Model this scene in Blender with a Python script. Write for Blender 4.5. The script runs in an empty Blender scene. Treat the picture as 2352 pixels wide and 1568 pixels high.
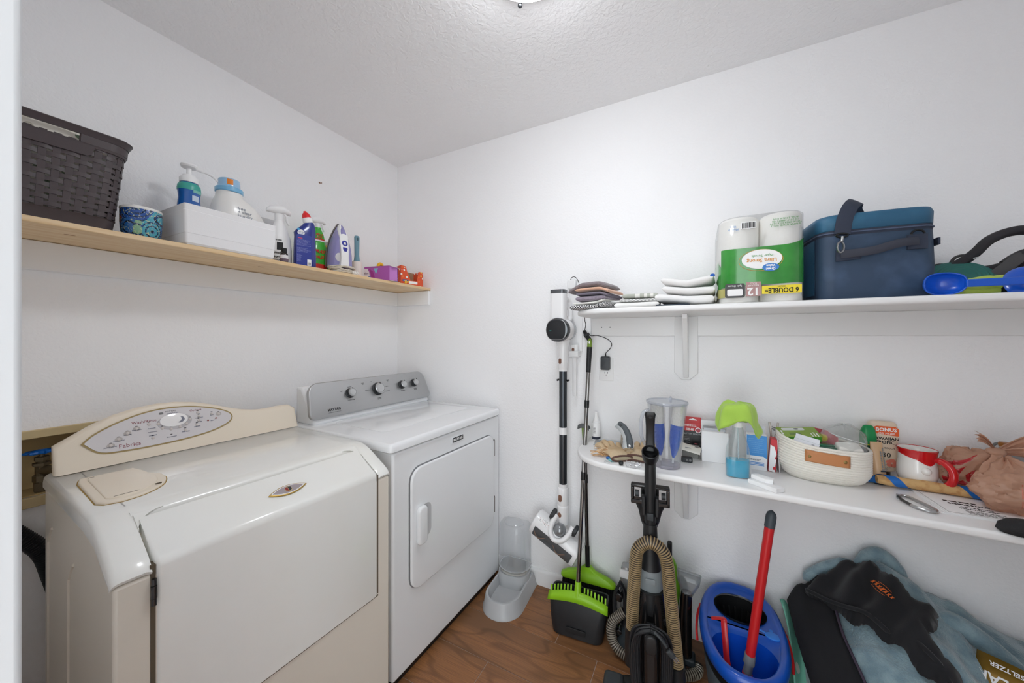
import bpy, bmesh, math, random
from mathutils import Vector, Matrix, Euler
random.seed(7)
S = bpy.context.scene
COL = S.collection
R = math.radians

# ---------------------------------------------------------------- camera
cam_d = bpy.data.cameras.new('camera')
cam = bpy.data.objects.new('camera', cam_d)
COL.objects.link(cam)
cam.location = (1.772, -1.753, 1.315)
cam.rotation_euler = (R(90), 0, R(27.49))
cam_d.sensor_width = 36.0
cam_d.lens = 818.6 / 2352 * 36.0
cam_d.shift_y = -11.0 / 2352
cam_d.clip_start = 0.01
S.camera = cam

# ---------------------------------------------------------------- world and exposure
w = bpy.data.worlds.new('world')
S.world = w
w.use_nodes = True
w.node_tree.nodes['Background'].inputs[0].default_value = (0.91, 0.97, 1.0, 1)
w.node_tree.nodes['Background'].inputs[1].default_value = 4.1
LAMP_STRENGTH = 27.5
S.cycles.max_bounces = 16
S.cycles.diffuse_bounces = 12
S.cycles.transparent_max_bounces = 24
S.view_settings.view_transform = 'Standard'
S.view_settings.look = 'None'
S.view_settings.gamma = 1.0
S.view_settings.use_curve_mapping = False
S.view_settings.exposure = 0.12

# ---------------------------------------------------------------- materials
def lin(h):
    h = h.lstrip('#')
    c = [int(h[i:i+2], 16) / 255 for i in (0, 2, 4)]
    return tuple((x / 12.92 if x <= 0.04045 else ((x + 0.055) / 1.055) ** 2.4) for x in c) + (1,)

MATS = {}
def mat(name, col, rough=0.5, metal=0.0, bump=None, var=None, trans=0.0, ior=1.45, alpha=1.0, coat=0.0,
        emit=None, sheen=0.0, spec=None, sss=0.0):
    """bump=(scale, strength, distance); var=(scale, colour2, low, high)"""
    if name in MATS:
        return MATS[name]
    m = bpy.data.materials.new(name)
    m.use_nodes = True
    nt = m.node_tree
    b = nt.nodes['Principled BSDF']
    c = lin(col) if isinstance(col, str) else tuple(col) + (1,)
    b.inputs['Base Color'].default_value = c
    b.inputs['Roughness'].default_value = rough
    b.inputs['Metallic'].default_value = metal
    b.inputs['IOR'].default_value = ior
    b.inputs['Alpha'].default_value = alpha
    b.inputs['Transmission Weight'].default_value = trans
    b.inputs['Coat Weight'].default_value = coat
    b.inputs['Sheen Weight'].default_value = sheen
    if spec is not None:
        b.inputs['Specular IOR Level'].default_value = spec
    if sss:
        b.inputs['Subsurface Weight'].default_value = sss
        b.inputs['Subsurface Radius'].default_value = (0.01, 0.01, 0.01)
    if emit:
        b.inputs['Emission Color'].default_value = lin(emit[0])
        b.inputs['Emission Strength'].default_value = emit[1]
    tc = None
    if bump or var:
        tc = nt.nodes.new('ShaderNodeTexCoord')
    if bump:
        n = nt.nodes.new('ShaderNodeTexNoise')
        n.inputs['Scale'].default_value = bump[0]
        n.inputs['Detail'].default_value = 3
        nt.links.new(tc.outputs['Object'], n.inputs['Vector'])
        bp = nt.nodes.new('ShaderNodeBump')
        bp.inputs['Strength'].default_value = bump[1]
        bp.inputs['Distance'].default_value = bump[2] if len(bump) > 2 else 0.002
        nt.links.new(n.outputs['Fac'], bp.inputs['Height'])
        nt.links.new(bp.outputs['Normal'], b.inputs['Normal'])
    if var:
        n = nt.nodes.new('ShaderNodeTexNoise')
        n.inputs['Scale'].default_value = var[0]
        n.inputs['Detail'].default_value = 4
        nt.links.new(tc.outputs['Object'], n.inputs['Vector'])
        r = nt.nodes.new('ShaderNodeValToRGB')
        r.color_ramp.elements[0].position = var[2]
        r.color_ramp.elements[0].color = c
        r.color_ramp.elements[1].position = var[3]
        r.color_ramp.elements[1].color = lin(var[1])
        nt.links.new(n.outputs['Fac'], r.inputs['Fac'])
        nt.links.new(r.outputs['Color'], b.inputs['Base Color'])
    MATS[name] = m
    return m

def clear(name, tint='#ffffff', haze=0.04, haze_col='#ffffff', rough=0.04, edge=0.25):
    """thin clear plastic or glass: see-through, a fresnel sheen and a little haze"""
    if name in MATS: return MATS[name]
    m = bpy.data.materials.new(name); m.use_nodes = True
    nt = m.node_tree; nt.nodes.clear()
    out = nt.nodes.new('ShaderNodeOutputMaterial')
    tr = nt.nodes.new('ShaderNodeBsdfTransparent'); tr.inputs['Color'].default_value = lin(tint)
    df = nt.nodes.new('ShaderNodeBsdfDiffuse'); df.inputs['Color'].default_value = lin(haze_col)
    gl = nt.nodes.new('ShaderNodeBsdfGlossy'); gl.inputs['Roughness'].default_value = rough
    m1 = nt.nodes.new('ShaderNodeMixShader'); m1.inputs[0].default_value = haze
    nt.links.new(tr.outputs[0], m1.inputs[1]); nt.links.new(df.outputs[0], m1.inputs[2])
    lw = nt.nodes.new('ShaderNodeLayerWeight'); lw.inputs['Blend'].default_value = edge*0.6
    mr = nt.nodes.new('ShaderNodeMath'); mr.operation = 'MULTIPLY_ADD'; mr.inputs[1].default_value = 0.55; mr.inputs[2].default_value = 0.03
    nt.links.new(lw.outputs['Facing'], mr.inputs[0])
    m2 = nt.nodes.new('ShaderNodeMixShader')
    nt.links.new(mr.outputs[0], m2.inputs[0]); nt.links.new(m1.outputs[0], m2.inputs[1]); nt.links.new(gl.outputs[0], m2.inputs[2])
    nt.links.new(m2.outputs[0], out.inputs['Surface'])
    MATS[name] = m
    return m

# ---------------------------------------------------------------- mesh builder
class MB:
    def __init__(self, T=None):
        self.v, self.f = [], []
        self.T = T or Matrix.Identity(4)
    def add(self, vs, fs, T=None):
        M_ = self.T @ T if T is not None else self.T
        o = len(self.v)
        self.v += [tuple(M_ @ Vector(p)) for p in vs]
        self.f += [tuple(i + o for i in f) for f in fs]
        return self
    def box(self, c, s, T=None, taper=1.0):
        x, y, z = s[0] / 2, s[1] / 2, s[2] / 2
        t = taper
        vs = [(-x, -y, -z), (x, -y, -z), (x, y, -z), (-x, y, -z), (-x*t, -y*t, z), (x*t, -y*t, z), (x*t, y*t, z), (-x*t, y*t, z)]
        vs = [(a + c[0], b + c[1], d + c[2]) for a, b, d in vs]
        return self.add(vs, [(0, 3, 2, 1), (4, 5, 6, 7), (0, 1, 5, 4), (1, 2, 6, 5), (2, 3, 7, 6), (3, 0, 4, 7)], T)
    def bx(self, x0, x1, y0, y1, z0, z1, T=None):
        return self.box(((x0+x1)/2, (y0+y1)/2, (z0+z1)/2), (abs(x1-x0), abs(y1-y0), abs(z1-z0)), T)
    def loft(self, rings, cap0=True, cap1=True, closed=True, T=None):
        """rings: list of equal-length point lists"""
        n = len(rings[0]); vs = [p for r in rings for p in r]; fs = []
        for i in range(len(rings) - 1):
            for j in range(n if closed else n - 1):
                k = (j + 1) % n
                fs.append((i*n+j, i*n+k, (i+1)*n+k, (i+1)*n+j))
        if cap0: fs.append(tuple(range(n - 1, -1, -1)))
        if cap1: fs.append(tuple((len(rings)-1)*n + j for j in range(n)))
        return self.add(vs, fs, T)
    def lathe(self, prof, seg=24, T=None, sx=1.0, sy=1.0, caps=True):
        """prof: list of (r, z)"""
        rings = [[(r*sx*math.cos(2*math.pi*j/seg), r*sy*math.sin(2*math.pi*j/seg), z) for j in range(seg)] for r, z in prof]
        return self.loft(rings, caps, caps, True, T)
    def cyl(self, p0, p1, r0, r1=None, seg=16, caps=True):
        return self.tube([p0, p1], [r0, r0 if r1 is None else r1], seg, caps)
    def tube(self, path, rad, seg=10, caps=True, flat=1.0, up=None):
        """sweep a circle (flat = ratio of 2nd axis) along a path"""
        P_ = [Vector(p) for p in path]
        n = len(P_)
        if not isinstance(rad, (list, tuple)): rad = [rad] * n
        rings = []
        tang = []
        for i in range(n):
            a = P_[max(i-1, 0)]; b = P_[min(i+1, n-1)]
            t = (b - a)
            tang.append(t.normalized() if t.length > 1e-9 else Vector((0, 0, 1)))
        u = Vector(up) if up else (Vector((0, 0, 1)) if abs(tang[0].z) < 0.9 else Vector((1, 0, 0)))
        for i in range(n):
            t = tang[i]
            u = (u - t * u.dot(t))
            if u.length < 1e-6: u = t.orthogonal()
            u.normalize()
            w_ = t.cross(u)
            rings.append([tuple(P_[i] + (u * math.cos(2*math.pi*j/seg) * flat + w_ * math.sin(2*math.pi*j/seg)) * rad[i]) for j in range(seg)])
        return self.loft(rings, caps, caps)
    def prism(self, outline, h, T=None, z0=0.0):
        """outline in XY extruded along Z"""
        return self.loft([[(x, y, z0) for x, y in outline], [(x, y, z0 + h) for x, y in outline]], T=T)
    def slab(self, outline, h, r=0.004, T=None, z0=0.0, seg=3):
        """prism with rounded top/bottom edges: the outline shrinks toward its inside"""
        rings = []
        for k in range(seg + 1):
            a = math.pi/2 * k / seg
            rings.append((r*(1-math.sin(a)), z0 + r*(1-math.cos(a))))
        rr = rings + [(o, z0*2 + h - z) for o, z in reversed(rings)]
        return self.loft([[(x, y, z) for x, y in inset(outline, o)] for o, z in rr], T=T)
    def grid(self, fn, nu, nv, T=None, closed_u=False):
        vs = [fn(i/(nu-1 if not closed_u else nu), j/(nv-1)) for j in range(nv) for i in range(nu)]
        fs = []
        for j in range(nv-1):
            for i in range(nu if closed_u else nu-1):
                k = (i+1) % nu
                fs.append((j*nu+i, j*nu+k, (j+1)*nu+k, (j+1)*nu+i))
        return self.add(vs, fs, T)
    def sphere(self, c, r, seg=16, rings=10, s=(1, 1, 1), T=None):
        prof = [(max(1e-4, math.sin(math.pi*k/rings)), -math.cos(math.pi*k/rings)) for k in range(rings+1)]
        vs = [[(c[0]+r*s[0]*a*math.cos(2*math.pi*j/seg), c[1]+r*s[1]*a*math.sin(2*math.pi*j/seg), c[2]+r*s[2]*z) for j in range(seg)] for a, z in prof]
        return self.loft(vs, True, True, True, T)
    def build(self, name, m, parent=None, bevel=0.0, seg=2, smooth=35, subsurf=0, solid=0.0, weld=False):
        me = bpy.data.meshes.new(name)
        me.from_pydata(self.v, [], self.f)
        bm = bmesh.new(); bm.from_mesh(me)
        if weld: bmesh.ops.remove_doubles(bm, verts=bm.verts, dist=1e-5)
        bmesh.ops.recalc_face_normals(bm, faces=bm.faces)
        bm.to_mesh(me); bm.free()
        me.materials.append(m)
        me.polygons.foreach_set('use_smooth', [True] * len(me.polygons))
        me.set_sharp_from_angle(angle=R(smooth))
        o = bpy.data.objects.new(name, me)
        COL.objects.link(o)
        if parent is not None: attach(o, parent)
        if solid:
            k = o.modifiers.new('solid', 'SOLIDIFY'); k.thickness = solid; k.offset = 0
        if bevel:
            k = o.modifiers.new('bevel', 'BEVEL'); k.width = bevel; k.segments = seg; k.limit_method = 'ANGLE'; k.angle_limit = R(40)
            k.harden_normals = False
        if subsurf:
            k = o.modifiers.new('subsurf', 'SUBSURF'); k.levels = subsurf; k.render_levels = subsurf
        return o

def attach(o, parent):
    """parent with coordinates of the mesh kept as parent-local"""
    o.parent = parent

def inset(outline, d):
    if abs(d) < 1e-9: return list(outline)
    n = len(outline); out = []
    area = sum(outline[i][0]*outline[(i+1) % n][1] - outline[(i+1) % n][0]*outline[i][1] for i in range(n))
    s = 1 if area > 0 else -1
    for i in range(n):
        p0 = Vector(outline[i-1]); p1 = Vector(outline[i]); p2 = Vector(outline[(i+1) % n])
        e1 = (p1-p0); e2 = (p2-p1)
        if e1.length < 1e-9 or e2.length < 1e-9:
            out.append(tuple(p1)); continue
        e1.normalize(); e2.normalize()
        n1 = Vector((-e1.y, e1.x))*s; n2 = Vector((-e2.y, e2.x))*s
        m_ = n1 + n2
        L_ = max(0.5, m_.dot(m_) / 2)
        out.append(tuple(p1 + m_ * (d / L_)))
    return out

def rrect(w_, h, r, seg=5, cx=0, cy=0):
    """rounded rectangle outline centred at cx, cy; r a number or 4 (br, tr, tl, bl)"""
    rs = r if isinstance(r, (list, tuple)) else [r]*4
    out = []
    for (sx, sy, a0), q in zip(((1, -1, -90), (1, 1, 0), (-1, 1, 90), (-1, -1, 180)), rs):
        x, y = cx + sx*(w_/2-q), cy + sy*(h/2-q)
        for k in range(seg+1):
            a = R(a0 + 90*k/seg)
            out.append((x+q*math.cos(a), y+q*math.sin(a)))
    return out

def ell(a, b, seg=24, cx=0, cy=0, p=2.0):
    out = []
    for k in range(seg):
        t = 2*math.pi*k/seg
        c, s = math.cos(t), math.sin(t)
        out.append((cx + a*math.copysign(abs(c)**(2/p), c), cy + b*math.copysign(abs(s)**(2/p), s)))
    return out

def spline(pts, n=8):
    """Catmull-Rom through points"""
    P_ = [Vector(p) for p in pts]; out = []
    for i in range(len(P_)-1):
        p0 = P_[max(i-1, 0)]; p1 = P_[i]; p2 = P_[i+1]; p3 = P_[min(i+2, len(P_)-1)]
        for k in range(n):
            t = k/n
            out.append(0.5*((2*p1) + (p2-p0)*t + (2*p0-5*p1+4*p2-p3)*t*t + (3*p1-p0-3*p2+p3)*t**3))
    out.append(P_[-1])
    return [tuple(p) for p in out]

def Tm(loc=(0, 0, 0), rot=(0, 0, 0), sc=1.0):
    return Matrix.Translation(loc) @ Euler([R(a) for a in rot]).to_matrix().to_4x4() @ Matrix.Scale(sc, 4)

def frame(o, x, y, z):
    """matrix whose axes are the given vectors"""
    x, y, z = Vector(x).normalized(), Vector(y).normalized(), Vector(z).normalized()
    return Matrix(((x.x, y.x, z.x, o[0]), (x.y, y.y, z.y, o[1]), (x.z, y.z, z.z, o[2]), (0, 0, 0, 1)))

def thing(name, label, cat, loc=(0, 0, 0), rotz=0.0, group=None, rot=None):
    o = bpy.data.objects.new(name, None)
    o.empty_display_size = 0.05
    COL.objects.link(o)
    o.location = loc
    o.rotation_euler = tuple(R(a) for a in rot) if rot else (0, 0, R(rotz))
    o['label'] = label; o['category'] = cat
    if group: o['group'] = group
    return o

def tag(o, label, cat, group=None):
    o['label'] = label; o['category'] = cat
    if group: o['group'] = group
    return o

def structure(o, label, cat):
    o['kind'] = 'structure'; o['label'] = label; o['category'] = cat
    return o

def text(s, size, m, parent, T, name='lettering', depth=0.0003, align='CENTER', shear=0.0, sx=1.0, bold=0.0):
    """flat lettering as a mesh; local x = reading direction, y = up, z = off the surface"""
    c = bpy.data.curves.new(name, 'FONT')
    c.body = s; c.size = size; c.extrude = depth; c.align_x = align; c.align_y = 'CENTER'
    c.shear = shear; c.offset = bold; c.resolution_u = 2
    t = bpy.data.objects.new('tmp_text', c)
    COL.objects.link(t)
    dg = bpy.context.evaluated_depsgraph_get()
    me = bpy.data.meshes.new_from_object(t.evaluated_get(dg))
    bpy.data.objects.remove(t); bpy.data.curves.remove(c)
    me.transform(T @ Matrix.Diagonal((sx, 1, 1, 1)))
    me.materials.clear(); me.materials.append(m)
    me.name = name
    o = bpy.data.objects.new(name, me)
    COL.objects.link(o)
    if parent is not None: o.parent = parent
    return o

def fabric_noise(x, y, z, k=1.0):
    from mathutils import noise
    return noise.noise(Vector((x*k, y*k, z*k)))

def marks(parent, m, T, w_, rows, pitch, h, seedv=1, name='small_print', skew=0.0):
    """print too small to read: rows of word-long dashes in the plane of T"""
    rnd = random.Random(seedv); q = MB(T)
    for k in range(rows):
        x = -w_/2; end = w_/2 - rnd.random()*w_*0.3
        while x < end:
            ww = h*(1.0 + rnd.random()*2.2)
            q.bx(x, min(x+ww, end), -k*pitch-h/2, -k*pitch+h/2, 0, 0.0003); x += ww + h*0.55
    o = q.build(name, m, parent); o['kind'] = 'stuff'
    return o

# common materials
WHITE_PLASTIC = mat('white_plastic', '#f0f0f0', 0.35)
WHITE_PAINT = mat('white_paint', '#f2f2f2', 0.35, bump=(25, 0.12, 0.002))
BLACK_PLASTIC = mat('black_plastic', '#17181a', 0.38)
DARK_PLASTIC = mat('dark_grey_plastic', '#2b2e31', 0.45)
GREY_PLASTIC = mat('grey_plastic', '#7a7d80', 0.45)
CHROME = mat('brushed_steel', '#b9babb', 0.28, metal=1.0)
DARK_METAL = mat('dark_metal', '#55575a', 0.35, metal=1.0)
BLACK_PRINT = mat('black_print', '#1c1c1e', 0.6)
WHITE_PRINT = mat('white_print', '#f5f5f5', 0.6)
GREY_PRINT = mat('grey_print', '#777777', 0.6)
# ================================================================ ROOM
def wall_material(name, col, sc, strength, dist):
    m = mat(name, col, 0.62)
    nt = m.node_tree; b = nt.nodes['Principled BSDF']
    tc = nt.nodes.new('ShaderNodeTexCoord')
    n1 = nt.nodes.new('ShaderNodeTexNoise'); n1.inputs['Scale'].default_value = sc; n1.inputs['Detail'].default_value = 2
    n1.inputs['Distortion'].default_value = 0.6
    nt.links.new(tc.outputs['Object'], n1.inputs['Vector'])
    bp = nt.nodes.new('ShaderNodeBump'); bp.inputs['Strength'].default_value = strength; bp.inputs['Distance'].default_value = dist
    nt.links.new(n1.outputs['Fac'], bp.inputs['Height'])
    nt.links.new(bp.outputs['Normal'], b.inputs['Normal'])
    return m
WALL = wall_material('wall_paint_orange_peel', '#f6f6f7', 95, 0.35, 0.004)
CEIL = wall_material('ceiling_paint_knockdown', '#f4f4f5', 60, 0.6, 0.006)
TRIM = mat('trim_white_gloss', '#f0f0f0', 0.3, bump=(18, 0.08, 0.003))

XR, YF = 3.05, -1.692          # right wall, front wall inner faces
HC = 2.44
structure(MB().bx(-0.12, XR+0.12, 0, 0.12, 0, HC).build('wall_back', WALL), 'white orange-peel wall that carries the two painted shelves', 'wall')
# left wall has the recess of the valve box cut out
wl = MB()
by0, by1, bz0, bz1 = -1.640, -1.290, 0.835, 1.020
wl.bx(-0.12, 0, YF-0.12, by0, 0, HC); wl.bx(-0.12, 0, by1, 0, 0, HC)
wl.bx(-0.12, 0, by0, by1, 0, bz0); wl.bx(-0.12, 0, by0, by1, bz1, HC)
wlo = structure(wl.build('wall_left', WALL), 'white orange-peel wall behind the washer and dryer', 'wall')
structure(MB().bx(XR, XR+0.12, YF-0.12, 0, 0, HC).build('wall_right', WALL), 'white wall out of view on the right', 'wall')
wf = MB()
wf.bx(0, 1.33, YF-0.12, YF, 0, HC); wf.bx(2.08, 3.72, YF-0.12, YF, 0, HC); wf.bx(1.33, 2.08, YF-0.12, YF, 2.06, HC)
structure(wf.build('wall_front', WALL), 'white wall with the doorway the view looks through', 'wall')
structure(MB().bx(-0.12, XR+0.12, YF-0.12, 0.12, HC, HC+0.1).build('ceiling', CEIL), 'white knockdown textured ceiling', 'ceiling')

# unseen hallway, added to shape the light from the doorway; far end open
structure(MB().bx(1.08, 1.20, -3.4, YF-0.12, 0, HC).build('wall_added_left', WALL), 'unseen white wall added beyond the doorway to shape light, left side', 'wall')
structure(MB().bx(3.60, 3.72, -3.4, YF-0.12, 0, HC).build('wall_added_right', WALL), 'unseen white wall added beyond the doorway to shape light, right side', 'wall')
structure(MB().bx(1.08, 3.72, -3.4, YF-0.12, HC, HC+0.1).build('ceiling_added', CEIL), 'unseen white ceiling added beyond the doorway to shape light', 'ceiling')

# old nail hole high on the left wall
nh = MB(frame((0.0004, -0.5515, 2.128), (0, 1, 0), (0, 0, 1), (1, 0, 0)))
nh.prism(ell(0.006, 0.004, 9), 0.001); nh.prism(ell(0.003, 0.004, 7, 0.010, 0.003), 0.001)
nh.build('nail_hole', mat('torn_drywall', '#8a6a55', 0.9), wlo)

# ---- floor: wood-look planks with pale grout joints
def plank_material():
    m = bpy.data.materials.new('wood_plank_tile'); m.use_nodes = True
    nt = m.node_tree; b = nt.nodes['Principled BSDF']
    tc = nt.nodes.new('ShaderNodeTexCoord'); oi = nt.nodes.new('ShaderNodeObjectInfo')
    mul = nt.nodes.new('ShaderNodeVectorMath'); mul.operation = 'MULTIPLY_ADD'
    cb = nt.nodes.new('ShaderNodeCombineXYZ')
    sc = nt.nodes.new('ShaderNodeMath'); sc.operation = 'MULTIPLY'; sc.inputs[1].default_value = 37.0
    nt.links.new(oi.outputs['Random'], sc.inputs[0])
    for k in range(3): nt.links.new(sc.outputs[0], cb.inputs[k])
    nt.links.new(tc.outputs['Object'], mul.inputs[0]); mul.inputs[1].default_value = (1.6, 7.0, 1.0)
    nt.links.new(cb.outputs[0], mul.inputs[2])
    n1 = nt.nodes.new('ShaderNodeTexNoise'); n1.inputs['Scale'].default_value = 1.25; n1.inputs['Detail'].default_value = 1.0
    nt.links.new(mul.outputs[0], n1.inputs['Vector'])
    # contour lines of a smooth field read as cathedral grain
    m2 = nt.nodes.new('ShaderNodeMath'); m2.operation = 'MULTIPLY'; m2.inputs[1].default_value = 38.0
    nt.links.new(n1.outputs['Fac'], m2.inputs[0])
    sn = nt.nodes.new('ShaderNodeMath'); sn.operation = 'SINE'; nt.links.new(m2.outputs[0], sn.inputs[0])
    mr = nt.nodes.new('ShaderNodeMapRange'); mr.inputs[1].default_value = 0.55; mr.inputs[2].default_value = 1.0
    mr.inputs[3].default_value = 0.0; mr.inputs[4].default_value = 0.42
    nt.links.new(sn.outputs[0], mr.inputs[0])
    fine = nt.nodes.new('ShaderNodeTexNoise'); fine.inputs['Scale'].default_value = 14.0; fine.inputs['Detail'].default_value = 5
    st = nt.nodes.new('ShaderNodeVectorMath'); st.operation = 'MULTIPLY'; st.inputs[1].default_value = (0.35, 4.0, 1)
    nt.links.new(mul.outputs[0], st.inputs[0]); nt.links.new(st.outputs[0], fine.inputs['Vector'])
    rp = nt.nodes.new('ShaderNodeValToRGB')
    rp.color_ramp.elements[0].position = 0.3; rp.color_ramp.elements[0].color = lin('#80563a')
    rp.color_ramp.elements[1].position = 0.7; rp.color_ramp.elements[1].color = lin('#a87244')
    nt.links.new(fine.outputs['Fac'], rp.inputs['Fac'])
    big = nt.nodes.new('ShaderNodeTexNoise'); big.inputs['Scale'].default_value = 0.9; big.inputs['Detail'].default_value = 2
    nt.links.new(mul.outputs[0], big.inputs['Vector'])
    mx0 = nt.nodes.new('ShaderNodeMix'); mx0.data_type = 'RGBA'
    mr0 = nt.nodes.new('ShaderNodeMapRange'); mr0.inputs[1].default_value = 0.4; mr0.inputs[2].default_value = 0.65
    nt.links.new(big.outputs['Fac'], mr0.inputs[0]); nt.links.new(mr0.outputs[0], mx0.inputs['Factor'])
    nt.links.new(rp.outputs['Color'], mx0.inputs['A']); mx0.inputs['B'].default_value = lin('#7d5739')
    mx = nt.nodes.new('ShaderNodeMix'); mx.data_type = 'RGBA'
    nt.links.new(mr.outputs[0], mx.inputs['Factor']); nt.links.new(mx0.outputs['Result'], mx.inputs['A'])
    mx.inputs['B'].default_value = lin('#573a25')
    nt.links.new(mx.outputs['Result'], b.inputs['Base Color'])
    b.inputs['Roughness'].default_value = 0.38
    bp = nt.nodes.new('ShaderNodeBump'); bp.inputs['Strength'].default_value = 0.08; bp.inputs['Distance'].default_value = 0.001
    nt.links.new(fine.outputs['Fac'], bp.inputs['Height']); nt.links.new(bp.outputs['Normal'], b.inputs['Normal'])
    return m
PLANK = plank_material()
floor = structure(MB().bx(-0.12, 3.72, -3.4, 0.12, -0.06, -0.0015).build('floor', mat('pale_grout', '#a89a92', 0.8)), 'brown wood-look plank tile floor with pale grout lines', 'floor')
PL_, PW_ = 0.92, 0.208
src = None
for r_ in range(-1, 16):
    y1 = -0.101 - r_*PW_; y0 = y1 - PW_
    joint = {-1: 0.72, 0: 1.229, 1: 1.411, 2: 1.02, 3: 1.62}.get(r_, 0.7 + 0.37*((r_*0.618) % 1)*2.4)
    xs = [joint + k*PL_ for k in range(-3, 4)]
    for xa in xs:
        a, bx_ = max(xa, -0.02), min(xa+PL_, XR+0.02)
        if bx_ - a < 0.05: continue
        yt = min(y1, 0.02)
        mb = MB(); mb.bx(-(bx_-a)/2+0.0013, (bx_-a)/2-0.0013, -(yt-y0)/2+0.0013, (yt-y0)/2-0.0013, -0.008, 0.0)
        o = mb.build('plank', PLANK, floor)
        o.location = ((a+bx_)/2, (yt+y0)/2, 0)

bb = MB()
bb.loft([[(x, 0, 0), (x, -0.013, 0), (x, -0.013, 0.068), (x, -0.009, 0.079), (x, -0.004, 0.083), (x, 0, 0.083)] for x in (0, XR)])
structure(bb.build('baseboard_back', TRIM), 'low white baseboard along the wall under the painted shelves', 'baseboard')

# ---- door jamb at the left edge of the view
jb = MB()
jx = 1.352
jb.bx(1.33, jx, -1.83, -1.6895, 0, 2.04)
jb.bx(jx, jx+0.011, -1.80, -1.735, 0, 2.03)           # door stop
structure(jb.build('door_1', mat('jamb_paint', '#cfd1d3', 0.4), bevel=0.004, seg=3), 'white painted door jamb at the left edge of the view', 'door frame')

# ---- ceiling lamp
lamp = thing('ceiling_lamp', 'round white glass flush ceiling lamp with metal clip knobs, lit', 'lamp', (1.345, -0.84, HC))
MB().lathe([(0.05, 0), (0.165, 0), (0.172, -0.012), (0.165, -0.024), (0.05, -0.024)], 40).build('lamp_pan', WHITE_PAINT, lamp)
MB().lathe([(0.150, -0.024), (0.150, -0.034), (0.135, -0.055), (0.10, -0.076), (0.05, -0.089), (0.0005, -0.092)], 40, caps=False).build('lamp_shade', mat('lit_opal_glass', '#ffffff', 0.4, emit=('#f8fbff', LAMP_STRENGTH)), lamp)
MB().lathe([(0.149, -0.022), (0.156, -0.024), (0.156, -0.034), (0.149, -0.036)], 40, caps=False).build('rim', CHROME, lamp)
for k in range(3):
    a = R(123 + 120*k)
    MB(Tm((0.166*math.cos(a), 0.166*math.sin(a), -0.036))).sphere((0, 0, 0), 0.008).cyl((0, 0, 0), (0, 0, 0.016), 0.003).build('clip_knob', DARK_METAL, lamp)
# ================================================================ WASHER
# local frame of both machines: x = along the front (left to right), y = out of the wall (front = 0), z = up
def machine(name, label, cat, f0, yaw):
    a = R(yaw)
    o = thing(name, label, cat)
    # local x -> (sin a, cos a), local y -> (cos a, -sin a), z up is left-handed, so use x -> width reversed instead
    o.matrix_world = frame((f0[0], f0[1], 0), (math.cos(a), -math.sin(a), 0), (math.sin(a), math.cos(a), 0), (0, 0, 1))
    return o
# local: x = outwards (n), y = along the width (u), z = up
BISQUE = mat('bisque_enamel', '#eeefec', 0.22, coat=0.3, var=(3.0, '#ecebe5', 0.35, 0.7))
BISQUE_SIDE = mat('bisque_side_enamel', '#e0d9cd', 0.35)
BISQUE_PL = mat('aged_bisque_plastic', '#eadfcd', 0.32)
GAP = mat('dark_gap', '#5d5243', 0.8)
washer = machine('washing_machine', 'bisque front loading washing machine with curved control console', 'washing machine', (0.785, -1.506), 3.0)
WW = 0.662
# body: sides, front apron and back as one shell
b = MB()
side = [(-0.655, 0.02), (-0.655, 0.905), (-0.15, 0.905), (-0.085, 0.885), (-0.02, 0.833), (0.0, 0.833), (0.0, 0.02)]
b.loft([[(x, y, z) for x, z in side] for y in (0.004, WW-0.004)])
b.build('body', BISQUE_SIDE, washer, bevel=0.006)
# pressed ribs of the left side panel
for k, (n0, zt) in enumerate(((-0.60, 0.80), (-0.36, 0.78))):
    rb = MB(); rb.tube(spline([(n0, 0.004, 0.05), (n0, 0.004, zt-0.12), (n0+0.012, 0.004, zt-0.04), (n0+0.05, 0.004, zt)], 6), 0.004, 6)
    rb.build('side_rib', BISQUE_SIDE, washer)
# top with the opening for the door cut in its sloped front
prof_top = [(-0.655, 0.912), (-0.640, 0.928), (-0.30, 0.931), (-0.17, 0.930), (-0.135, 0.926), (-0.10, 0.912), (-0.02, 0.866), (-0.004, 0.853), (0.003, 0.842), (0.0, 0.836)]
def top_ring(y, d, e=0.0):
    if d < 0:      # inner edge beside the door: only the sloped part drops
        return [(x, y, z + (d if x > -0.128 else 0)) for x, z in prof_top]
    return [(x + (e if x < -0.6 else 0) - (d*0.6 if x > -0.12 else 0), y, z - d) for x, z in prof_top]
low = [(-0.655, 0.890), (-0.2, 0.890), (-0.11, 0.88), (-0.03, 0.84), (-0.012, 0.836)]
t = MB()
for ya, yb in ((0.0, 0.058), (0.612, WW)):
    ys = []
    for k, q in ((0, 0.010), (0.003, 0.004), (0.010, 0.0)):
        pass
    if ya == 0.0:
        st = [(0.0, 0.010), (0.003, 0.004), (0.010, 0.0), (0.050, 0.0), (0.058, -0.004)]
    else:
        st = [(0.612, -0.004), (0.620, 0.0), (WW-0.010, 0.0), (WW-0.003, 0.004), (WW, 0.010)]
    t.loft([top_ring(y, d) + [(x, y, z) for x, z in reversed(low)] for y, d in st])
mid = [(-0.655, 0.912), (-0.640, 0.928), (-0.30, 0.931), (-0.17, 0.930), (-0.128, 0.925), (-0.118, 0.915), (-0.118, 0.885), (-0.2, 0.880), (-0.655, 0.880)]
t.loft([[(x, y, z) for x, z in mid] for y in (0.055, 0.615)])
t.build('top', BISQUE, washer, smooth=50)
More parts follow.
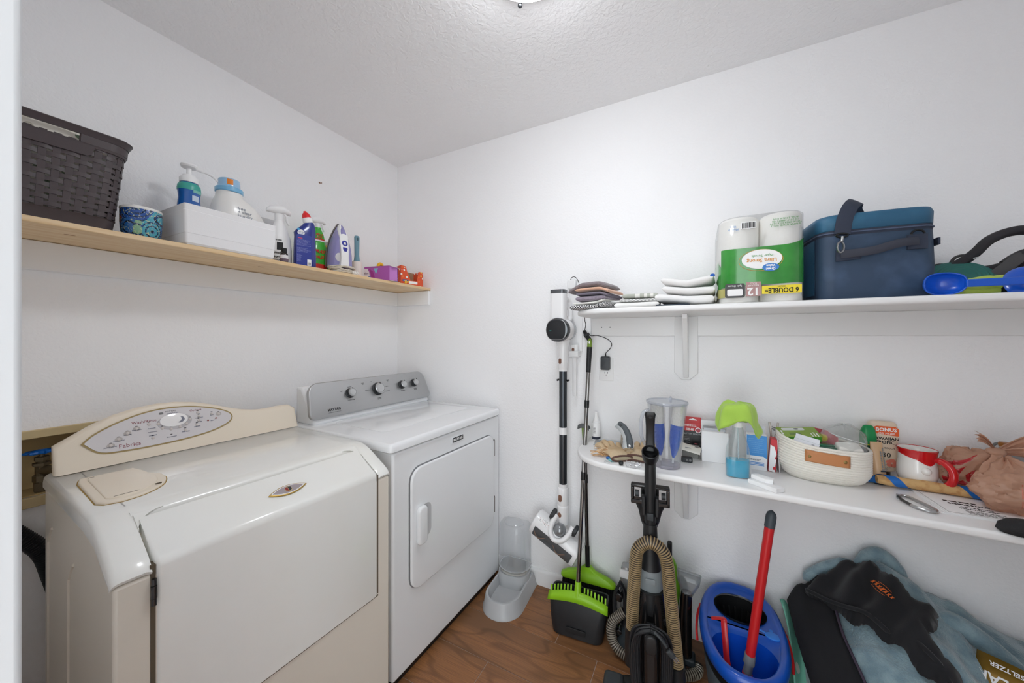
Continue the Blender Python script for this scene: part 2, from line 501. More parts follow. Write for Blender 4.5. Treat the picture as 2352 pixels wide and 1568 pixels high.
# curved corner fillets of the door opening
for y0_, sgn in ((0.058, 1), (0.612, -1)):
    o_ = [(0, 0)] + [(0.05*(1-math.sin(R(a))), 0.05*(1-math.cos(R(a)))) for a in range(0, 91, 15)]
    fl = MB()
    T = frame((-0.121, y0_, 0.922), (0.86, 0, -0.5), (0, sgn, 0), (0.5, 0, 0.86))
    fl.loft([[tuple(T @ Vector((x, y, z))) for x, y in o_] for z in (-0.02, 0.001)])
    fl.build('top_corner', BISQUE, washer)
# door: follows the slope, then drops straight down
d = MB()
dy0, dy1 = 0.0635, 0.607
def door_prof(k):
    return [(-0.106 + k*0.9, 0.9165 - k*0.25), (-0.08+k*0.4, 0.903-k*0.5), (-0.02-k*0.3, 0.868-k*0.8), (-0.006-k*0.8, 0.8615-k*0.6), (0.003-k, 0.853-k*0.3), (0.004-k, 0.842), (0.004-k, 0.50), (0.004-k, 0.448 + k*0.4)]
def dring(y, k):
    return [(x, y, z) for x, z in door_prof(k)] + [(-0.03, y, 0.455), (-0.03, y, 0.84), (-0.10, y, 0.885)]
rings = []
for y, k in ((dy0, 0.007), (dy0+0.002, 0.003), (dy0+0.007, 0.0), (dy1-0.007, 0), (dy1-0.002, 0.003), (dy1, 0.007)):
    rings.append(dring(y, k))
d.loft(rings)
door = d.build('door', BISQUE, washer, smooth=40)
# dark joint around the door
j = MB()
j.bx(-0.02, 0.0006, 0.0555, 0.0635, 0.05, 0.85); j.bx(-0.02, 0.0006, 0.607, 0.6115, 0.452, 0.85); j.bx(-0.02, 0.0006, 0.0555, 0.611, 0.443, 0.4485)
j.build('door_gap', GAP, washer)
hg = MB()
for z0, z1, r_ in ((0.770, 0.784, 0.0042), (0.785, 0.810, 0.005), (0.811, 0.824, 0.0042)):
    hg.cyl((0.006, 0.0595, z0), (0.006, 0.0595, z1), r_, seg=12)
hg.build('hinge', DARK_METAL, washer)
# badge on the sloped part of the door
def lens(a, h, seg=14):
    o = []
    for k in range(seg+1):
        t_ = -1 + 2*k/seg; o.append((t_*a, -h*(1-t_*t_)))
    for k in range(1, seg):
        t_ = 1 - 2*k/seg; o.append((t_*a, h*(1-t_*t_)))
    return o
sl = Vector((-0.86, 0, 0.5))
BT = frame((-0.0483, 0.347, 0.8852), (0, 1, 0), sl, (0.5, 0, 0.86))
bd = MB(BT).slab(lens(0.051, 0.0165), 0.004, 0.0015).build('badge', mat('brass_trim', '#b99a55', 0.3, metal=0.9), door)
MB(BT).prism(lens(0.046, 0.0135), 0.0046).build('badge_rim', WHITE_PLASTIC, door)
MB(BT).prism(lens(0.041, 0.0115), 0.0049).build('badge_face', mat('badge_mauve', '#a2979a', 0.4), door)
sh = MB(BT).prism([(-0.008, 0.007), (0.0, 0.0095), (0.008, 0.007), (0.009, -0.003), (0.0, -0.011), (-0.009, -0.003)], 0.0054)
sh.build('badge_shield', mat('badge_gold', '#c9b27a', 0.4, metal=0.5), door)
MB(BT).prism([(-0.0072, 0.006), (-0.001, 0.008), (-0.001, -0.008), (-0.008, -0.0025)], 0.0057).build('badge_red_half', mat('badge_red', '#8d2b2b', 0.4), door)
MB(BT).prism([(0.0, 0.008), (0.0072, 0.006), (0.008, -0.0025), (0.0, -0.008)], 0.0057).build('badge_dark_half', mat('badge_navy', '#33343f', 0.4), door)
# dispenser lid, back left of the top
ol = [(-0.478, 0.038), (-0.44, 0.030), (-0.235, 0.024), (-0.216, 0.034)] + spline([(-0.205, 0.060), (-0.214, 0.100), (-0.248, 0.140), (-0.300, 0.162), (-0.345, 0.165), (-0.36, 0.160)], 4) + [(-0.385, 0.150), (-0.43, 0.146), (-0.470, 0.138)]
dl = MB().slab([(x, y) for x, y in ol], 0.010, 0.004, z0=0.9265)
lid = dl.build('dispenser_lid', BISQUE_PL, washer)
MB().slab(inset(ol, 0.016), 0.0125, 0.003, z0=0.927).build('lid_panel', BISQUE_PL, lid)
gr = MB(); gr.prism(ol, 0.0012, z0=0.9303)
rim_ = MB(); rim_.prism(inset(ol, -0.0025), 0.0006, z0=0.9305); rim_.build('lid_joint', mat('ochre_grime', '#a88c52', 0.8), washer)
for x0_, x1_, y0_, y1_ in ((-0.235, -0.2325, 0.052, 0.095), (-0.252, -0.2495, 0.128, 0.140), (-0.452, -0.449, 0.05, 0.060)):
    MB().bx(x0_, x1_, y0_, y1_, 0.9370, 0.9397).build('lid_slot', GAP, lid)
# console: front outline (u, z) with dome and dip, extruded back
co = [(0.010, 0.9305), (0.012, 1.006), (0.045, 1.025), (0.085, 1.050), (0.13, 1.071), (0.18, 1.084), (0.23, 1.0895), (0.28, 1.0885), (0.33, 1.080), (0.38, 1.064), (0.43, 1.044), (0.47, 1.031), (0.505, 1.0235), (0.54, 1.020), (0.575, 1.0205), (0.61, 1.023), (0.64, 1.022), (0.663, 1.006), (0.664, 0.9305)]
def con_ring(n, sh_, lean):
    o_ = []
    for u, z in co:
        q = (z - 0.93)/0.16
        zz = z - (sh_ if z > 0.95 else 0)
        uu = min(max(u, 0.010 + sh_), 0.664 - sh_)
        o_.append((n - lean*q, uu, zz))
    return o_
c_ = MB()
c_.loft([con_ring(-0.575, 0.010, 0.055), con_ring(-0.578, 0.004, 0.055), con_ring(-0.584, 0.0, 0.055), con_ring(-0.600, 0.0, 0.045), con_ring(-0.64, 0.004, 0.02), con_ring(-0.655, 0.010, 0.01)])
con = c_.build('console', BISQUE_PL, washer, smooth=50)
# control panel, an almond laid on the leaning face
nrm = Vector((1, 0, 0.34)).normalized(); upv = Vector((-0.34, 0, 1)).normalized()
def CT(u, z, off=0.0015):
    q = (z - 0.93)/0.16
    p = Vector((-0.575 - 0.055*q, u, z)) + nrm*off
    return frame(p, (0, 1, 0), upv, nrm)
CC = (0.247, 1.0175)
def panel_out(g):
    pts = [(-0.181, -0.016), (-0.150, -0.048), (-0.10, -0.055), (-0.04, -0.056), (0.04, -0.053), (0.11, -0.044), (0.16, -0.028), (0.181, -0.010), (0.176, 0.010), (0.14, 0.031), (0.08, 0.049), (0.03, 0.0555), (-0.02, 0.055), (-0.07, 0.045), (-0.12, 0.026), (-0.16, 0.004), (-0.181, -0.016)]
    s = spline([(x, y, 0) for x, y in pts], 4)[:-1]
    return inset([(x, y) for x, y, z in s], -g)
MB(CT(*CC)).prism(panel_out(0.0045), 0.0012, z0=-0.003).build('panel_trim', mat('brass_trim_matte', '#a08b5c', 0.4), con)
pan = MB(CT(*CC)).prism(panel_out(0.0), 0.002, z0=-0.003)
panel = pan.build('control_panel', mat('silver_lilac_panel', '#d9d6d8', 0.16, coat=0.5), con)
BTN = mat('panel_button', '#cfc8c4', 0.2, coat=0.4); PAD = mat('panel_pad', '#b9b3b0', 0.4); LED = mat('panel_led', '#2c2426', 0.4)
NAVY = mat('panel_navy_print', '#5c6480', 0.6); MAROON = mat('panel_maroon_print', '#8d4a55', 0.6)
def on_panel(px, py):          # pixel of a 2352-wide close-up of the panel -> panel coordinates (fitted)
    return (px - 1120)/2080*0.362, 0
bt_xy = [(-0.1290, -0.0345, 1), (-0.1115, -0.0195, 1), (-0.092, -0.0055, 1), (-0.071, 0.0045, 1),
         (-0.042, 0.0130, 0), (-0.036, -0.0330, 0), (-0.0195, 0.009, 0), (-0.0115, -0.0075, 0), (0.010, -0.0145, 0), (0.033, -0.0120, 0), (0.051, -0.0035, 0), (0.061, 0.0090, 0),
         (0.085, 0.0280, 0), (0.087, 0.0145, 0), (0.085, 0.0, 0), (0.0785, -0.0150, 0), (0.046, -0.0260, 0), (0.144, 0.013, 1), (0.111, -0.0055, 2), (0.1345, -0.0015, 2), (0.124, 0.016, 0)]
PT = CT(*CC)
for x, y, kind in bt_xy:
    if kind == 1:
        MB(PT @ Tm((x, y, -0.001))).prism(ell(0.0085, 0.0075, 16), 0.0009).build('button_pad', PAD, con)
    r_ = 0.0042 if kind != 2 else 0.0026
    MB(PT @ Tm((x, y, -0.001))).lathe([(r_, 0), (r_, 0.0018), (r_*0.6, 0.003), (0.0004, 0.0034)], 12).build('button', BTN if kind != 2 else mat('panel_red_button', '#9c4a4a', 0.3), con)
    if kind != 2:
        MB(PT @ Tm((x, y+0.0075, -0.001))).prism(ell(0.0032, 0.0013, 10), 0.0008).build('indicator', LED, con)
# round dial dish with its half-moon
ds = MB(PT @ Tm((0.022, 0.009, -0.001)))
ds.prism(ell(0.045, 0.026, 28), 0.0008); ds.build('dial_plate', mat('panel_grey_band', '#bdbabd', 0.25), con)
MB(PT @ Tm((0.020, 0.015, -0.0005))).lathe([(0.036, 0), (0.036, 0.0012), (0.033, 0.002), (0.0005, 0.0022)], 28, sy=0.62).build('dial', mat('dial_bright', '#f3f2f2', 0.12, coat=0.6), con)
mo = []
for k in range(13):
    a = R(-100 + k*12.5); mo.append((0.013*math.cos(a), 0.011*math.sin(a)))
for k in range(12, -1, -1):
    a = R(-100 + k*12.5); mo.append((0.013*math.cos(a)-0.004-0.004*math.cos(R(-100+k*12.5+10)), 0.010*math.sin(a)+0.002))
MB(PT @ Tm((0.034, 0.014, 0.0014))).prism(mo, 0.0008).build('dial_crescent', mat('dial_dark', '#7e818f', 0.3), con)
text('Fabrics', 0.0175, MAROON, con, PT @ Tm((-0.0885, -0.042, -0.0009), (0, 0, 0)))
text('Wash/Rinse', 0.0120, MAROON, con, PT @ Tm((-0.052, 0.0235, -0.0009)))
text('Options', 0.0100, MAROON, con, PT @ Tm((0.0800, 0.0385, -0.0009)))
text('neptune', 0.0085, NAVY, con, PT @ Tm((0.0170, 0.0392, -0.0009)), shear=0.3)
text('MAYTAG', 0.0070, GREY_PRINT, con, PT @ Tm((0.014, 0.0460, -0.0009)))
MB(PT @ Tm((-0.010, 0.0425, -0.001))).loft([[(x, y, 0) for x, y in rrect(0.011, 0.007, 0.003)], [(x, y, 0.0006) for x, y in rrect(0.011, 0.007, 0.003)]]).build('emblem', GREY_PRINT, con)
for tx, x, y in (('cotton sturdy', -0.130, -0.0355), ('wrinkle free', -0.1115, -0.0205), ('delicates', -0.092, -0.0065), ('hand wash', -0.071, 0.0035), ('hot/cold', -0.036, 0.0015), ('warm/cold', -0.036, -0.0105), ('cold/cold', -0.036, -0.0215), ('door locked', 0.009, -0.0365), ('delay wash', 0.046, -0.0275), ('extra rinse', 0.087, 0.0130), ('max spin', 0.085, -0.0015), ('prewash', 0.0785, -0.0165), ('start', 0.085, 0.0270), ('signal', 0.123, -0.0045), ('pause', 0.124, 0.0150)):
    text(tx, 0.0050, NAVY, con, PT @ Tm((x, y-0.003, 0.0002)))
MB(PT @ Tm((0.009, -0.0318, -0.001))).prism(ell(0.0032, 0.0013, 10), 0.0008).build('indicator', LED, con)

# ================================================================ DRYER
DW = mat('dryer_white_enamel', '#eceef0', 0.22, coat=0.3)
DT = mat('dryer_white_top', '#eff1f3', 0.15, coat=0.5)
dryer = machine('tumble_dryer', 'white front loading tumble dryer with silver knob console', 'tumble dryer', (0.774, -0.790), 2.0)
DWD = 0.752
b = MB(); b.bx(-0.60, 0.0, 0, DWD, 0.028, 0.884); b.build('body', DW, dryer, bevel=0.010, seg=3)
MB().bx(-0.58, -0.015, 0.02, DWD-0.02, 0.0, 0.03).build('plinth', BLACK_PLASTIC, dryer)
lt = MB()
lt.loft([[(x, y, z) for x, y in inset(rrect(0.652, 0.772, 0.018, 4, -0.316, 0.368), o_)] for o_, z in ((0.004, 0.8865), (0.0, 0.890), (0.0, 0.906), (0.003, 0.915), (0.008, 0.9195), (0.014, 0.9205))])
top = lt.build('top', DT, dryer)
pt = MB(); pt.slab(rrect(0.34, 0.60, 0.03, 4, -0.315, 0.39), 0.0015, 0.001, z0=0.9202); pt.build('top_panel', DT, top)
MB().bx(-0.1, -0.001, 0.002, DWD-0.002, 0.8835, 0.8868).build('top_gap', GREY_PLASTIC, dryer)
# console
cs_ = MB()
base = [(-0.645, 0.918), (-0.645, 1.085), (-0.60, 1.085), (-0.512, 0.945), (-0.505, 0.918)]
cs_.loft([[(x, y, z) for x, z in base] for y in (0.012, 0.744)])
cb_ = cs_.build('console', DW, dryer, bevel=0.012, seg=3)
fn = Vector((0.155, 0, 0.055)).normalized(); fu = Vector((-0.055, 0, 0.155)).normalized()
def KT(u, z, off=0.0):
    q = (z - 0.944)/0.158
    return frame(Vector((-0.503 - 0.056*q, u, z)) + fn*off, (0, 1, 0), fu, fn)
SILVER = mat('brushed_silver_panel', '#b9babb', 0.36, metal=0.75)
cp = MB(KT(0.372, 1.023, -0.012))
fp = rrect(0.742, 0.166, (0.03, 0.045, 0.045, 0.03), 6)
fp = [(x + (0.022 if x > 0 else -0.022)*(-y/0.083)*0.5, y) for x, y in fp]
cp.slab(fp, 0.020, 0.006, z0=0.0, seg=4)
face = cp.build('console_face', SILVER, dryer)
FT = KT(0.372, 1.023, 0.0082)
for kx, ky, kr in ((-0.165, 0.012, 0.0215), (0.001, 0.012, 0.030), (0.170, 0.014, 0.0215), (0.264, 0.015, 0.0205)):
    T = FT @ Tm((kx, ky, 0))
    kn = MB(T).lathe([(kr*1.12, 0), (kr*1.12, 0.004), (kr*1.0, 0.006), (kr, 0.020), (kr*0.9, 0.0215)], 28).build('knob', DARK_PLASTIC, dryer)
    MB(T).lathe([(kr*0.93, 0.0205), (kr*1.03, 0.0225), (kr*1.03, 0.027), (kr*0.95, 0.029), (kr*0.74, 0.0295), (kr*0.70, 0.028), (0.0005, 0.028)], 28).build('knob_cap', CHROME, kn)
    MB(T).lathe([(kr*0.69, 0.0282), (0.0005, 0.0286)], 24).build('knob_disc', mat('satin_silver', '#c6c7c8', 0.45, metal=0.4), kn)
    MB(T).bx(-0.002, 0.002, kr*0.72, kr*1.02, 0.0285, 0.0302).build('knob_mark', BLACK_PRINT, kn)
    for a in range(-130, 131, 26):
        if kr > 0.025:
            ra = R(90 - a); MB(T @ Tm((kr*1.28*math.cos(ra), kr*1.28*math.sin(ra), 0.0002), (0, 0, 90-a))).bx(-0.0025, 0.0025, -0.0004, 0.0004, 0, 0.0004).build('tick', GREY_PRINT, face)
text('MAYTAG', 0.0160, BLACK_PRINT, face, FT @ Tm((-0.262, -0.052, 0.0002)), bold=0.0004)
text('COMMERCIAL TECHNOLOGY', 0.0048, GREY_PRINT, face, FT @ Tm((-0.262, -0.0645, 0.0002)))
for tx, x, y in (('TEMPERATURE', -0.165, -0.022), ('OFF', -0.208, 0.026), ('MEDIUM', -0.160, 0.043), ('TIMED\nDRY', -0.082, 0.050), ('SENSOR\nDRY', 0.078, 0.050), ('WRINKLE\nPREVENT', 0.0, -0.040), ('NORMAL', 0.062, 0.018), ('DELICATES', -0.062, 0.012), ('END SIGNAL', 0.170, -0.020), ('WRINKLE\nPREVENT', 0.266, -0.022), ('COTTONS', 0.062, -0.008), ('COOL', -0.03, 0.055)):
    text(tx, 0.0058, GREY_PRINT, face, FT @ Tm((x, y, 0.0002)))
# door with rounded corners in a shallow reveal
dT = frame((0.0, 0.3815, 0.5575), (0, 1, 0), (0, 0, 1), (1, 0, 0))
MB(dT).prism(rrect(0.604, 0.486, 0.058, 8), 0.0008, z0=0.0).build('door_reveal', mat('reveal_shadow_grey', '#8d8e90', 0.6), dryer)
dd = MB(dT).slab(rrect(0.598, 0.480, 0.055, 8), 0.014, 0.007, z0=0.0005, seg=4)
ddoor = dd.build('door', DW, dryer)
# handle: recessed finger well and raised grip
HT = dT @ Tm((-0.243, 0.015, 0.0145))
MB(HT @ Tm((0.022, 0, -0.0012))).prism(rrect(0.062, 0.135, 0.026, 6), 0.0016).build('handle_well', mat('handle_well_grey', '#c4c5c7', 0.4), ddoor)
MB(HT @ Tm((-0.010, -0.004, -0.001))).slab(rrect(0.050, 0.150, 0.018, 6), 0.022, 0.009, seg=4).build('handle', DW, ddoor)
for zc in (0.722, 0.421):
    h = MB(); h.bx(0.0, 0.012, 0.6775, 0.6885, zc-0.043, zc+0.043)
    hg_ = h.build('hinge', DARK_METAL, dryer, bevel=0.001)
    hp = MB(); hp.cyl((0.013, 0.684, zc-0.040), (0.013, 0.684, zc+0.040), 0.0035, seg=10); hp.build('hinge_pin', CHROME, hg_)
MB(frame((0.001, 0.381, 0.8435), (0, 1, 0), (0, 0, 1), (1, 0, 0))).slab(rrect(0.084, 0.028, 0.003, 2), 0.003, 0.0008).build('nameplate_base', DW, dryer)
npl = MB(frame((0.003, 0.382, 0.845), (0, 1, 0), (0, 0, 1), (1, 0, 0))).slab(rrect(0.078, 0.022, 0.002, 2), 0.0015, 0.0005).build('nameplate', mat('nameplate_black', '#26272b', 0.35), dryer)
text('MAYTAG', 0.0165, WHITE_PRINT, npl, frame((0.0047, 0.382, 0.845), (0, 1, 0), (0, 0, 1), (1, 0, 0)), bold=0.0003)

# ================================================================ valve box in the left wall and drain hose
BEIGE = mat('beige_box_plastic', '#c9b68c', 0.45); BEIGE_IN = mat('beige_box_inside', '#b39d70', 0.6)
vb = thing('washer_outlet_box', 'beige recessed plumbing box in the wall behind the washer', 'outlet box', (0, -1.465, 0.92))
bx = MB()
for y0, y1, z0, z1 in ((-0.175, 0.185, 0.090, 0.115), (-0.175, 0.185, -0.115, -0.085), (-0.20, -0.173, -0.115, 0.115), (0.168, 0.19, -0.115, 0.115)):
    bx.bx(0.0005, 0.012, y0, y1, z0, z1)
bx.build('box_frame', BEIGE, vb, bevel=0.002)
bi = MB()
bi.bx(-0.088, -0.085, -0.172, 0.172, -0.083, 0.098); bi.bx(-0.088, 0.0, -0.172, 0.172, -0.084, -0.080); bi.bx(-0.088, 0.0, -0.172, 0.172, 0.096, 0.099)
bi.bx(-0.088, 0.0, -0.174, -0.170, -0.084, 0.099); bi.bx(-0.088, 0.0, 0.170, 0.174, -0.084, 0.099)
bi.build('box_liner', BEIGE_IN, vb)
vv = MB(Tm((-0.022, 0.018, 0)))
BRASS = mat('tarnished_brass', '#6f6450', 0.45, metal=0.7)
for r_, z0, z1, sg in ((0.018, -0.078, -0.052, 6), (0.015, -0.052, -0.048, 12), (0.019, -0.048, -0.030, 8), (0.014, -0.030, 0.0, 12), (0.020, 0.0, 0.008, 6), (0.010, 0.008, 0.014, 12), (0.016, 0.014, 0.026, 6), (0.006, 0.026, 0.045, 10)):
    vv.cyl((0, 0, z0), (0, 0, z1), r_, seg=sg)
vv.cyl((0, 0, -0.016), (0.035, 0.02, -0.016), 0.014, seg=14)
vv.build('valve_body', BRASS, vb, smooth=25)
vh = MB(Tm((-0.022, 0.018, 0.041), (0, -4, 0)))
n_ = 40
rg = [((0.030 + 0.0045*math.cos(8*2*math.pi*k/n_))*math.cos(2*math.pi*k/n_), (0.030 + 0.0045*math.cos(8*2*math.pi*k/n_))*math.sin(2*math.pi*k/n_), 0) for k in range(n_+1)]
vh.tube(rg, 0.0045, 8)
for k in range(4):
    a = R(45+90*k); vh.cyl((0, 0, 0.003), (0.029*math.cos(a), 0.029*math.sin(a), 0), 0.004, seg=8)
vh.cyl((0, 0, -0.004), (0, 0, 0.007), 0.009, seg=12)
vh.build('valve_handle', mat('blue_handle', '#0f62b8', 0.35), vb)

def ribbed_hose(path, r, pitch, amp, n=14):
    P_ = spline(path, 10)
    ds = [0]
    for i in range(1, len(P_)): ds.append(ds[-1] + (Vector(P_[i])-Vector(P_[i-1])).length)
    N = max(4, int(ds[-1]/pitch))*4
    out, rr = [], []
    i = 0
    for k in range(N+1):
        s = ds[-1]*k/N
        while i < len(ds)-2 and ds[i+1] < s: i += 1
        f = (s-ds[i])/max(1e-9, ds[i+1]-ds[i])
        out.append(Vector(P_[i]).lerp(Vector(P_[i+1]), f))
        rr.append(r + (amp if k % 4 in (0, 1) else -amp))
    return out, rr
hp_, hr_ = ribbed_hose([(0.05, -1.60, 0.88), (0.045, -1.55, 0.815), (0.05, -1.50, 0.745), (0.055, -1.46, 0.68), (0.05, -1.44, 0.60), (0.045, -1.40, 0.40)], 0.021, 0.006, 0.0016)
tag(MB().tube(hp_, hr_, 14).build('drain_hose', mat('black_rubber_hose', '#1d1f22', 0.5), smooth=60), 'black ribbed drain hose behind the washing machine', 'hose')
# ================================================================ PINE SHELF (left wall)
def pine_material():
    m = mat('pine_wood', '#e0c096', 0.5)
    nt = m.node_tree; b = nt.nodes['Principled BSDF']
    tc = nt.nodes.new('ShaderNodeTexCoord'); mp = nt.nodes.new('ShaderNodeMapping')
    mp.inputs['Scale'].default_value = (14, 1.2, 14)
    nt.links.new(tc.outputs['Object'], mp.inputs['Vector'])
    n = nt.nodes.new('ShaderNodeTexNoise'); n.inputs['Scale'].default_value = 3.5; n.inputs['Detail'].default_value = 5; n.inputs['Distortion'].default_value = 0.5
    nt.links.new(mp.outputs[0], n.inputs['Vector'])
    r = nt.nodes.new('ShaderNodeValToRGB')
    r.color_ramp.elements[0].position = 0.32; r.color_ramp.elements[0].color = lin('#dbb887')
    r.color_ramp.elements[1].position = 0.62; r.color_ramp.elements[1].color = lin('#e6cca5')
    nt.links.new(n.outputs['Fac'], r.inputs['Fac']); nt.links.new(r.outputs['Color'], b.inputs['Base Color'])
    return m
PINE = pine_material()
ps = thing('pine_shelf', 'long raw pine wall shelf on white ledger boards above the washer', 'shelf', (0, -0.85, 1.604))
MB().bx(0.001, 0.285, -0.838, 0.848, 0, 0.016).build('shelf_board', PINE, ps, bevel=0.0025)
for i, (kx, ky) in enumerate(((0.19, -0.585), (0.17, -0.075))):
    MB(Tm((kx, ky, -0.0003))).prism(ell(0.004, 0.011, 12), 0.001).build('knot', mat('pine_knot', '#9a6a44', 0.7), ps)
MB().bx(0.001, 0.019, -0.838, 0.848, -0.089, -0.001).build('ledger_board', WHITE_PAINT, ps, bevel=0.003)
MB().bx(0.019, 0.282, 0.829, 0.848, -0.089, -0.001).build('end_ledger', WHITE_PAINT, ps, bevel=0.003)

ZS = 1.6202     # top of the pine shelf
def on_left(name, label, cat, x, y, group=None, rz=0, dz=0.0):
    """front faces the room: local x = along the wall, local -y = towards the viewer"""
    return thing(name, label, cat, (x, y, ZS + dz), 90 + rz, group)
def FR(x, y, z):
    return frame((x, y, z), (1, 0, 0), (0, 0, 1), (0, -1, 0))
def rings_body(prof, seg=28, p=2.0):
    """prof: (z, a, b[, cx[, cy]]) superellipse rings"""
    out = []
    for q in prof:
        z, a, b_ = q[:3]; cx = q[3] if len(q) > 3 else 0; cy = q[4] if len(q) > 4 else 0
        out.append([(x, y, z) for x, y in ell(a, b_, seg, cx, cy, p)])
    return out
def shell_patch(prof, a0, a1, off, seg=14, p=2.0):
    """label wrapped on a superellipse body between angles a0..a1 (deg, -90 = front)"""
    rows = []
    for q in prof:
        z, a, b_ = q[:3]; cx = q[3] if len(q) > 3 else 0; cy = q[4] if len(q) > 4 else 0
        row = []
        for k in range(seg+1):
            t = R(a0 + (a1-a0)*k/seg); c, s = math.cos(t), math.sin(t)
            row.append((cx + (a+off)*math.copysign(abs(c)**(2/p), c), cy + (b_+off)*math.copysign(abs(s)**(2/p), s), z))
        rows.append(row)
    m_ = MB(); m_.loft(rows, False, False, False)
    return m_
def label_patch(name, m, parent, prof, a0, a1, off=0.0006, p=2.0, seg=14):
    return shell_patch(prof, a0, a1, off, seg, p).build(name, m, parent, smooth=60)
def print_mat(name, base, cols, scale, rough=0.5, thr=0.28):
    """flat print: scattered flecks of several colours on a base"""
    if name in MATS: return MATS[name]
    m = mat(name, base, rough); nt = m.node_tree; b = nt.nodes['Principled BSDF']
    tc = nt.nodes.new('ShaderNodeTexCoord')
    v = nt.nodes.new('ShaderNodeTexVoronoi'); v.inputs['Scale'].default_value = scale
    nt.links.new(tc.outputs['Object'], v.inputs['Vector'])
    lt_ = nt.nodes.new('ShaderNodeMath'); lt_.operation = 'LESS_THAN'; lt_.inputs[1].default_value = thr
    nt.links.new(v.outputs['Distance'], lt_.inputs[0])
    sp = nt.nodes.new('ShaderNodeSeparateColor'); nt.links.new(v.outputs['Color'], sp.inputs[0])
    rp = nt.nodes.new('ShaderNodeValToRGB'); rp.color_ramp.interpolation = 'CONSTANT'
    for i, c in enumerate(cols):
        e = rp.color_ramp.elements[i] if i < 2 else rp.color_ramp.elements.new(i/len(cols))
        e.position = i/len(cols); e.color = lin(c)
    nt.links.new(sp.outputs[0], rp.inputs['Fac'])
    mx = nt.nodes.new('ShaderNodeMix'); mx.data_type = 'RGBA'
    nt.links.new(lt_.outputs[0], mx.inputs['Factor']); mx.inputs['A'].default_value = lin(base)
    nt.links.new(rp.outputs['Color'], mx.inputs['B']); nt.links.new(mx.outputs['Result'], b.inputs['Base Color'])
    return m
def fine_print(parent, m, x0, x1, z_top, n, dz, y, h=0.0010, seedv=1, name='small_print'):
    """rows of tiny illegible print as one flat mesh"""
    rnd = random.Random(seedv); q = MB()
    for k in range(n):
        x = x0
        end = x1 - rnd.random()*(x1-x0)*0.35
        while x < end:
            w_ = 0.002 + rnd.random()*0.005
            q.bx(x, min(x+w_, end), y-0.0002, y, z_top-k*dz-h, z_top-k*dz); x += w_ + 0.0012
    o = q.build(name, m, parent); o['kind'] = 'stuff'
    return o

# ---- dark brown woven-look basket
BROWN = mat('dark_brown_plastic', '#4a4143', 0.42)
bk = on_left('laundry_basket', 'dark brown woven plastic basket at the left end of the pine shelf', 'basket', 0.145, -1.505)
BL, BD, BH = 0.345, 0.245, 0.268
def bk_out(z, off=0.0):
    q = z/BH
    return rrect(BL-0.050*(1-q)+2*off, BD-0.040*(1-q)+2*off, 0.045, 6)
r_ = MB()
r_.loft([[(x, y, z) for x, y in bk_out(z, o_)] for z, o_ in ((0.0, -0.006), (0.004, 0.0), (0.034, 0.001), (0.037, 0.003), (0.037, -0.003), (0.004, -0.004))], True, False)
r_.build('base', BROWN, bk)
def per(z, off, n=140):
    o_ = bk_out(z, off); L_ = [0]
    for i in range(len(o_)): L_.append(L_[-1] + (Vector(o_[(i+1) % len(o_)])-Vector(o_[i])).length)
    out = []; i = 0
    for k in range(n):
        s = L_[-1]*k/n
        while L_[i+1] < s: i += 1
        a_ = Vector(o_[i]); b_ = Vector(o_[(i+1) % len(o_)])
        out.append(a_.lerp(b_, (s-L_[i])/max(1e-9, L_[i+1]-L_[i])))
    return out
NST = 44; NP = NST*4
rows = [0.047 + k*0.0162 for k in range(12)]
for ri, zc in enumerate(rows):
    q = MB(); rings = []
    c = per(zc, 0.0, NP)
    out_i = []
    for k in range(NP):
        sgn = 1 if ((k//4 + ri) % 2 == 0) else -1
        ph = (k % 4)
        am = 0.0015*sgn*(1.0 if ph in (1, 2) else 0.75)
        p_ = c[k]; nx = p_.normalized()
        rings.append([(p_.x+nx.x*(am+d_), p_.y+nx.y*(am+d_), zc+h_) for d_, h_ in ((-0.0008, -0.0055), (0.0008, -0.0055), (0.0008, 0.0055), (-0.0008, 0.0055))])
    rings.append(rings[0])
    q.loft(rings, False, False); q.build('weave_band', BROWN, bk)
c0 = per(0.036, 0.0, NP); c1 = per(0.236, 0.0, NP)
for k in range(NST):
    a_ = c0[k*4+1].lerp(c0[(k*4+2) % NP], 0.5); b_ = c1[k*4+1].lerp(c1[(k*4+2) % NP], 0.5)
    t_ = (c0[(k*4+2) % NP]-c0[k*4+1]).normalized(); nx = a_.normalized()
    q = MB()
    rg = []
    for j in range(0, 14):
        f = j/13; p_ = a_.lerp(b_, f); z = 0.036 + 0.2*f
        rg.append([(p_.x + t_.x*w_ + nx.x*d_, p_.y + t_.y*w_ + nx.y*d_, z) for w_, d_ in ((-0.0068, -0.0007), (0.0068, -0.0007), (0.0068, 0.0007), (-0.0068, 0.0007))])
    q.loft(rg); q.build('weave_stave', BROWN, bk)
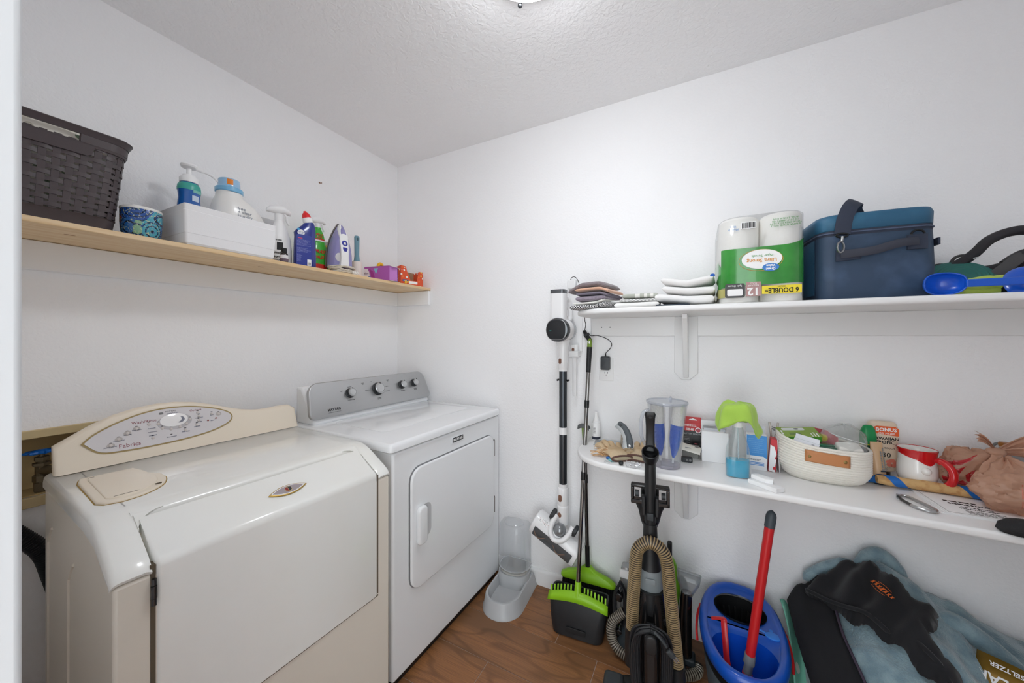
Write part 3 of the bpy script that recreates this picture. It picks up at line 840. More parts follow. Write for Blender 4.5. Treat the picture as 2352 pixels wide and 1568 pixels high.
# rim with a handle slot in each long side
rm = MB()
def ringz(zs):
    rm.loft([[(x, y, z) for x, y in bk_out(min(z, BH), o_)] for z, o_ in zs], False, False)
ringz(((0.2525, 0.0), (0.2525, 0.006), (0.262, 0.009), (0.268, 0.012), (0.2705, 0.010), (0.268, 0.004), (0.262, -0.001), (0.2525, -0.001), (0.2525, 0.0)))
ringz(((0.224, 0.0), (0.224, 0.0035), (0.232, 0.0045), (0.232, -0.001), (0.224, -0.001), (0.224, 0.0)))
cw = per(0.242, 0.002, 240)
def in_slot(p_): return abs(p_.x) < 0.072 and abs(p_.y) > 0.08
seg_ = []
for k in range(241):
    p_ = cw[k % 240]; nx = p_.normalized()
    col_ = [(p_.x+nx.x*d_, p_.y+nx.y*d_, z) for d_, z in ((-0.002, 0.231), (0.003, 0.231), (0.005, 0.253), (0.0, 0.253))]
    if in_slot(p_):
        if len(seg_) > 1: rm.loft(seg_)
        seg_ = []
    else: seg_.append(col_)
if len(seg_) > 1: rm.loft(seg_)
for sgn in (-1, 1):    # solid panels under the handle slots
    yb = sgn*(BD/2+0.001)
    rm.loft([[(x, yb - sgn*0.005*(0.225-z)/0.03 + d_, z) for x, z in ((-0.10, 0.226), (-0.094, 0.203), (-0.085, 0.198), (0.085, 0.198), (0.094, 0.203), (0.10, 0.226))] for d_ in (-0.0035, 0.0035)])
rm.build('rim', BROWN, bk, smooth=40)
# cloth inside the basket
CLOTH_LEAF = print_mat('leaf_print_linen', '#e2ddd2', ['#8b9a80', '#cfd0c4', '#b9b3a4', '#6f8068'], 38, 0.9, 0.32)
q = MB()
def lump(u, v):
    a = 2*math.pi*u
    rr = 1.0 - max(0, v-0.86)*2.2
    z = 0.012 + 0.262*v**0.9 + 0.012*fabric_noise(math.cos(a)*2, math.sin(a)*2, v*3, 2.0)*v
    ox = (0.141+0.020*v)*rr*math.copysign(abs(math.cos(a))**0.55, math.cos(a)); oy = (0.094+0.018*v)*rr*math.copysign(abs(math.sin(a))**0.55, math.sin(a))
    k = 1 + 0.05*fabric_noise(ox*9, oy*9, v*4)
    return (ox*k, oy*k, z + 0.02*fabric_noise(ox*14, oy*14, 3.1))
q.grid(lump, 48, 16, closed_u=True)
q.v += [(0, 0, 0.276)]; top_i = len(q.v)-1
for i in range(48): q.f.append((15*48+i, 15*48+(i+1) % 48, top_i))
ln = q.build('folded_linen', CLOTH_LEAF, smooth=180)
ln.location = (0.145, -1.505, ZS+0.002); ln.rotation_euler = (0, 0, R(90))
tag(ln, 'white and green leaf-patterned linen packed inside the dark brown basket', 'linen')

# ---- painted jar
def jar_mat():
    m = mat('painted_jar_band', '#2d6f94', 0.25, coat=0.4); nt = m.node_tree; b = nt.nodes['Principled BSDF']
    tc = nt.nodes.new('ShaderNodeTexCoord')
    v = nt.nodes.new('ShaderNodeTexVoronoi'); v.inputs['Scale'].default_value = 17; nt.links.new(tc.outputs['Object'], v.inputs['Vector'])
    sp = nt.nodes.new('ShaderNodeSeparateColor'); nt.links.new(v.outputs['Color'], sp.inputs[0])
    rp = nt.nodes.new('ShaderNodeValToRGB'); rp.color_ramp.interpolation = 'CONSTANT'
    for i, c in enumerate(('#2a63a6', '#4aa3b8', '#7fae8e', '#93431f', '#1f4f9c', '#3a5a2c', '#6fb0b8')):
        e = rp.color_ramp.elements[i] if i < 2 else rp.color_ramp.elements.new(i/7); e.position = i/7; e.color = lin(c)
    nt.links.new(sp.outputs[0], rp.inputs['Fac'])
    # concentric strokes inside each patch
    ml = nt.nodes.new('ShaderNodeMath'); ml.operation = 'MULTIPLY'; ml.inputs[1].default_value = 38.0; nt.links.new(v.outputs['Distance'], ml.inputs[0])
    sn = nt.nodes.new('ShaderNodeMath'); sn.operation = 'SINE'; nt.links.new(ml.outputs[0], sn.inputs[0])
    gt = nt.nodes.new('ShaderNodeMath'); gt.operation = 'GREATER_THAN'; gt.inputs[1].default_value = 0.55; nt.links.new(sn.outputs[0], gt.inputs[0])
    n = nt.nodes.new('ShaderNodeTexNoise'); n.inputs['Scale'].default_value = 260; nt.links.new(tc.outputs['Object'], n.inputs['Vector'])
    rp2 = nt.nodes.new('ShaderNodeValToRGB'); rp2.color_ramp.interpolation = 'CONSTANT'
    rp2.color_ramp.elements[0].color = lin('#10202c'); rp2.color_ramp.elements[1].position = 0.5; rp2.color_ramp.elements[1].color = lin('#1d4f8e')
    nt.links.new(n.outputs['Fac'], rp2.inputs['Fac'])
    mx = nt.nodes.new('ShaderNodeMix'); mx.data_type = 'RGBA'; nt.links.new(gt.outputs[0], mx.inputs['Factor'])
    nt.links.new(rp.outputs['Color'], mx.inputs['A']); nt.links.new(rp2.outputs['Color'], mx.inputs['B'])
    g2 = nt.nodes.new('ShaderNodeMath'); g2.operation = 'GREATER_THAN'; g2.inputs[1].default_value = 0.62; nt.links.new(n.outputs['Fac'], g2.inputs[0])
    mx2 = nt.nodes.new('ShaderNodeMix'); mx2.data_type = 'RGBA'; nt.links.new(g2.outputs[0], mx2.inputs['Factor'])
    nt.links.new(mx.outputs['Result'], mx2.inputs['A']); mx2.inputs['B'].default_value = lin('#b8c49c')
    nt.links.new(mx2.outputs['Result'], b.inputs['Base Color'])
    return m
jr = on_left('ceramic_jar', 'small ceramic jar with colourful blue and red painted band', 'jar', 0.212, -1.294)
JP = [(0.030, 0.0), (0.041, 0.006), (0.046, 0.020), (0.048, 0.050), (0.048, 0.086), (0.0475, 0.088)]
MB().lathe(JP, 40).build('body', jar_mat(), jr)
MB().lathe([(0.047, 0.087), (0.0485, 0.089), (0.0485, 0.094), (0.046, 0.096), (0.044, 0.094), (0.043, 0.06), (0.0, 0.06)], 40).build('rim', mat('glazed_white', '#eeeeea', 0.2, coat=0.5), jr)
MB().tube(spline([(-0.022, 0.0, 0.097), (-0.018, 0, 0.104), (0.0, 0, 0.105), (0.018, 0, 0.104), (0.022, 0, 0.097)], 6), 0.0035, 8).build('spoon_handle', WHITE_PLASTIC, jr)

# ---- white foam box
FOAM = mat('white_foam', '#eeeeef', 0.7, bump=(300, 0.15, 0.001))
wb = on_left('foam_box', 'open white foam box overhanging the pine shelf edge', 'box', 0.165, -1.075)
b0 = MB()
oo = lambda k: rrect(0.288-0.012*(1-k), 0.262-0.012*(1-k), 0.008, 3)
oi = lambda k: rrect(0.288-0.048-0.012*(1-k), 0.262-0.048-0.012*(1-k), 0.02, 3)
b0.loft([[(x, y, z) for x, y in o_] for o_, z in ((inset(oo(0), 0.006), 0), (oo(0), 0.006), (oo(0.25), 0.036), (inset(oo(0.25), -0.001), 0.037), (inset(oo(0.8), -0.001), 0.110), (oo(0.8), 0.111), (oo(1), 0.130), (inset(oo(1), 0.002), 0.132), (oi(1), 0.132), (oi(0), 0.03))])
b0.build('box_shell', FOAM, wb)

# ---- foaming soap pump standing in the foam box
sp_ = on_left('soap_pump_bottle', 'blue foaming hand soap bottle with white pump in the foam box', 'bottle', 0.150, -1.152, dz=0.0305, rz=-8)
SPF = [(0.0, 0.030, 0.024), (0.006, 0.036, 0.029), (0.05, 0.037, 0.030), (0.12, 0.034, 0.028), (0.160, 0.030, 0.026), (0.175, 0.031, 0.027), (0.190, 0.033, 0.028), (0.205, 0.031, 0.027), (0.212, 0.026, 0.024), (0.216, 0.024, 0.023)]
MB().loft(rings_body(SPF)).build('bottle', mat('blue_soap', '#1a5fae', 0.12, coat=0.6), sp_, smooth=60)
label_patch('teal_band', mat('teal_print', '#3fa79a', 0.3), sp_, [(0.186, 0.0325, 0.028), (0.196, 0.0325, 0.028), (0.205, 0.031, 0.027), (0.2115, 0.0264, 0.0243)], 0, 360, 0.0006, seg=30)
label_patch('teal_swoosh', mat('teal_print_light', '#7fc0b5', 0.3), sp_, [(0.178, 0.0313, 0.0271), (0.188, 0.033, 0.028)], -80, 60, 0.0007, seg=20)
label_patch('cloud_print', mat('pale_cloud', '#c9d6e6', 0.4), sp_, [(0.148, 0.0308, 0.0264), (0.158, 0.0302, 0.0261), (0.168, 0.0304, 0.0264)], -85, -45, 0.0008, seg=8)
MB().lathe([(0.0255, 0.214), (0.027, 0.215), (0.027, 0.231), (0.025, 0.234), (0.020, 0.235), (0.018, 0.243), (0.009, 0.244), (0.0075, 0.246), (0.0075, 0.272)], 28).build('pump_collar', WHITE_PLASTIC, sp_)
ph_ = MB(); ph_.lathe([(0.012, 0.268), (0.022, 0.271), (0.0245, 0.276), (0.0235, 0.281), (0.0005, 0.283)], 28)
ph_.tube(spline([(0.018, -0.005, 0.272), (0.035, -0.010, 0.268), (0.055, -0.016, 0.262), (0.068, -0.019, 0.253), (0.075, -0.021, 0.243)], 5), [0.006]*6+[0.0045]*9+[0.0035]*6, 10)
ph_.build('pump_head', WHITE_PLASTIC, sp_)

# ---- laundry detergent jug
jg = on_left('detergent_jug', 'white laundry detergent jug with light blue cap in the foam box', 'jug', 0.140, -1.005, dz=0.0305, rz=-6)
JW = mat('jug_white', '#eceae6', 0.3, coat=0.2)
JG = [(0.0, 0.075, 0.045), (0.006, 0.083, 0.052), (0.10, 0.088, 0.054), (0.150, 0.083, 0.052, 0.004), (0.178, 0.072, 0.048, 0.0), (0.198, 0.055, 0.044, -0.010), (0.205, 0.046, 0.041, -0.016), (0.212, 0.042, 0.039, -0.018), (0.228, 0.041, 0.038, -0.018)]
MB().loft(rings_body(JG, 36, 2.5)).build('jug_body', JW, jg, smooth=60)
MB().tube(spline([(0.050, 0, 0.185), (0.075, 0, 0.165), (0.094, 0, 0.130), (0.100, 0, 0.10), (0.094, 0, 0.075), (0.078, 0, 0.062)], 6), 0.0125, 12).build('jug_handle', JW, jg)
LB = mat('light_blue_cap', '#79b6dc', 0.3, coat=0.3); LBT = mat('translucent_blue_cap', '#9cc4e4', 0.2, coat=0.3)
MB(Tm((-0.018, 0, 0))).lathe([(0.043, 0.226), (0.045, 0.228), (0.045, 0.242), (0.042, 0.245)], 32).build('cap_ring', LB, jg)
MB(Tm((-0.018, 0, 0))).lathe([(0.036, 0.244), (0.035, 0.272), (0.034, 0.277), (0.032, 0.278), (0.030, 0.272), (0.0, 0.272)], 32).build('cap', LBT, jg)
st_ = label_patch('round_sticker', mat('orange_sticker', '#e8862a', 0.5), jg, [(0.252+0.0105*(1-math.cos(R(a))), 0.0355, 0.0355, -0.018) for a in (0, 180)], -118, -88, 0.0006, seg=6)
for i, (tx, zz, s_, mm) in enumerate((('free', 0.163, 0.0165, mat('slate_print', '#7d8593', 0.6)), ('+ clear', 0.149, 0.0165, MATS['slate_print']), ('laundry', 0.135, 0.0165, mat('pale_slate_print', '#a3a8b2', 0.6)), ('detergent', 0.121, 0.0165, MATS['pale_slate_print']))):
    text(tx, s_, mm, jg, frame((-0.008, -0.0565 + (0.004 if zz > 0.15 else 0.0015 if zz > 0.14 else 0), zz), (1, 0, 0), (0, 0.1, 1), (0, -1, 0.1)), align='LEFT')

# ---- white stain remover trigger spray, text side label
def trigger_head(parent, z, m, s=1.0, flip=1):
    q = MB(Tm((0, 0, z), sc=s))
    q.lathe([(0.0145, 0.0), (0.0145, 0.022), (0.012, 0.024)], 20)
    prof = [(-0.040, 0.032, 0.008, 0.007), (-0.030, 0.037, 0.011, 0.012), (-0.010, 0.040, 0.0125, 0.016), (0.012, 0.042, 0.0125, 0.015), (0.028, 0.038, 0.011, 0.012), (0.038, 0.033, 0.008, 0.008)]
    q.loft([[(flip*x, b_*math.cos(2*math.pi*k/16), zc + c_*math.sin(2*math.pi*k/16)) for k in range(16)] for x, zc, b_, c_ in prof])
    q.tube(spline([(flip*0.014, 0, 0.032), (flip*0.024, 0, 0.020), (flip*0.026, 0, 0.004), (flip*0.034, 0, -0.010)], 5), 0.0045, 8)
    return q.build('trigger_head', m, parent, smooth=50)
sv = on_left('stain_spray_bottle', 'white trigger spray bottle with black logo behind tiny dropper bottle', 'spray bottle', 0.175, -0.855, rz=-14)
SVP = [(0.0, 0.042, 0.028), (0.005, 0.047, 0.032), (0.07, 0.047, 0.032), (0.12, 0.042, 0.030), (0.155, 0.030, 0.024), (0.178, 0.020, 0.018), (0.190, 0.016, 0.016), (0.196, 0.0155, 0.0155)]
MB().loft(rings_body(SVP, 32, 2.3)).build('bottle', WHITE_PLASTIC, sv, smooth=60)
trigger_head(sv, 0.194, WHITE_PLASTIC, 1.15)
label_patch('black_logo', BLACK_PRINT, sv, [(0.062, 0.047, 0.032), (0.095, 0.0455, 0.0315)], -108, -84, 0.0007, p=2.3, seg=6)
marks(sv, GREY_PRINT, FR(-0.012, -0.0322, 0.104), 0.034, 1, 0.01, 0.0055, 21)
text('laundry', 0.0150, BLACK_PRINT, sv, frame((-0.012, -0.0330, 0.050), (1, 0, 0), (0, 0, 1), (0, -1, 0)), bold=0.0003)
text('spray', 0.0150, BLACK_PRINT, sv, frame((-0.012, -0.0330, 0.033), (1, 0, 0), (0, 0, 1), (0, -1, 0)), bold=0.0003)
marks(sv, BLACK_PRINT, FR(-0.012, -0.0327, 0.020), 0.034, 2, 0.005, 0.0026, 22)
# refill pouch behind it
pu = on_left('refill_pouch', 'translucent white refill pouch with small print behind the foam box', 'pouch', 0.085, -0.838, rz=4)
def pouch(u, v):
    x = (u-0.5)*0.115*(1-0.22*max(0, v-0.55)); th = 0.018*math.sin(math.pi*min(1, u*1.0))*(1-v*0.75)
    return x, th, v
MBp = MB()
MBp.loft([[(pouch(u/12, v/8)[0], -pouch(u/12, v/8)[1]-0.001, 0.215*v/8) for u in range(13)] + [(pouch(u/12, v/8)[0], pouch(u/12, v/8)[1]+0.001, 0.215*v/8) for u in range(12, -1, -1)] for v in range(9)])
MBp.build('pouch_film', mat('pouch_white', '#dfe0e2', 0.3, coat=0.3), pu, smooth=60)
fine_print(pu, GREY_PRINT, -0.045, 0.020, 0.190, 10, 0.0062, -0.0120, 0.0018, 3)
# tiny dropper bottle
ob = on_left('dropper_bottle', 'tiny brown dropper bottle with black cap at the shelf edge', 'bottle', 0.255, -0.880)
MB().lathe([(0.013, 0), (0.0145, 0.002), (0.0145, 0.034), (0.012, 0.039), (0.009, 0.041)], 24).build('glass', mat('dark_amber_glass', '#2a1d18', 0.1, coat=0.6), ob)
MB().lathe([(0.0150, 0.004), (0.0150, 0.031)], 24, caps=False).build('label', mat('pale_label', '#e7e4e6', 0.6), ob)
MB().lathe([(0.0152, 0.004), (0.0152, 0.017)], 24, caps=False).build('label_band', mat('plum_label', '#6b5a68', 0.6), ob)
cp_ = MB(); cp_.loft([[((0.0098 + 0.0005*(k % 2))*math.cos(2*math.pi*k/40), (0.0098 + 0.0005*(k % 2))*math.sin(2*math.pi*k/40), z) for k in range(40)] for z in (0.041, 0.060)]); cp_.build('cap', BLACK_PLASTIC, ob)

# ---- blue toilet bowl cleaner with red cap
bc = on_left('toilet_cleaner_bottle', 'dark blue angled-neck cleaner bottle with red and white cap', 'bottle', 0.232, -0.778, rz=-16)
NV = mat('navy_plastic', '#1d2f86', 0.22, coat=0.4)
BCP = [(0.0, 0.040, 0.022), (0.004, 0.044, 0.026), (0.05, 0.044, 0.026), (0.115, 0.042, 0.026), (0.132, 0.041, 0.026), (0.143, 0.042, 0.0255), (0.150, 0.043, 0.025), (0.163, 0.038, 0.024, 0.004), (0.180, 0.029, 0.022, 0.012), (0.194, 0.021, 0.019, 0.016), (0.200, 0.0195, 0.018, 0.016)]
MB().loft(rings_body(BCP, 32, 2.6)).build('bottle', NV, bc, smooth=60)
capT = Tm((0.014, 0, 0.198), (0, -16, 0))
MB(capT).lathe([(0.020, 0), (0.0205, 0.002), (0.018, 0.024)], 24).build('cap_collar', WHITE_PLASTIC, bc)
MB(capT).lathe([(0.0182, 0.023), (0.016, 0.034), (0.012, 0.043), (0.0065, 0.047), (0.006, 0.052), (0.004, 0.053)], 24).build('red_cap', mat('red_cap_plastic', '#e0262c', 0.35), bc)
MB(FR(-0.010, -0.0262, 0.0)).prism(rrect(0.060, 0.136, 0.01, 3, 0, 0.070), 0.0006).build('back_label', mat('navy_label', '#2b3a92', 0.4), bc)
MB(FR(-0.022, -0.0255, 0.145)).prism(ell(0.014, 0.013, 20), 0.0012).build('logo_oval', WHITE_PRINT, bc)
text('Toilet Bowl\nCleaner', 0.0055, mat('blue_print', '#3a4c9a', 0.5), bc, FR(-0.022, -0.0270, 0.145))
MB(FR(-0.032, -0.0254, 0.1585)).prism(ell(0.006, 0.005, 14), 0.0016).build('logo_dot', mat('cyan_print', '#3f9fd6', 0.5), bc)
MB(FR(-0.026, -0.0268, 0.1215)).prism(rrect(0.018, 0.003, 0.001, 2), 0.0004).build('pink_bar', mat('pink_print', '#e05068', 0.5), bc)
LAV = mat('lavender_print', '#8d96cc', 0.5)
fine_print(bc, LAV, -0.038, 0.018, 0.115, 6, 0.0048, -0.0270, 0.0014, 4); fine_print(bc, LAV, -0.038, 0.016, 0.080, 5, 0.0042, -0.0270, 0.0014, 5); fine_print(bc, LAV, -0.038, -0.018, 0.052, 8, 0.0042, -0.0270, 0.0014, 6)
MB(FR(0.010, -0.0268, 0.019)).prism(rrect(0.016, 0.027, 0.001, 2), 0.0005).build('barcode_label', WHITE_PRINT, bc)
for i in range(5): MB(FR(0.010, -0.0274, 0.014)).bx(-0.006+i*0.0026, -0.006+i*0.0026+0.0012, -0.006, 0.006, 0, 0.0002).build('barcode_bar', BLACK_PRINT, bc)

# ---- green spray
gs = on_left('green_spray_bottle', 'bright green trigger spray bottle with red lettering behind the navy bottle', 'spray bottle', 0.100, -0.628, rz=-6)
GP = [(0.0, 0.046, 0.026), (0.005, 0.050, 0.029), (0.09, 0.046, 0.028), (0.135, 0.042, 0.027), (0.150, 0.036, 0.024), (0.158, 0.034, 0.023), (0.166, 0.035, 0.024), (0.200, 0.026, 0.021), (0.222, 0.017, 0.016), (0.228, 0.0145, 0.0145), (0.234, 0.0145, 0.0145)]
MB().loft(rings_body(GP, 32, 2.3)).build('bottle', mat('bright_green_plastic', '#45b23c', 0.25, coat=0.3), gs, smooth=60)
trigger_head(gs, 0.232, WHITE_PLASTIC, 0.95)
REDP = mat('red_print', '#cf2a20', 0.5)
text('SPRAY', 0.022, REDP, gs, FR(-0.012, -0.0305, 0.112), shear=0.25, bold=0.0006)
text('WASH', 0.024, REDP, gs, FR(-0.012, -0.0305, 0.084), shear=0.25, bold=0.0006)
text('SPRAY\nSAFE', 0.012, REDP, gs, FR(-0.006, -0.0262, 0.190), shear=0.2, bold=0.0004)
label_patch('red_band', REDP, gs, [(0.030, 0.049, 0.0285), (0.052, 0.048, 0.0283)], -150, -55, 0.0006, p=2.3)
label_patch('red_stripe', REDP, gs, [(0.171, 0.0345, 0.0236), (0.1775, 0.0325, 0.0231)], -130, -40, 0.0006, p=2.3)
label_patch('white_stripe', WHITE_PRINT, gs, [(0.164, 0.0349, 0.0239), (0.171, 0.0345, 0.0236)], -130, -40, 0.0006, p=2.3)
# ---- yellow canister
yc = on_left('yellow_canister', 'yellow canister with clear lid mostly hidden behind the iron', 'canister', 0.060, -0.515)
MB().lathe([(0.045, 0), (0.047, 0.003), (0.047, 0.150), (0.042, 0.163), (0.037, 0.168), (0.037, 0.172)], 32).build('body', mat('yellow_plastic', '#f2c32c', 0.35), yc)
MB().lathe([(0.039, 0.171), (0.039, 0.188), (0.036, 0.190)], 32).build('lid', mat('frosted_lid', '#dfdfdb', 0.4), yc)

# ---- iron standing on its heel, cord wrapped around
ir = on_left('clothes_iron', 'white and violet steam iron standing upright with cord wrapped around base', 'iron', 0.195, -0.566, rz=-10)
ir.scale = (0.93, 0.93, 1.0)
def iron_out(s):
    pts = [(0, 0.268), (0.020, 0.238), (0.042, 0.190), (0.058, 0.135), (0.064, 0.085), (0.066, 0.040)]
    r1 = [(x*s, z) for x, z in pts]
    sp1 = [(x, z) for x, z, _ in spline([(x, z, 0) for x, z in r1], 4)]
    return sp1 + [(-x, z) for x, z in reversed(sp1[1:])]
def iron_layer(name, m, s, y0, y1, zs=1.0, z0=0.0, parent=None, r=0.003):
    T = frame((0, y0, z0), (1, 0, 0), (0, 0, 1), (0, -1, 0))
    q = MB(T); q.slab([(x, z*zs) for x, z in iron_out(s)], y0-y1, r)
    return q.build(name, m, parent or ir)
iron_layer('soleplate', mat('iron_soleplate', '#8b8580', 0.3, metal=0.8), 1.0, 0.052, 0.044)
iron_layer('heat_shield', mat('iron_dark_skirt', '#4f4a4c', 0.4), 0.99, 0.044, 0.032, 0.992)
VIO = mat('violet_tank', '#8f8bbd', 0.15, coat=0.5, alpha=1.0)
vt = MB()
prof_i = [(0.032, 0.96), (0.018, 0.955), (0.002, 0.90), (-0.012, 0.80), (-0.022, 0.66)]
vt.loft([[(x*s_, y_, 0.036+(z-0.036)*(0.55+0.45*s_)*0.985) for x, z in iron_out(1.0)] for y_, s_ in prof_i])
vt.build('water_tank', VIO, ir, smooth=60)
hb = MB()
hz = [(0.256, 0.007, 0.016), (0.235, 0.018, 0.000), (0.20, 0.026, -0.014), (0.17, 0.026, -0.023), (0.12, 0.023, -0.030), (0.08, 0.022, -0.032), (0.04, 0.026, -0.030)]
hb.loft([[(w_*math.cos(R(a)), y_ + (0.012 if a in (0, 180) else 0) - 0.010*max(0, math.sin(R(a))) + (0.02 if a > 180 else 0), z) for a in (0, 30, 60, 90, 120, 150, 180, 225, 270, 315)] for z, w_, y_ in hz])
hb.build('handle', WHITE_PLASTIC, ir, smooth=50)
IB = mat('iron_blue_button', '#2a2f9a', 0.2, coat=0.4)
MB(frame((0.0, -0.030, 0.155), (1, 0, 0), (0, 0.12, 1), (0, -1, 0.12))).lathe([(0.0155, 0), (0.0155, 0.004), (0.012, 0.006), (0.006, 0.0045), (0.0005, 0.0045)], 24).build('spray_button', IB, ir)
MB(frame((0.0, -0.036, 0.125), (1, 0, 0), (0, 0.1, 1), (0, -1, 0.1))).slab([(-0.012, 0.009), (0.012, 0.009), (0.012, 0.0), (0.006, -0.011), (-0.006, -0.011), (-0.012, 0.0)], 0.005, 0.0015).build('steam_button', IB, ir)
MB(frame((-0.022, -0.018, 0.085), (1, 0, 0), (0, 0, 1), (-0.3, -1, 0))).lathe([(0.022, 0), (0.022, 0.004), (0.018, 0.006), (0.0005, 0.006)], 24).build('dial', mat('iron_dial', '#cfcdd0', 0.3), ir)
MB().slab(rrect(0.100, 0.075, 0.022, 5), 0.030, 0.005).build('heel', WHITE_PLASTIC, ir)
cord = []
for k in range(150):
    a = 2*math.pi*k/24.0
    cord.append(((0.066+0.0035*math.sin(k*0.7))*math.cos(a), (0.049+0.003*math.cos(k*0.9))*math.sin(a), 0.012 + 0.028*(0.5+0.5*math.sin(k*0.083)) + 0.003*math.sin(k*1.7)))
MB().tube(cord, 0.0034, 7).build('cord', mat('cream_cord', '#d6cfc0', 0.6), ir, smooth=60)
# cord end draped at the front
ce = [(0.030 + 0.013*k/10, -0.056 - 0.004*math.sin(k*0.9), 0.012+0.006*math.sin(k*0.7)) for k in range(24)]
MB().tube(ce, [0.0042 + 0.0012*(k % 2) for k in range(24)], 8).build('cord_sleeve', mat('white_cord_sleeve', '#e9e6e0', 0.6), ir)

# ---- lint roller
lr = on_left('lint_roller', 'lint roller with dusty blue handle and pale pink cover beside the iron', 'lint roller', 0.150, -0.440)
MB().lathe([(0.024, 0), (0.0255, 0.002), (0.0255, 0.094), (0.024, 0.096)], 28).build('cover', mat('pale_pink_cover', '#eadfd8', 0.5), lr)
hq = MB(); hq.loft([[(x, y, z) for x, y in ell(a, b_, 18, 0, 0, 2.4)] for z, a, b_ in ((0.094, 0.023, 0.020), (0.104, 0.015, 0.013), (0.13, 0.0125, 0.010), (0.18, 0.0135, 0.010), (0.225, 0.0145, 0.010), (0.232, 0.013, 0.009), (0.235, 0.010, 0.007))])
hq.build('handle', mat('dusty_blue_plastic', '#6f97a6', 0.4), lr, smooth=50)
MB(FR(-0.003, -0.0102, 0.216)).prism(rrect(0.006, 0.017, 0.003, 4), 0.0006).build('hang_hole', mat('hang_hole_shadow', '#3d565f', 0.8), lr)

# ---- purple dryer sheet box, open at its right end
pb = on_left('dryer_sheet_box', 'open purple dryer sheet box lying at the shelf end', 'box', 0.200, -0.318, rz=-78)
PUR = mat('purple_card', '#b25fb0', 0.45); KRAFT_IN = mat('box_inside_dark', '#4a3a34', 0.8)
pw, pd, phh = 0.160, 0.082, 0.082
q = MB(); t_ = 0.0012
q.bx(-pw/2, pw/2, -pd/2, -pd/2+t_, 0, phh); q.bx(-pw/2, pw/2, pd/2-t_, pd/2, 0, phh); q.bx(-pw/2, pw/2, -pd/2, pd/2, 0, t_); q.bx(-pw/2, -pw/2+t_, -pd/2, pd/2, 0, phh)
q.bx(-pw/2, pw/2, -pd/2, pd/2, phh-t_, phh)
q.build('carton', PUR, pb)
MB(FR(-0.061, -pd/2-0.0004, 0.036)).prism([(-0.0215, -0.034), (0.005, -0.034), (0.016, -0.01), (0.012, 0.016), (0.002, 0.034), (-0.0215, 0.034)], 0.0004).build('white_print_area', mat('label_offwhite', '#efe9ee', 0.5), pb)
MB(FR(-0.040, -pd/2-0.0003, 0.036)).prism([(0.003, -0.034), (0.022, -0.034), (0.026, -0.01), (0.016, 0.02), (-0.010, 0.034), (-0.004, 0.020), (0.003, 0.0)], 0.0003).build('magenta_swirl', mat('magenta_print', '#a23a8c', 0.5), pb)
MB(FR(-0.049, -pd/2-0.0008, 0.017)).prism(ell(0.013, 0.0125, 24), 0.0004).build('blue_logo', mat('logo_blue', '#1f5fae', 0.5), pb)
MB(FR(-0.049, -pd/2-0.0012, 0.017)).prism(rrect(0.017, 0.011, 0.003, 3), 0.0003).build('logo_patch', WHITE_PRINT, pb)
MB(FR(-0.006, -pd/2-0.0004, 0.060)).prism([(-0.014, 0.011), (0.014, 0.011), (0.004, -0.016), (0.0, -0.019)], 0.0004).build('aqua_flag', mat('aqua_print', '#8cc3d2', 0.5), pb)
text('days', 0.016, mat('plum_print', '#5b3f70', 0.5), pb, FR(-0.066, -pd/2-0.0010, 0.046))
fl_ = MB(Tm((pw/2, -pd/2, 0), (0, 0, 62))); fl_.bx(0, 0.046, 0, 0.0012, 0.002, phh-0.003); fl_.build('side_flap', mat('purple_card_light', '#c07cc4', 0.4), pb)
fl_ = MB(Tm((pw/2, 0, phh), (0, 16, 0))); fl_.bx(0, 0.030, -pd/2, pd/2, -0.0012, 0); fl_.build('top_flap', mat('white_card', '#d8cfd2', 0.6), pb)
fl_ = MB(); fl_.bx(pw/2, pw/2+0.012, -pd/2, pd/2, 0, 0.0012); fl_.build('bottom_flap', MATS['white_card'], pb)
sh_ = MB()
for k in range(6): sh_.bx(-pw/2+0.01, pw/2-0.004+0.006*math.sin(k*2.1), -pd/2+0.006, pd/2-0.006, 0.003+k*0.004, 0.0055+k*0.004)
sh_.build('sheet_stack', mat('dryer_sheets', '#9fb0b8', 0.8), pb)['kind'] = 'stuff'
# ---- yellow hook peg
yh = on_left('yellow_hook', 'small yellow plastic hook poking above the purple box', 'hook', 0.155, -0.300)
MB().tube(spline([(0, 0, 0), (0.0, 0, 0.085), (0.003, 0, 0.105), (0.016, 0, 0.113), (0.030, 0, 0.106)], 6), 0.009, 12).build('hook_bend', mat('yellow_hook_plastic', '#efb719', 0.35), yh)
MB().lathe([(0.016, 0), (0.016, 0.006), (0.010, 0.010)], 16).build('hook_base', MATS['yellow_hook_plastic'], yh)

# ---- orange snack carton, cut open display tray
ORG = print_mat('orange_carton_print', '#e0562f', ['#f4f0e8', '#efc23a', '#e8782e', '#e0562f'], 55, 0.45, 0.34)
KRAFT = mat('kraft_card', '#a98a6c', 0.85)
oc = on_left('snack_carton', 'orange display carton with cut-out front at the shelf end', 'carton', 0.205, -0.120, rz=-14)
ow, od, oh = 0.150, 0.10, 0.094
fr_ = [(-ow/2, 0), (ow/2, 0), (ow/2, oh-0.004), (ow/2-0.030, oh-0.004), (ow/2-0.044, 0.030), (-0.010, 0.030), (-0.036, oh-0.010), (-0.042, oh+0.016), (-ow/2, oh+0.020)]
MB(FR(0, -od/2+0.0014, 0)).prism(fr_, 0.0014).build('front_panel', ORG, oc)
MB(frame((-ow/2, 0, 0), (0, -1, 0), (0, 0, 1), (-1, 0, 0))).prism([(-od/2, 0), (od/2, 0), (od/2, oh+0.02), (-od/2, oh+0.01)], 0.0014).build('side_panel', ORG, oc)
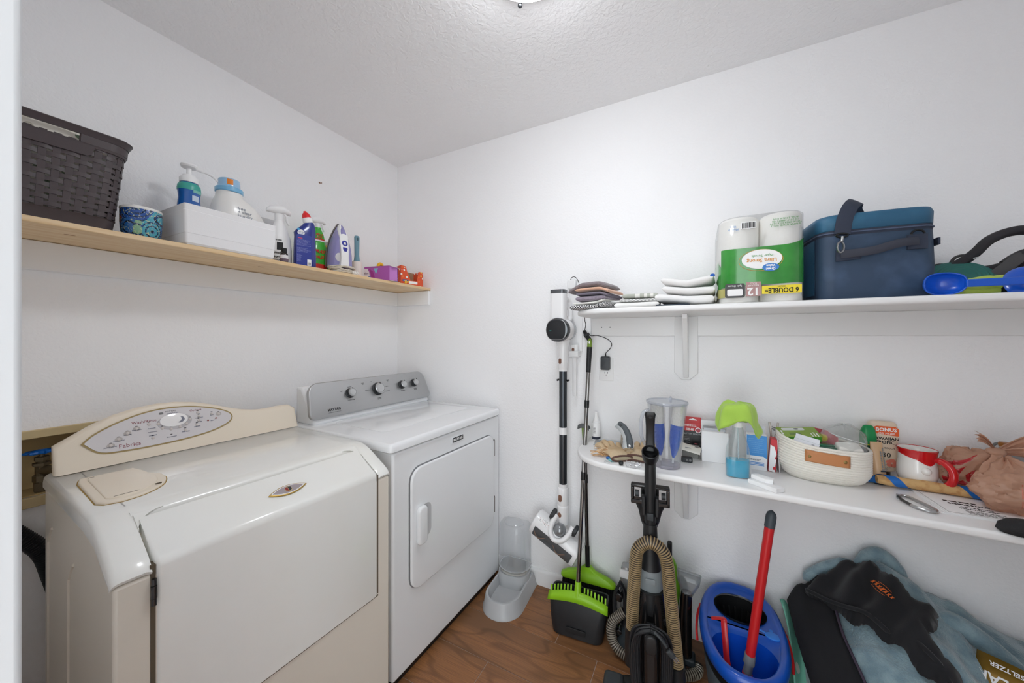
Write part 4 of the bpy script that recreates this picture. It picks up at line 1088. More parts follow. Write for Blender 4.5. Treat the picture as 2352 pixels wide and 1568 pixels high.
MB(frame((ow/2-0.0014, 0, 0), (0, -1, 0), (0, 0, 1), (1, 0, 0))).prism([(-od/2, 0), (od/2, 0), (od/2, oh-0.004), (-od/2, oh)], 0.0014).build('side_panel', ORG, oc)
MB(FR(0, od/2, 0)).prism([(-ow/2, 0), (ow/2, 0), (ow/2, oh), (-ow/2, oh+0.010)], 0.0014).build('back_panel', KRAFT, oc)
MB().bx(-ow/2, ow/2, -od/2, od/2, 0, 0.0014).build('floor_panel', KRAFT, oc)
MB(FR(-0.045, -od/2-0.0002, 0.027)).prism(rrect(0.040, 0.012, 0.003, 3), 0.0004).build('blue_tag', mat('tag_blue', '#2a5795', 0.5), oc)
marks(oc, WHITE_PRINT, FR(-0.045, -od/2-0.0006, 0.027), 0.032, 1, 0.01, 0.004, 23)
MB(FR(0.006, -od/2-0.0002, 0.019)).prism(rrect(0.060, 0.016, 0.004, 3), 0.0004).build('white_tag', WHITE_PRINT, oc)
yc2 = on_left('yellow_clip', 'small yellow plastic clip lying in front of the orange carton', 'clip', 0.268, -0.196, rz=20)
MB().tube(spline([(-0.012, 0, 0.006), (-0.004, 0, 0.009), (0.006, -0.002, 0.014), (0.020, -0.004, 0.018)], 5), 0.005, 10).build('clip_arm', MATS['yellow_hook_plastic'], yc2)
MB().tube(spline([(-0.012, 0.002, 0.005), (-0.010, 0, 0.014), (-0.006, 0, 0.021)], 5), 0.0045, 10).build('clip_jaw', MATS['yellow_hook_plastic'], yc2)
# ================================================================ PAINTED SHELVES (back wall)
ZU, ZL = 1.427, 0.821
SHELF_W = mat('shelf_gloss_white', '#ededed', 0.3, bump=(14, 0.10, 0.004))
def shelf_outline():
    o = [(XR-0.002, -0.002), (1.298, -0.002), (1.298, -0.11)]
    # rounded front left corner
    c, r_ = (1.478, -0.180), 0.180
    for a in range(180, 266, 8):
        o.append((c[0] + r_*math.cos(R(a)), c[1] + r_*math.sin(R(a))))
    o += [(1.55, -0.361), (2.0, -0.374), (2.6, -0.394), (XR-0.002, -0.408)]
    return o
def painted_shelf(name, label, z, t, bracket_x, drop, depth):
    s = thing(name, label, 'shelf', (0, 0, 0))
    MB().slab(shelf_outline(), t, 0.008, z0=z-t, seg=4).build('shelf_board', SHELF_W, s)
    MB().bx(1.309, XR-0.001, -0.019, -0.001, z-t-0.087, z-t).build('ledger_board', SHELF_W, s, bevel=0.002)
    pl = MB(frame((bracket_x, -0.001, z-t), (1, 0, 0), (0, 0, 1), (0, -1, 0)))
    pl.slab([(-0.046, -drop+0.030), (-0.018, -drop), (0.014, -drop), (0.046, -drop+0.030), (0.046, -0.002), (-0.046, -0.002)], 0.020, 0.002)
    br = pl.build('bracket_plate', SHELF_W, s)
    q = MB()
    q.prism([(0, 0), (depth, 0), (depth, -0.018), (0.026, -drop+0.012), (0, -drop+0.012)], 0.019, T=frame((bracket_x-0.0095, -0.018, z-t-0.001), (0, -1, 0), (0, 0, 1), (1, 0, 0)))
    q.build('bracket', SHELF_W, s, bevel=0.002)
    for xx in (1.36, 1.40):
        MB(frame((xx, -0.0192, z-t-0.045), (1, 0, 0), (0, 0, 1), (0, -1, 0))).prism(ell(0.003, 0.003, 10), 0.0012).build('screw_head', GREY_PLASTIC, s)
    return s
painted_shelf('upper_wall_shelf', 'upper white painted wall shelf with rounded end and wooden bracket', ZU, 0.022, 1.728, 0.278, 0.20)
painted_shelf('lower_wall_shelf', 'lower white painted wall shelf crowded with small household items', ZL, 0.024, 1.728, 0.278, 0.20)

# ================================================================ OUTLET, CHARGER, CABLE
ol_ = thing('wall_outlet', 'white duplex wall outlet below the upper painted shelf', 'outlet', (1.379, 0, 1.157))
T0 = frame((0, -0.0005, 0), (1, 0, 0), (0, 0, 1), (0, -1, 0))
MB(T0).slab(rrect(0.069, 0.112, 0.003, 3), 0.0055, 0.002).build('cover_plate', WHITE_PLASTIC, ol_)
for zc in (0.0195, -0.0195):
    rc = MB(T0 @ Tm((0, zc, 0.005))).slab(rrect(0.034, 0.029, 0.009, 4), 0.0025, 0.0008).build('receptacle', mat('outlet_white', '#f4f4f4', 0.25), ol_)
    for sx in (-0.0065, 0.0065): MB(T0 @ Tm((sx, zc+0.003, 0.0073))).bx(-0.0011, 0.0011, -0.004, 0.004, 0, 0.0004).build('slot', BLACK_PRINT, rc)
    MB(T0 @ Tm((0, zc-0.008, 0.0073))).prism(ell(0.0024, 0.0024, 10), 0.0004).build('ground_hole', BLACK_PRINT, rc)
MB(T0 @ Tm((0, 0, 0.0053))).prism(ell(0.003, 0.003, 10), 0.0008).build('plate_screw', GREY_PLASTIC, ol_)
ch = thing('charger', 'black plug-in charger in the outlet with thin cable', 'charger', (1.379, -0.0085, 1.188))
MB(frame((0, 0, 0), (1, 0, 0), (0, 0, 1), (0, -1, 0))).slab(rrect(0.043, 0.064, 0.005, 4), 0.028, 0.004).build('charger_body', mat('charger_grey', '#3f4246', 0.45), ch)
MB().cyl((0, -0.014, 0.031), (0, -0.014, 0.046), 0.0042, 0.0028, 12).build('strain_relief', BLACK_PLASTIC, ch)
cb_pts = [(1.379, -0.0225, 1.233), (1.386, -0.02, 1.243), (1.402, -0.014, 1.262), (1.405, -0.012, 1.283), (1.385, -0.012, 1.304), (1.34, -0.022, 1.321), (1.31, -0.027, 1.320), (1.288, -0.030, 1.335)]
MB().tube([tuple(Vector(p) - Vector((1.379, -0.0085, 1.188))) for p in spline(cb_pts, 8)], 0.0018, 7).build('cable', BLACK_PLASTIC, ch)
cb2 = [(1.279, -0.030, 1.345), (1.283, -0.026, 1.375), (1.277, -0.022, 1.40), (1.275, -0.020, 1.45), (1.262, -0.016, 1.53), (1.248, -0.014, 1.575), (1.236, -0.014, 1.604), (1.221, -0.014, 1.617), (1.207, -0.014, 1.613), (1.201, -0.014, 1.600)]
MB().tube([tuple(Vector(p) - Vector((1.379, -0.0085, 1.188))) for p in spline(cb2, 8)], 0.0017, 7).build('cable', BLACK_PLASTIC, ch)
MB().cyl((-0.178, -0.0055, 0.412), (-0.1795, -0.0055, 0.398), 0.0045, 0.0045, 10).build('cable_plug', BLACK_PLASTIC, ch)
bn = thing('cable_bundle', 'bundled coil of black charger cable hanging by the stick vacuum', 'cable', (1.290, -0.030, 1.318))
q = MB()
for k in range(5):
    a = 2*math.pi*k/5
    q.tube(spline([(-0.013+0.004*math.cos(a), 0.004*math.sin(a), 0.028), (-0.004+0.008*math.cos(a), 0.006*math.sin(a), 0.006), (0.010+0.009*math.cos(a), 0.006*math.sin(a), -0.014), (0.016+0.004*math.cos(a), 0.004*math.sin(a), -0.028)], 5), 0.0040, 8)
q.build('cable_loops', BLACK_PLASTIC, bn)
MB().tube([(-0.004, 0, 0.010), (0.002, 0, 0.000)], 0.0155, 10).build('cable_tie', DARK_PLASTIC, bn)

# ================================================================ STICK VACUUM ON ITS WALL DOCK
VW = mat('vacuum_white', '#eeeeef', 0.25, coat=0.3); BRZ = mat('bronze_button', '#7d5a4a', 0.4)
dk = thing('vacuum_wall_dock', 'slim white wall dock holding the stick vacuum and crevice tool', 'wall dock', (1.229, 0, 1.4))
d_ = MB(); d_.bx(-0.034, 0.034, -0.014, -0.001, -0.16, 0.155); d_.build('dock_plate', VW, dk, bevel=0.004)
d_ = MB(); d_.bx(-0.040, 0.002, -0.030, -0.001, 0.155, 0.20); d_.bx(0.006, 0.026, -0.020, -0.001, 0.155, 0.185); d_.build('dock_top', VW, dk, bevel=0.005)
MB().bx(-0.022, 0.026, -0.062, -0.012, -0.185, -0.155).build('tool_holder', VW, dk, bevel=0.004)
cv = thing('crevice_tool', 'narrow white crevice nozzle hanging beside the stick vacuum', 'vacuum tool', (1.229, -0.032, 1.0))
q = MB(); q.loft([[(x, y, z) for x, y in ell(a, b_, 18, 0, 0, 2.6)] for z, a, b_ in ((0.275, 0.021, 0.017), (0.235, 0.021, 0.017), (0.215, 0.014, 0.014), (0.20, 0.0115, 0.011), (0.03, 0.0095, 0.007), (0.020, 0.0085, 0.006))])
q.build('nozzle', VW, cv, smooth=50)
MB(frame((-0.003, -0.0165, 0.247), (1, 0, 0), (0, 0, 1), (0, -1, 0))).slab(rrect(0.013, 0.025, 0.006, 5), 0.002, 0.0006).build('release_button', BRZ, cv)

sv_ = thing('stick_vacuum', 'white cordless stick vacuum with dark tube hanging on the wall', 'vacuum cleaner', (1.192, -0.1, 0))
YA = lambda o: frame(o, (1, 0, 0), (0, 0, 1), (0, -1, 0))
q = MB(YA((0.002, 0, 1.347)))          # local z = towards the viewer (from y=-0.1)
q.lathe([(0.045, -0.052), (0.052, -0.045), (0.055, -0.02), (0.055, 0.005)], 32); q.build('dust_cup', clear('grey_clear_cup', '#e3e6e8', 0.25, '#d8dbdd', 0.05, 0.4), sv_)
MB(YA((0.002, 0, 1.347))).lathe([(0.040, -0.05), (0.044, -0.03), (0.044, 0.004)], 28).build('filter_core', mat('silver_core', '#b4b7ba', 0.3, metal=0.6), sv_)
MB(YA((0.002, 0, 1.347))).lathe([(0.0565, 0.005), (0.0565, 0.062), (0.055, 0.066)], 32).build('motor_housing', VW, sv_)
MB(YA((0.002, 0, 1.347))).lathe([(0.0562, 0.064), (0.0562, 0.088), (0.052, 0.097), (0.044, 0.100), (0.0005, 0.100)], 32).build('motor_cap', mat('motor_dark_chrome', '#55575a', 0.18, metal=0.8), sv_)
MB(YA((0.002, 0, 1.347))).slab(ell(0.047, 0.047, 40, 0, 0, 3.2), 0.004, 0.0015, z0=0.098).build('screen_ring', CHROME, sv_)
MB(YA((0.002, 0, 1.347))).slab(ell(0.0455, 0.0455, 40, 0, 0, 3.2), 0.004, 0.0015, z0=0.0985).build('display', mat('display_black', '#242629', 0.25), sv_)
MB(YA((-0.026, 0, 1.343))).bx(-0.005, 0.005, -0.002, 0.002, 0.1022, 0.1028).build('display_icon', mat('teal_led', '#1f6a63', 0.4), sv_)
q = MB(Tm((-0.004, -0.048, 1.385))); q.loft([[(x, y, z) for x, y in rrect(0.072, 0.058, 0.016, 5)] for z in (0, 0.134)]); q.build('battery', VW, sv_)
MB(Tm((-0.004, -0.048, 1.519))).slab(rrect(0.073, 0.059, 0.016, 5), 0.018, 0.002).build('battery_cap', mat('gunmetal', '#6d6f72', 0.3, metal=0.8), sv_)
q = MB(); q.tube(spline([(0.010, 0.000, 1.50), (0.014, 0.022, 1.50), (0.018, 0.040, 1.475), (0.020, 0.050, 1.42), (0.016, 0.035, 1.39)], 6), 0.013, 12); q.build('handle', VW, sv_)
MB(YA((0.024, -0.02, 1.408))).slab(rrect(0.010, 0.016, 0.002, 2), 0.004, 0.001).build('trigger', BRZ, sv_)
q = MB(); q.loft([[(x, y, z) for x, y in ell(a, b_, 24)] for z, a, b_ in ((1.30, 0.036, 0.034), (1.275, 0.030, 0.028), (1.245, 0.0255, 0.025), (1.20, 0.0245, 0.0245), (1.165, 0.0235, 0.0235), (1.162, 0.0215, 0.0215), (1.148, 0.0215, 0.0215))]); q.build('neck', VW, sv_, smooth=50)
MB(YA((-0.007, -0.0235, 1.197))).slab(rrect(0.014, 0.026, 0.0065, 5), 0.002, 0.0006).build('release_button', BRZ, sv_)
MB().cyl((0, 0, 1.150), (0, 0, 0.59), 0.0188, seg=24).build('tube', mat('tube_graphite', '#4b4e52', 0.28, metal=0.85), sv_)
MB().cyl((0, 0, 0.876), (0, 0, 0.842), 0.0198, seg=24).build('tube_band', VW, sv_)
q = MB(); q.tube([(0.0225*math.cos(R(a))*1.25, 0.0225*math.sin(R(a)), 1.098 + 0.006*abs(math.cos(R(a)))) for a in range(-30, 211, 15)], 0.0045, 8); q.build('wall_clip', BLACK_PLASTIC, sv_)
q = MB(); q.loft([[(x, y, z) for x, y in ell(a, a, 24)] for z, a in ((0.602, 0.0215), (0.585, 0.0215), (0.583, 0.0255), (0.578, 0.027), (0.530, 0.0265), (0.500, 0.026), (0.498, 0.028), (0.490, 0.029), (0.455, 0.029), (0.43, 0.026), (0.405, 0.022))]); q.build('joint', VW, sv_, smooth=45)
MB(YA((-0.006, -0.026, 0.538))).slab(rrect(0.017, 0.033, 0.008, 5), 0.002, 0.0006).build('release_button', BRZ, sv_)
MB(YA((-0.008, -0.026, 0.458))).slab(ell(0.010, 0.012, 18), 0.003, 0.001).build('pivot_button', BRZ, sv_)
# floor head hangs tilted: rotate about y
HTm = Tm((-0.028, -0.005, 0.345), (0, 27, 0))
hd = MB(HTm)
prof_h = [(0.052, 0.048), (0.060, 0.030), (0.056, -0.030), (0.040, -0.060), (0.0, -0.064), (-0.030, -0.060), (-0.036, 0.0), (-0.030, 0.045), (0.010, 0.056)]
prof_h = [(-0.030, 0.046), (-0.050, 0.030), (-0.058, 0.000), (-0.054, -0.034), (-0.040, -0.056), (0.020, -0.060), (0.040, -0.050), (0.044, 0.0), (0.036, 0.040), (0.0, 0.052)]
hd.loft([[(x, y*s_, z*s_) for y, z in prof_h] for x, s_ in ((-0.128, 0.86), (-0.124, 0.97), (-0.118, 1.0), (0.118, 1.0), (0.124, 0.97), (0.128, 0.86))])
hbod = hd.build('floor_head', VW, sv_, smooth=40)
wn = MB(HTm); wn.loft([[(x, y, z) for y, z in ((-0.0590, 0.004), (-0.0600, -0.004), (-0.0565, -0.032), (-0.0435, -0.053), (-0.039, -0.05), (-0.050, 0.0))] for x in (-0.104, 0.104)])
wn.build('brush_window', mat('brush_window_smoke', '#55585b', 0.1, coat=0.5), hbod)
br_ = MB(HTm); br_.tube([(-0.10+0.2*k/40, -0.0535-0.006*math.sin(k*0.28)*0.6 - 0.004, -0.021-0.016*math.sin(k*0.28)) for k in range(41)], 0.0022, 6); br_.build('brush_strip', mat('brush_strip_brown', '#7a6152', 0.6), hbod)
lb = MB(HTm); lb.loft([[(x, y, z) for y, z in ((-0.0315, 0.0455), (-0.0512, 0.0292), (-0.050, 0.028), (-0.030, 0.044))] for x in (-0.105, -0.035)]); lb.build('warning_label', print_mat('icon_label', '#f2f2f2', ['#333333', '#aa5044', '#555555'], 260, 0.5, 0.30), hbod)
yk = MB(HTm)
yk.tube(spline([(-0.044, -0.018, 0.100), (-0.045, -0.038, 0.066), (-0.032, -0.055, 0.030), (0.0, -0.060, 0.012), (0.032, -0.055, 0.030), (0.045, -0.038, 0.066), (0.044, -0.018, 0.100)], 6), 0.0125, 12)
yk.build('yoke', VW, hbod)
MB(HTm).sphere((0.0, -0.035, 0.055), 0.030).build('swivel_ball', mat('swivel_grey', '#909396', 0.25, metal=0.5), hbod)
for sx in (-1, 1):
    w_ = MB(HTm); w_.tube([(sx*0.052, -0.012, 0.088), (sx*0.055, -0.012, 0.088), (sx*0.068, -0.012, 0.088), (sx*0.072, -0.012, 0.088)], [0.024, 0.028, 0.028, 0.024], 24)
    w_.build('wheel', mat('wheel_rubber', '#333538', 0.5), hbod)
# ================================================================ ITEMS ON THE UPPER SHELF
def knit_mat(name, c1, c2, sc, rough=0.95, kind='knit'):
    m = mat(name, c1, rough, sheen=0.3); nt = m.node_tree; b = nt.nodes['Principled BSDF']
    tc = nt.nodes.new('ShaderNodeTexCoord')
    v = nt.nodes.new('ShaderNodeTexVoronoi'); v.inputs['Scale'].default_value = sc; v.inputs['Randomness'].default_value = 0.15
    nt.links.new(tc.outputs['Object'], v.inputs['Vector'])
    rp = nt.nodes.new('ShaderNodeValToRGB'); rp.color_ramp.elements[0].position = 0.15; rp.color_ramp.elements[0].color = lin(c2); rp.color_ramp.elements[1].position = 0.6; rp.color_ramp.elements[1].color = lin(c1)
    nt.links.new(v.outputs['Distance'], rp.inputs['Fac']); nt.links.new(rp.outputs['Color'], b.inputs['Base Color'])
    bp = nt.nodes.new('ShaderNodeBump'); bp.inputs['Strength'].default_value = 0.6; bp.inputs['Distance'].default_value = 0.002
    nt.links.new(v.outputs['Distance'], bp.inputs['Height']); nt.links.new(bp.outputs['Normal'], b.inputs['Normal'])
    return m
def check_mat(name, c1, c2, sx, sy, sz):
    m = mat(name, c1, 0.95); nt = m.node_tree; b = nt.nodes['Principled BSDF']
    tc = nt.nodes.new('ShaderNodeTexCoord'); mp = nt.nodes.new('ShaderNodeMapping'); mp.inputs['Scale'].default_value = (sx, sy, sz)
    nt.links.new(tc.outputs['Object'], mp.inputs['Vector'])
    ck = nt.nodes.new('ShaderNodeTexChecker'); ck.inputs['Scale'].default_value = 1.0; ck.inputs['Color1'].default_value = lin(c1); ck.inputs['Color2'].default_value = lin(c2)
    nt.links.new(mp.outputs[0], ck.inputs['Vector']); nt.links.new(ck.outputs['Color'], b.inputs['Base Color'])
    return m
def stripe_mat(name, cols, period, axis=0, rough=0.95):
    """repeating stripes along an object axis; cols = [(position, hex), ...]"""
    m = mat(name, cols[0][1], rough); nt = m.node_tree; b = nt.nodes['Principled BSDF']
    tc = nt.nodes.new('ShaderNodeTexCoord'); sp = nt.nodes.new('ShaderNodeSeparateXYZ'); nt.links.new(tc.outputs['Object'], sp.inputs[0])
    dv = nt.nodes.new('ShaderNodeMath'); dv.operation = 'DIVIDE'; dv.inputs[1].default_value = period; nt.links.new(sp.outputs[axis], dv.inputs[0])
    fr = nt.nodes.new('ShaderNodeMath'); fr.operation = 'FRACT'; nt.links.new(dv.outputs[0], fr.inputs[0])
    rp = nt.nodes.new('ShaderNodeValToRGB'); rp.color_ramp.interpolation = 'CONSTANT'
    for i, (p_, c) in enumerate(cols):
        e = rp.color_ramp.elements[i] if i < 2 else rp.color_ramp.elements.new(p_)
        e.position = p_; e.color = lin(c)
    nt.links.new(fr.outputs[0], rp.inputs['Fac']); nt.links.new(rp.outputs['Color'], b.inputs['Base Color'])
    return m

def folded(name, label, m, loc, w_, d_, th, layers=1, rz=0, curve=None, seed=0, group=None, cat='towel', overlap=0.0):
    """a folded cloth: stacked folded layers joined by a rounded fold at the front; one body, soft edges"""
    q = MB(); lt = th/layers
    N, K = 22, 12
    for li in range(layers):
        rings = []
        h_ = lt*0.5/w_
        us = [h_*k for k in (0.0, 0.06, 0.2, 0.45, 0.75, 1.0)]; us = us + [us[-1] + (1-2*us[-1])*k/14 for k in range(1, 14)] + [1-k for k in reversed(us)]
        N = len(us)-1
        for i, u in enumerate(us):
            x = (u-0.5)*w_
            e = 1 - (1-min(1, min(u, 1-u)/h_))**2; e = max(0.03, e)
            ring = []
            for k in range(K*2):
                a = 2*math.pi*k/(K*2); c, s = math.cos(a), math.sin(a)
                yy = (d_/2)*math.copysign(abs(c)**0.35, c); zz = (lt/2)*math.sqrt(e)*math.copysign(abs(s)**0.7, s)
                n1 = fabric_noise(x*9+seed, yy*9, li*3.7+seed)*0.10*lt
                z = (li+0.5)*lt + zz + n1
                if curve: z += curve(u, yy)
                ring.append((x + (0.006*fabric_noise(yy*12, li*2.1, seed*1.3) if i in (0, N) else 0), yy*(1-0.02*li) + 0.004*fabric_noise(x*8, li*5.1, seed), z))
            rings.append(ring)
        q.loft(rings)
    o = q.build(name, m, None, smooth=180)
    o.location = loc; o.rotation_euler = (0, 0, R(rz))
    return tag(o, label, cat, group)
TA = knit_mat('taupe_waffle_knit', '#8b8083', '#5d5356', 170)
TP = knit_mat('plum_waffle_knit', '#948a96', '#6a606e', 170)
PEACH = mat('peach_terry', '#dcae94', 0.95, bump=(220, 0.4, 0.002), sheen=0.3)
GREYL = mat('mauve_grey_cotton', '#77717e', 0.95, bump=(200, 0.3, 0.001))
GING = check_mat('black_gingham', '#26262a', '#dfdfdf', 170, 170, 170)
WCOT = mat('white_cotton', '#ecebea', 0.95, bump=(160, 0.3, 0.002), sheen=0.2)
grpT = 'folded kitchen towels on the upper shelf'
folded('gingham_towel', 'black and white gingham towel at the bottom of the left stack', GING, (1.395, -0.235, ZU), 0.165, 0.20, 0.020, 1, -14, lambda u, y: 0.012*max(0, u-0.7)*3, 1, grpT)
folded('patterned_towel', 'white patterned towel under the plum waffle towel', print_mat('speckled_towel', '#e6e4df', ['#c7cabf', '#e6e4df', '#b3b5a8'], 70, 0.95, 0.25), (1.395, -0.225, ZU+0.021), 0.145, 0.18, 0.012, 1, -14, lambda u, y: 0.010*max(0, u-0.7)*3, 2, grpT)
folded('plum_waffle_towel', 'plum grey waffle towel above the gingham towel', TP, (1.395, -0.225, ZU+0.035), 0.135, 0.17, 0.023, 1, -10, None, 3, grpT)
folded('mauve_towel', 'smooth mauve grey towel under the peach towel', GREYL, (1.400, -0.225, ZU+0.060), 0.140, 0.17, 0.014, 1, -10, lambda u, y: -0.012*max(0, u-0.75)*4, 4, grpT)
folded('peach_towel', 'peach terry towel near the top of the left stack', PEACH, (1.400, -0.225, ZU+0.076), 0.145, 0.17, 0.015, 1, -10, lambda u, y: -0.012*max(0, u-0.75)*4+0.003*math.sin(u*3.1), 5, grpT)
folded('taupe_waffle_towel', 'taupe waffle towel draped on top of the left stack', TA, (1.375, -0.215, ZU+0.092), 0.165, 0.17, 0.022, 1, -10, lambda u, y: -0.035*max(0, 0.35-u)*2.2 - 0.020*max(0, u-0.8)*3 + 0.004, 6, grpT)

folded('flower_print_towel', 'white towel with small black flower print at the bottom of the middle stack', print_mat('black_motif_towel', '#e9e8e6', ['#2a2a2c', '#e9e8e6', '#555558', '#e9e8e6', '#e9e8e6'], 34, 0.95, 0.16), (1.560, -0.225, ZU), 0.165, 0.20, 0.022, 1, 2, None, 7, grpT)
folded('small_check_towel', 'pale grey small check towel in the middle stack', check_mat('pale_check', '#9a9a9a', '#e4e4e2', 150, 150, 150), (1.568, -0.220, ZU+0.023), 0.145, 0.18, 0.014, 1, 2, None, 8, grpT)
folded('striped_towel', 'sage and white striped towel on top of the middle stack', stripe_mat('sage_stripes', [(0.0, '#b6b8ae'), (0.12, '#e4e3dd'), (0.2, '#b6b8ae'), (0.30, '#e4e3dd'), (0.38, '#b6b8ae'), (0.62, '#b0b2a8'), (0.86, '#e4e3dd')], 0.13), (1.570, -0.215, ZU+0.038), 0.135, 0.16, 0.020, 1, 2, None, 9, grpT)
folded('white_hand_towel', 'white hand towel sticking out between the left and middle stacks', WCOT, (1.478, -0.19, ZU+0.025), 0.06, 0.16, 0.012, 1, -10, None, 10, grpT)
folded('dark_trim_towel', 'dark blue edged cloth under the white towels', mat('dark_blue_cotton', '#3a4450', 0.95), (1.690, -0.245, ZU), 0.11, 0.19, 0.008, 1, 0, None, 11, grpT)
folded('white_towel_thick', 'thick white towel at the bottom of the white stack', WCOT, (1.732, -0.225, ZU+0.009), 0.195, 0.21, 0.030, 1, -3, lambda u, y: 0.018*max(0, 0.5-u)*1.4, 12, grpT)
folded('white_towel_middle', 'white towel in the middle of the white stack', WCOT, (1.745, -0.225, ZU+0.041), 0.172, 0.20, 0.026, 1, -2, lambda u, y: 0.022*max(0, 0.5-u)*1.2, 13, grpT)
wt_ = folded('folded_white_towel', 'white towel on top of the white stack with a blue edge', WCOT, (1.742, -0.225, ZU+0.069), 0.172, 0.19, 0.026, 1, -4, lambda u, y: 0.020*abs(u-0.5)*1.6, 14, grpT)
blue_edge = MB(frame((1.819, -0.3225, ZU+0.103), (1, 0, 0), (0, 0, 1), (0, -1, 0))).slab(ell(0.008, 0.006, 14), 0.003, 0.001).build('blue_edge', mat('blue_cloth', '#2f62b8', 0.9))
blue_edge.parent = wt_; blue_edge.matrix_parent_inverse = Matrix.LocRotScale(Vector((1.742, -0.225, ZU+0.069)), Euler((0, 0, R(-4))), None).inverted()

# ---- pack of paper towel rolls (upside down)
pt_ = thing('paper_towel_pack', 'plastic wrapped pack of paper towel rolls standing upside down', 'paper towels', (1.955, -0.245, ZU))
ROLL = mat('paper_towel', '#f0eeea', 0.95, bump=(140, 0.25, 0.002))
PH = 0.285; RR = 0.0575
for i, (x, y) in enumerate(((-0.058, -0.058), (0.058, -0.058), (-0.058, 0.058), (0.058, 0.058), (-0.058, 0.174), (0.058, 0.174))):
    MB(Tm((x, y, 0))).lathe([(0.019, 0.0005), (RR-0.004, 0.0005), (RR, 0.004), (RR, PH-0.008), (RR-0.006, PH-0.001), (0.021, PH-0.001), (0.019, PH-0.006)], 32).build('roll', ROLL, pt_)
def film_path(off):
    pts = []
    for cx, cy, a0, a1 in ((-0.058, -0.058, 180, 270), (0.058, -0.058, 270, 360), (0.058, 0.174, 0, 90), (-0.058, 0.174, 90, 180)):
        for k in range(10):
            a = R(a0 + (a1-a0)*k/9); pts.append((cx+(RR+off)*math.cos(a), cy+(RR+off)*math.sin(a)))
    return pts
FILM = clear('wrap_film', '#fbfcfc', 0.03, '#ffffff', 0.10, 0.35)
MB().loft([[(x, y, z) for x, y in film_path(o_)] for z, o_ in ((0.0008, -0.006), (0.006, 0.003), (0.28, 0.003), (0.2862, -0.004))], False, True).build('wrapper', FILM, pt_, smooth=60)
GRN = mat('wrap_green', '#3f9a3f', 0.22, coat=0.5, var=(12, '#2f8433', 0.35, 0.65))
def wrap_band(name, m, zb, zt, i0, i1, off):
    fp = film_path(off); q = MB()
    q.loft([[(fp[i % 40][0], fp[i % 40][1], zb(j/(i1-i0))) for j, i in enumerate(range(i0, i1+1))], [(fp[i % 40][0], fp[i % 40][1], zt(j/(i1-i0))) for j, i in enumerate(range(i0, i1+1))]], False, False, False)
    return q.build(name, m, pt_, smooth=60)
wrap_band('green_print', GRN, lambda f: 0.052 + 0.010*f, lambda f: 0.178 + 0.004*math.cos(f*6) + 0.030*f**2.5, 3, 19, 0.0035)
wrap_band('green_print_side', GRN, lambda f: 0.05, lambda f: 0.185-0.06*f, -4, 3, 0.0035)
wrap_band('olive_print', mat('wrap_olive', '#b5b06a', 0.3, coat=0.4), lambda f: 0.020, lambda f: 0.050, -2, 8, 0.0036)
yF = -0.058 - RR - 0.0042
def PT_(x, z, k=0.0): return frame((x, yF-k, z), (-1, 0, 0), (0, 0, -1), (0, -1, 0))     # upside-down print plane
MB(PT_(0.0, 0.138)).prism(ell(0.054, 0.031, 32), 0.0006).build('oval_print', WHITE_PRINT, pt_)
q = MB(PT_(-0.003, 0.135)); q.tube([(0.059*math.cos(2*math.pi*k/40), 0.034*math.sin(2*math.pi*k/40), 0.0) for k in range(41)], 0.0007, 6); q.build('oval_line', mat('wrap_gold', '#d29a45', 0.4), pt_)
text('Ultra Strong', 0.0160, mat('wrap_orange', '#d99a54', 0.5), pt_, PT_(0.0, 0.134, 0.0010), bold=0.0003)
text('Paper Towels', 0.0105, mat('wrap_green_text', '#4a9a48', 0.5), pt_, PT_(0.002, 0.149, 0.0010))
MB(PT_(0.024, 0.110, 0.0006)).prism(ell(0.022, 0.0125, 24), 0.0006).build('logo_oval', mat('wrap_blue', '#3a7fcb', 0.4), pt_)
text('Great\nValue', 0.0105, WHITE_PRINT, pt_, PT_(0.024, 0.110, 0.0016), bold=0.0004)
MB(PT_(0.052, 0.038, -0.0004)).prism(rrect(0.102, 0.026, 0.001, 2), 0.0006).build('yellow_banner', mat('wrap_yellow', '#efd930', 0.4), pt_)
text('6 DOUBLE=', 0.0205, BLACK_PRINT, pt_, PT_(0.052, 0.036, 0.0006), sx=0.82, bold=0.0005)
text('ROLLS*', 0.0060, BLACK_PRINT, pt_, PT_(0.052, 0.0475, 0.0006))
MB(PT_(-0.022, 0.043, -0.0002)).prism(rrect(0.041, 0.046, (0.001, 0.001, 0.001, 0.001), 3), 0.0006).build('pink_panel', mat('wrap_pink', '#b18a88', 0.4), pt_)
text('12', 0.034, WHITE_PRINT, pt_, PT_(-0.022, 0.036, 0.0008), bold=0.0008)
text('REGULAR\nROLLS', 0.0068, WHITE_PRINT, pt_, PT_(-0.022, 0.058, 0.0008))
MB(PT_(-0.073, 0.040, -0.0016)).prism(rrect(0.056, 0.046, 0.006, 3), 0.0030).build('black_panel', mat('wrap_black', '#3a3a3a', 0.4), pt_)
MB(PT_(-0.073, 0.034, 0.0016)).prism(rrect(0.044, 0.022, 0.004, 3), 0.0006).build('roll_icon', WHITE_PRINT, pt_)
text('Split Sheets', 0.0085, WHITE_PRINT, pt_, PT_(-0.073, 0.0555, 0.0016))
MB(PT_(-0.035, 0.252, -0.0036)).prism(rrect(0.042, 0.022, 0.001, 2), 0.0040).build('barcode_patch', WHITE_PRINT, pt_)
rnd = random.Random(3); x_ = -0.019
while x_ < 0.019:
    w_ = rnd.choice((0.0010, 0.0016, 0.0024)); MB(PT_(-0.035, 0.252, 0.0006)).bx(x_, x_+w_, -0.009, 0.009, 0, 0.0003).build('barcode_bar', BLACK_PRINT, pt_); x_ += w_ + rnd.choice((0.0010, 0.0018))
